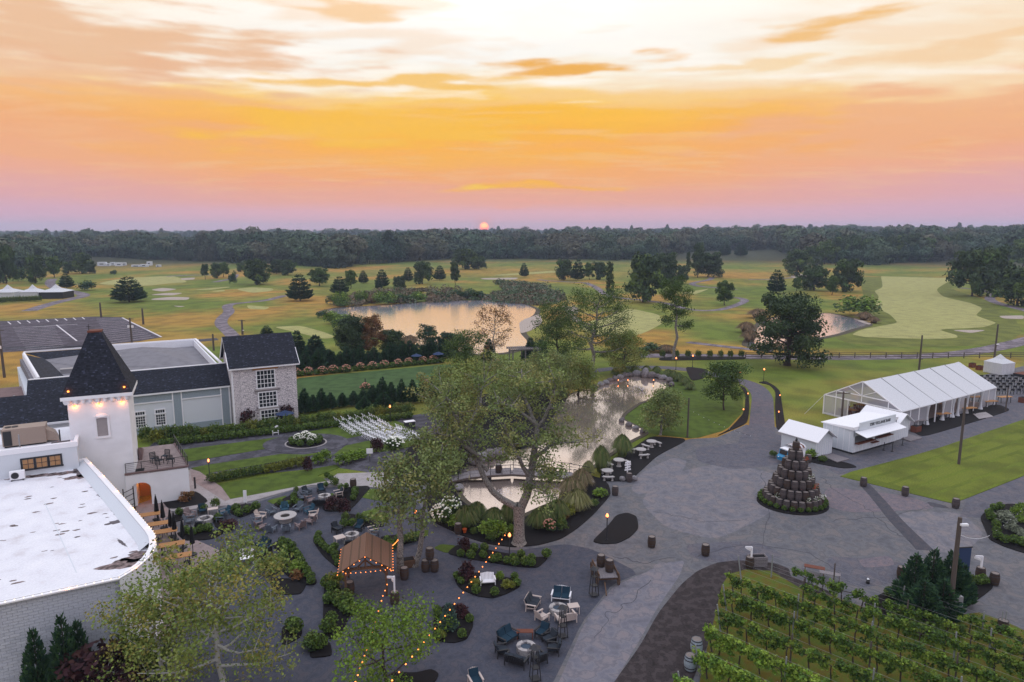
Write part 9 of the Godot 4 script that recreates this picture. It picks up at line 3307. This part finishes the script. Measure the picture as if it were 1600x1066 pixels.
func trees_near() -> void:
	# the great two armed tree before the pond
	var w := B.new()
	var c := B.new()
	w.lathe([[0.8, -0.1], [0.55, 0.25], [0.46, 0.9], [0.44, 2.0], [0.5, 2.9], [0.54, 3.5]], 14)
	var fork := Vector3(0.1, 3.3, 0)
	var ends := []
	var mains := [[Vector3(-0.3, 3.3, 0), Vector3(-4.4, 9.2, -1.2), 0.3, 0.18, Vector3(-0.5, -0.7, 0)], [Vector3(0.2, 3.3, 0), Vector3(1.5, 10.0, -0.5), 0.38, 0.22, Vector3(0.35, 0, 0)], [Vector3(-4.4, 9.2, -1.2), Vector3(-6.8, 12.6, -3.0), 0.18, 0.06, Vector3(0, 0.5, 0)], [Vector3(-3.2, 7.2, -0.8), Vector3(-6.6, 10.2, 1.6), 0.2, 0.05, Vector3(0, 0.4, 0)], [Vector3(1.5, 10.0, -0.5), Vector3(0.2, 14.6, -2.0), 0.2, 0.05, Vector3(-0.3, 0, 0)], [Vector3(1.5, 10.0, -0.5), Vector3(2.8, 14.4, 1.2), 0.16, 0.05, Vector3(0.3, 0, 0)],
		[Vector3(1.0, 7.0, -0.2), Vector3(4.0, 9.0, 0.5), 0.2, 0.05, Vector3(0, 0.6, 0)], [Vector3(-4.4, 9.2, -1.2), Vector3(-3.0, 13.8, -4.0), 0.22, 0.05, Vector3(0.3, 0, 0)], [Vector3(-4.4, 9.2, -1.2), Vector3(-5.8, 13.2, 1.5), 0.2, 0.05, Vector3(-0.3, 0.3, 0)], [Vector3(0.8, 6.0, 0), Vector3(-1.2, 11.2, 2.2), 0.2, 0.05, Vector3(-0.3, 0, 0)], [Vector3(0.9, 6.5, 0), Vector3(3.2, 6.6, 1.4), 0.13, 0.04, Vector3(0, 0.5, 0)], [Vector3(0.7, 5.4, 0), Vector3(2.6, 4.6, 1.6), 0.1, 0.03, Vector3(0, 0.3, 0)], [Vector3(-2.6, 6.2, -0.6), Vector3(-8.4, 8.8, -1.0), 0.16, 0.04, Vector3(0, 0.8, 0)], [Vector3(-4.4, 9.2, -1.2), Vector3(-7.6, 11.0, -5.0), 0.14, 0.04, Vector3(0, 0.5, 0)], [Vector3(1.5, 10.0, -0.5), Vector3(-2.0, 12.6, 1.5), 0.14, 0.04, Vector3(0, 0.5, 0)]]
	for m in mains:
		var pts := limb(w, m[0], m[1], m[2], m[3], m[4], 6, 9)
		var long := (m[1] as Vector3).distance_to(m[0])
		for k in int(5 + long * 1.7):
			var s := rnd(0.3, 1.0)
			if m[2] > 0.25 and s < 0.75:
				continue
			var from := pts[int(s * 6)].lerp(pts[mini(int(s * 6) + 1, 6)], fmod(s * 6, 1.0))
			var dd := rdir()
			dd.y = dd.y * 0.6 + 0.3
			var to := from + dd * rnd(1.2, 2.9)
			w.tube(from, to, 0.055, 0.015, 4, false)
			ends.append(to)
			ends.append(from.lerp(to, 0.6) + rdir() * 0.4)
		ends.append(m[1])
	foliage(c, ends, 0.85, 54, 0.2, G_GREY)
	plant("great_tree", [w, c], M.bark_pale, "great pale barked tree with two leaning arms beside the pond", "tree", V(0.59, -54.01))
	for q in GARDEN_TREES:
		var spec := {h = q[2], w = q[3], cols = [G_GREY, G_OLIVE, G_OAK, G_DARK, G_RUST, G_BRIGHT][q[4]], leaf = q[15] if q.size() > 15 else 0.24, per = q[5], limbs = q[6], twigs = 7, low = q[7], lean = q[8], clump = q[9], flat = 0.8, droop = q[10], trunk = q[11]}
		plant(q[12], broadleaf(spec), M.bark_white if q[12] == "branching_tree" else M.bark_pale if q[13] else M.bark_dark, q[14], "tree", V(q[0], q[1]), rnd(0, TAU) if q[8] == Vector3.ZERO else 0.0)
	for q in [[-42.90, -134.62, 4.6, 6.6, "tall feathery spruce behind the stone house, paler one"], [-39.30, -134.62, 5.4, 5.6, "broad dark spruce behind the stone house"], [-4.72, -137.38, 3.0, 4.5, "small dark spruce below the rusty tree"], [3.80, -137.38, 3.6, 4.6, "dark spruce beside the pergola"], [5.95, -138.80, 3.6, 4.0, "second dark spruce beside the pergola"]]:
		var s := conifer({h = q[3], w = q[2], n = 1500, up = 0.15, leaf = q[2] * 0.2, power = 0.85, cols = G_CEDAR + [Color(0.05, 0.07, 0.035)], open = 0.2})
		plant("spruce_tree", s, M.bark_dark, q[4], "tree", V(q[0], q[1]))
	for q in [[-17.28, -141.73, 7.5, 6.4, "dark clumped pine at the near shore of the wide pond"], [-13.50, -141.73, 6.0, 4.9, "smaller dark pine joined to the clumped one"]]:
		plant("pine_tree", pine({h = q[3], w = q[2], cols = G_CEDAR + G_DARK, pads = 26, per = 120, leaf = 0.3, low = 0.2}), M.bark_dark, q[4], "tree", V(q[0], q[1]))
	# shrubs against the white block wall
	bush("cedar", "tall narrow cypress against the white block wall", V(-26.30, -34.43), 1.7, 4.5)
	bush("cedar2", "forked dark cypress against the white block wall", V(-25.20, -35.17), 2.0, 4.9)
	bush("cedar", "second dark cypress behind the plum mass", V(-24.75, -35.73), 1.6, 4.2)
	bush("plum", "large dark plum shrub under the block wall", V(-23.47, -34.96), 4.4, 3.6)
	bush("plum", "lower dark plum shrub under the block wall", V(-21.97, -34.74), 4.0, 2.8)
	bush("hedge", "leafy shrub at the wall's rounded corner", V(-22.28, -36.41), 2.6, 3.6)
	bush("hedge", "dark leafy shrub below the rounded corner", V(-21.40, -36.82), 3.0, 2.8)
	bush("gold", "yellowish shrub at the bottom edge before the plum mass", V(-20.89, -32.82), 3.4, 1.8)


func foliage(c: B, ends: Array, r: float, per: int, ls: float, cols: Array) -> void:
	for e in ends:
		var tone := shade(cols[rng.randi() % cols.size()], 0.28)
		var size := r * rnd(0.6, 1.25)
		for k in per:
			var d := rdir() * pow(rng.randf(), 0.45)
			d.y *= 0.75
			c.col = shade(tone, 0.18)
			leaf(c, e + d * size, d + Vector3.UP * 0.4, ls * rnd(0.65, 1.3))


# x, z, height, spread, colours, leaves a clump, limbs, lowest limb, lean, clump size, droop, trunk radius, name, pale bark, label
const GARDEN_TREES := [
	[-7.64, -50.12, 10.67, 4.0, 0, 30, 11, 0.56, Vector3(2.3, 0, -0.5), 1.1, 0.25, 0.24, "leaning_birch", true, "pale trunked tree leaning over the path beside the pavilion"],
	[-8.61, -49.30, 10.43, 4.0, 0, 34, 12, 0.45, Vector3(-0.4, 0, 0), 1.05, 0.45, 0.3, "smooth_trunk_tree", true, "smooth straight trunked tree behind the pavilion"],
	[-7.56, -70.11, 3.2, 3.6, 0, 44, 13, 0.2, Vector3(0.3, 0, 0), 1.1, 0.15, 0.24, "garden_tree", true, "low grey green tree over the pond's western end"],
	[-7.49, -90.99, 8.0, 8.0, 1, 70, 14, 0.2, Vector3.ZERO, 1.3, 0.1, 0.22, "garden_tree", false, "olive tree behind the pond rocks, west side"],
	[-8.17, -111.96, 9.13, 7.4, 2, 90, 14, 0.08, Vector3.ZERO, 1.3, 0.0, 0.24, "garden_tree", false, "dense green tree at the end of the damp lawn"],
	[-3.18, -133.28, 11.50, 8.0, 4, 22, 18, 0.22, Vector3.ZERO, 0.9, 0.0, 0.18, "rusty_tree", true, "thin rust leaved tree before the wide pond"],
	[8.33, -128.16, 12.06, 9.5, 2, 95, 17, 0.1, Vector3.ZERO, 1.5, 0.0, 0.26, "garden_tree", false, "full green tree behind the pergola"],
	[14.37, -120.07, 15.54, 13.0, 2, 76, 19, 0.3, Vector3(1.2, 0, 0), 1.5, 0.0, 0.42, "forked_tree", true, "tall open tree with forked pale trunk above the pond rocks"],
	[20.66, -123.42, 7.40, 7.0, 1, 90, 14, 0.06, Vector3.ZERO, 1.3, 0.0, 0.2, "garden_tree", false, "low yellow green tree left of the grass mounds"],
	[10.55, -106.54, 5.8, 6.4, 1, 80, 13, 0.12, Vector3.ZERO, 1.2, 0.1, 0.2, "garden_tree", false, "yellowing tree overhanging the far end of the pond"],
	[6.01, -104.01, 7.0, 7.5, 0, 80, 13, 0.15, Vector3.ZERO, 1.3, 0.1, 0.2, "garden_tree", true, "grey green tree on the pond's western bank"],
	[0.00, -97.81, 7.0, 8.0, 0, 60, 14, 0.2, Vector3.ZERO, 1.5, 0.0, 0.22, "garden_tree", true, "broad grey green tree behind the great tree's crown"],
	[33.14, -137.38, 17.50, 6.2, 2, 90, 14, 0.42, Vector3(-0.8, 0, 0), 1.1, 0.1, 0.34, "tall_trunk_tree", true, "tall tree with a long bare trunk by the farm road"],
	[53.91, -131.31, 12.71, 12.5, 3, 110, 19, 0.12, Vector3.ZERO, 1.7, 0.0, 0.55, "lone_tree", false, "large lone dark tree in the field before the little pond", 0.45],
	[31.13, -97.44, 6.80, 5.6, 2, 64, 13, 0.26, Vector3.ZERO, 1.0, 0.0, 0.14, "young_tree", false, "young rounded tree on the garden lawn"],
	[19.15, -85.02, 5.75, 5.2, 0, 70, 13, 0.22, Vector3(0.5, 0, 0), 0.95, 0.15, 0.16, "garden_tree", true, "small airy tree at the pond point of the lawn"],
	[-16.18, -34.85, 8.6, 8.6, 1, 64, 20, 0.22, Vector3(0.2, 0, 0.3), 1.0, 0.05, 0.2, "branching_tree", true, "yellow green tree with bare whitish branches at the bottom edge", 0.18],
	[-19.82, -35.12, 5.6, 6.0, 1, 56, 13, 0.2, Vector3(-0.6, 0, -0.4), 0.9, 0.0, 0.14, "branching_tree", true, "thin leaved tree reaching along the flat roof's corner", 0.17],
	[-33.72, -140.99, 7.72, 6.4, 3, 95, 15, 0.1, Vector3.ZERO, 1.2, 0.0, 0.2, "garden_tree", false, "dense dark tree between the spruces and the wide pond", 0.35],
	[-29.16, -141.73, 8.16, 4.6, 4, 60, 15, 0.15, Vector3.ZERO, 0.9, 0.0, 0.16, "garden_tree", false, "open reddish brown tree beside the dense dark one", 0.3],
	[-25.78, -144.01, 4.30, 4.6, 3, 80, 13, 0.08, Vector3.ZERO, 1.0, 0.0, 0.16, "garden_tree", false, "low dark tree before the near shore of the wide pond", 0.35],
	[-7.10, -34.74, 5.0, 6.2, 5, 54, 13, 0.15, Vector3.ZERO, 0.85, 0.0, 0.13, "bottom_tree", false, "bright green feathery tree under the two bulb strings", 0.17],
]
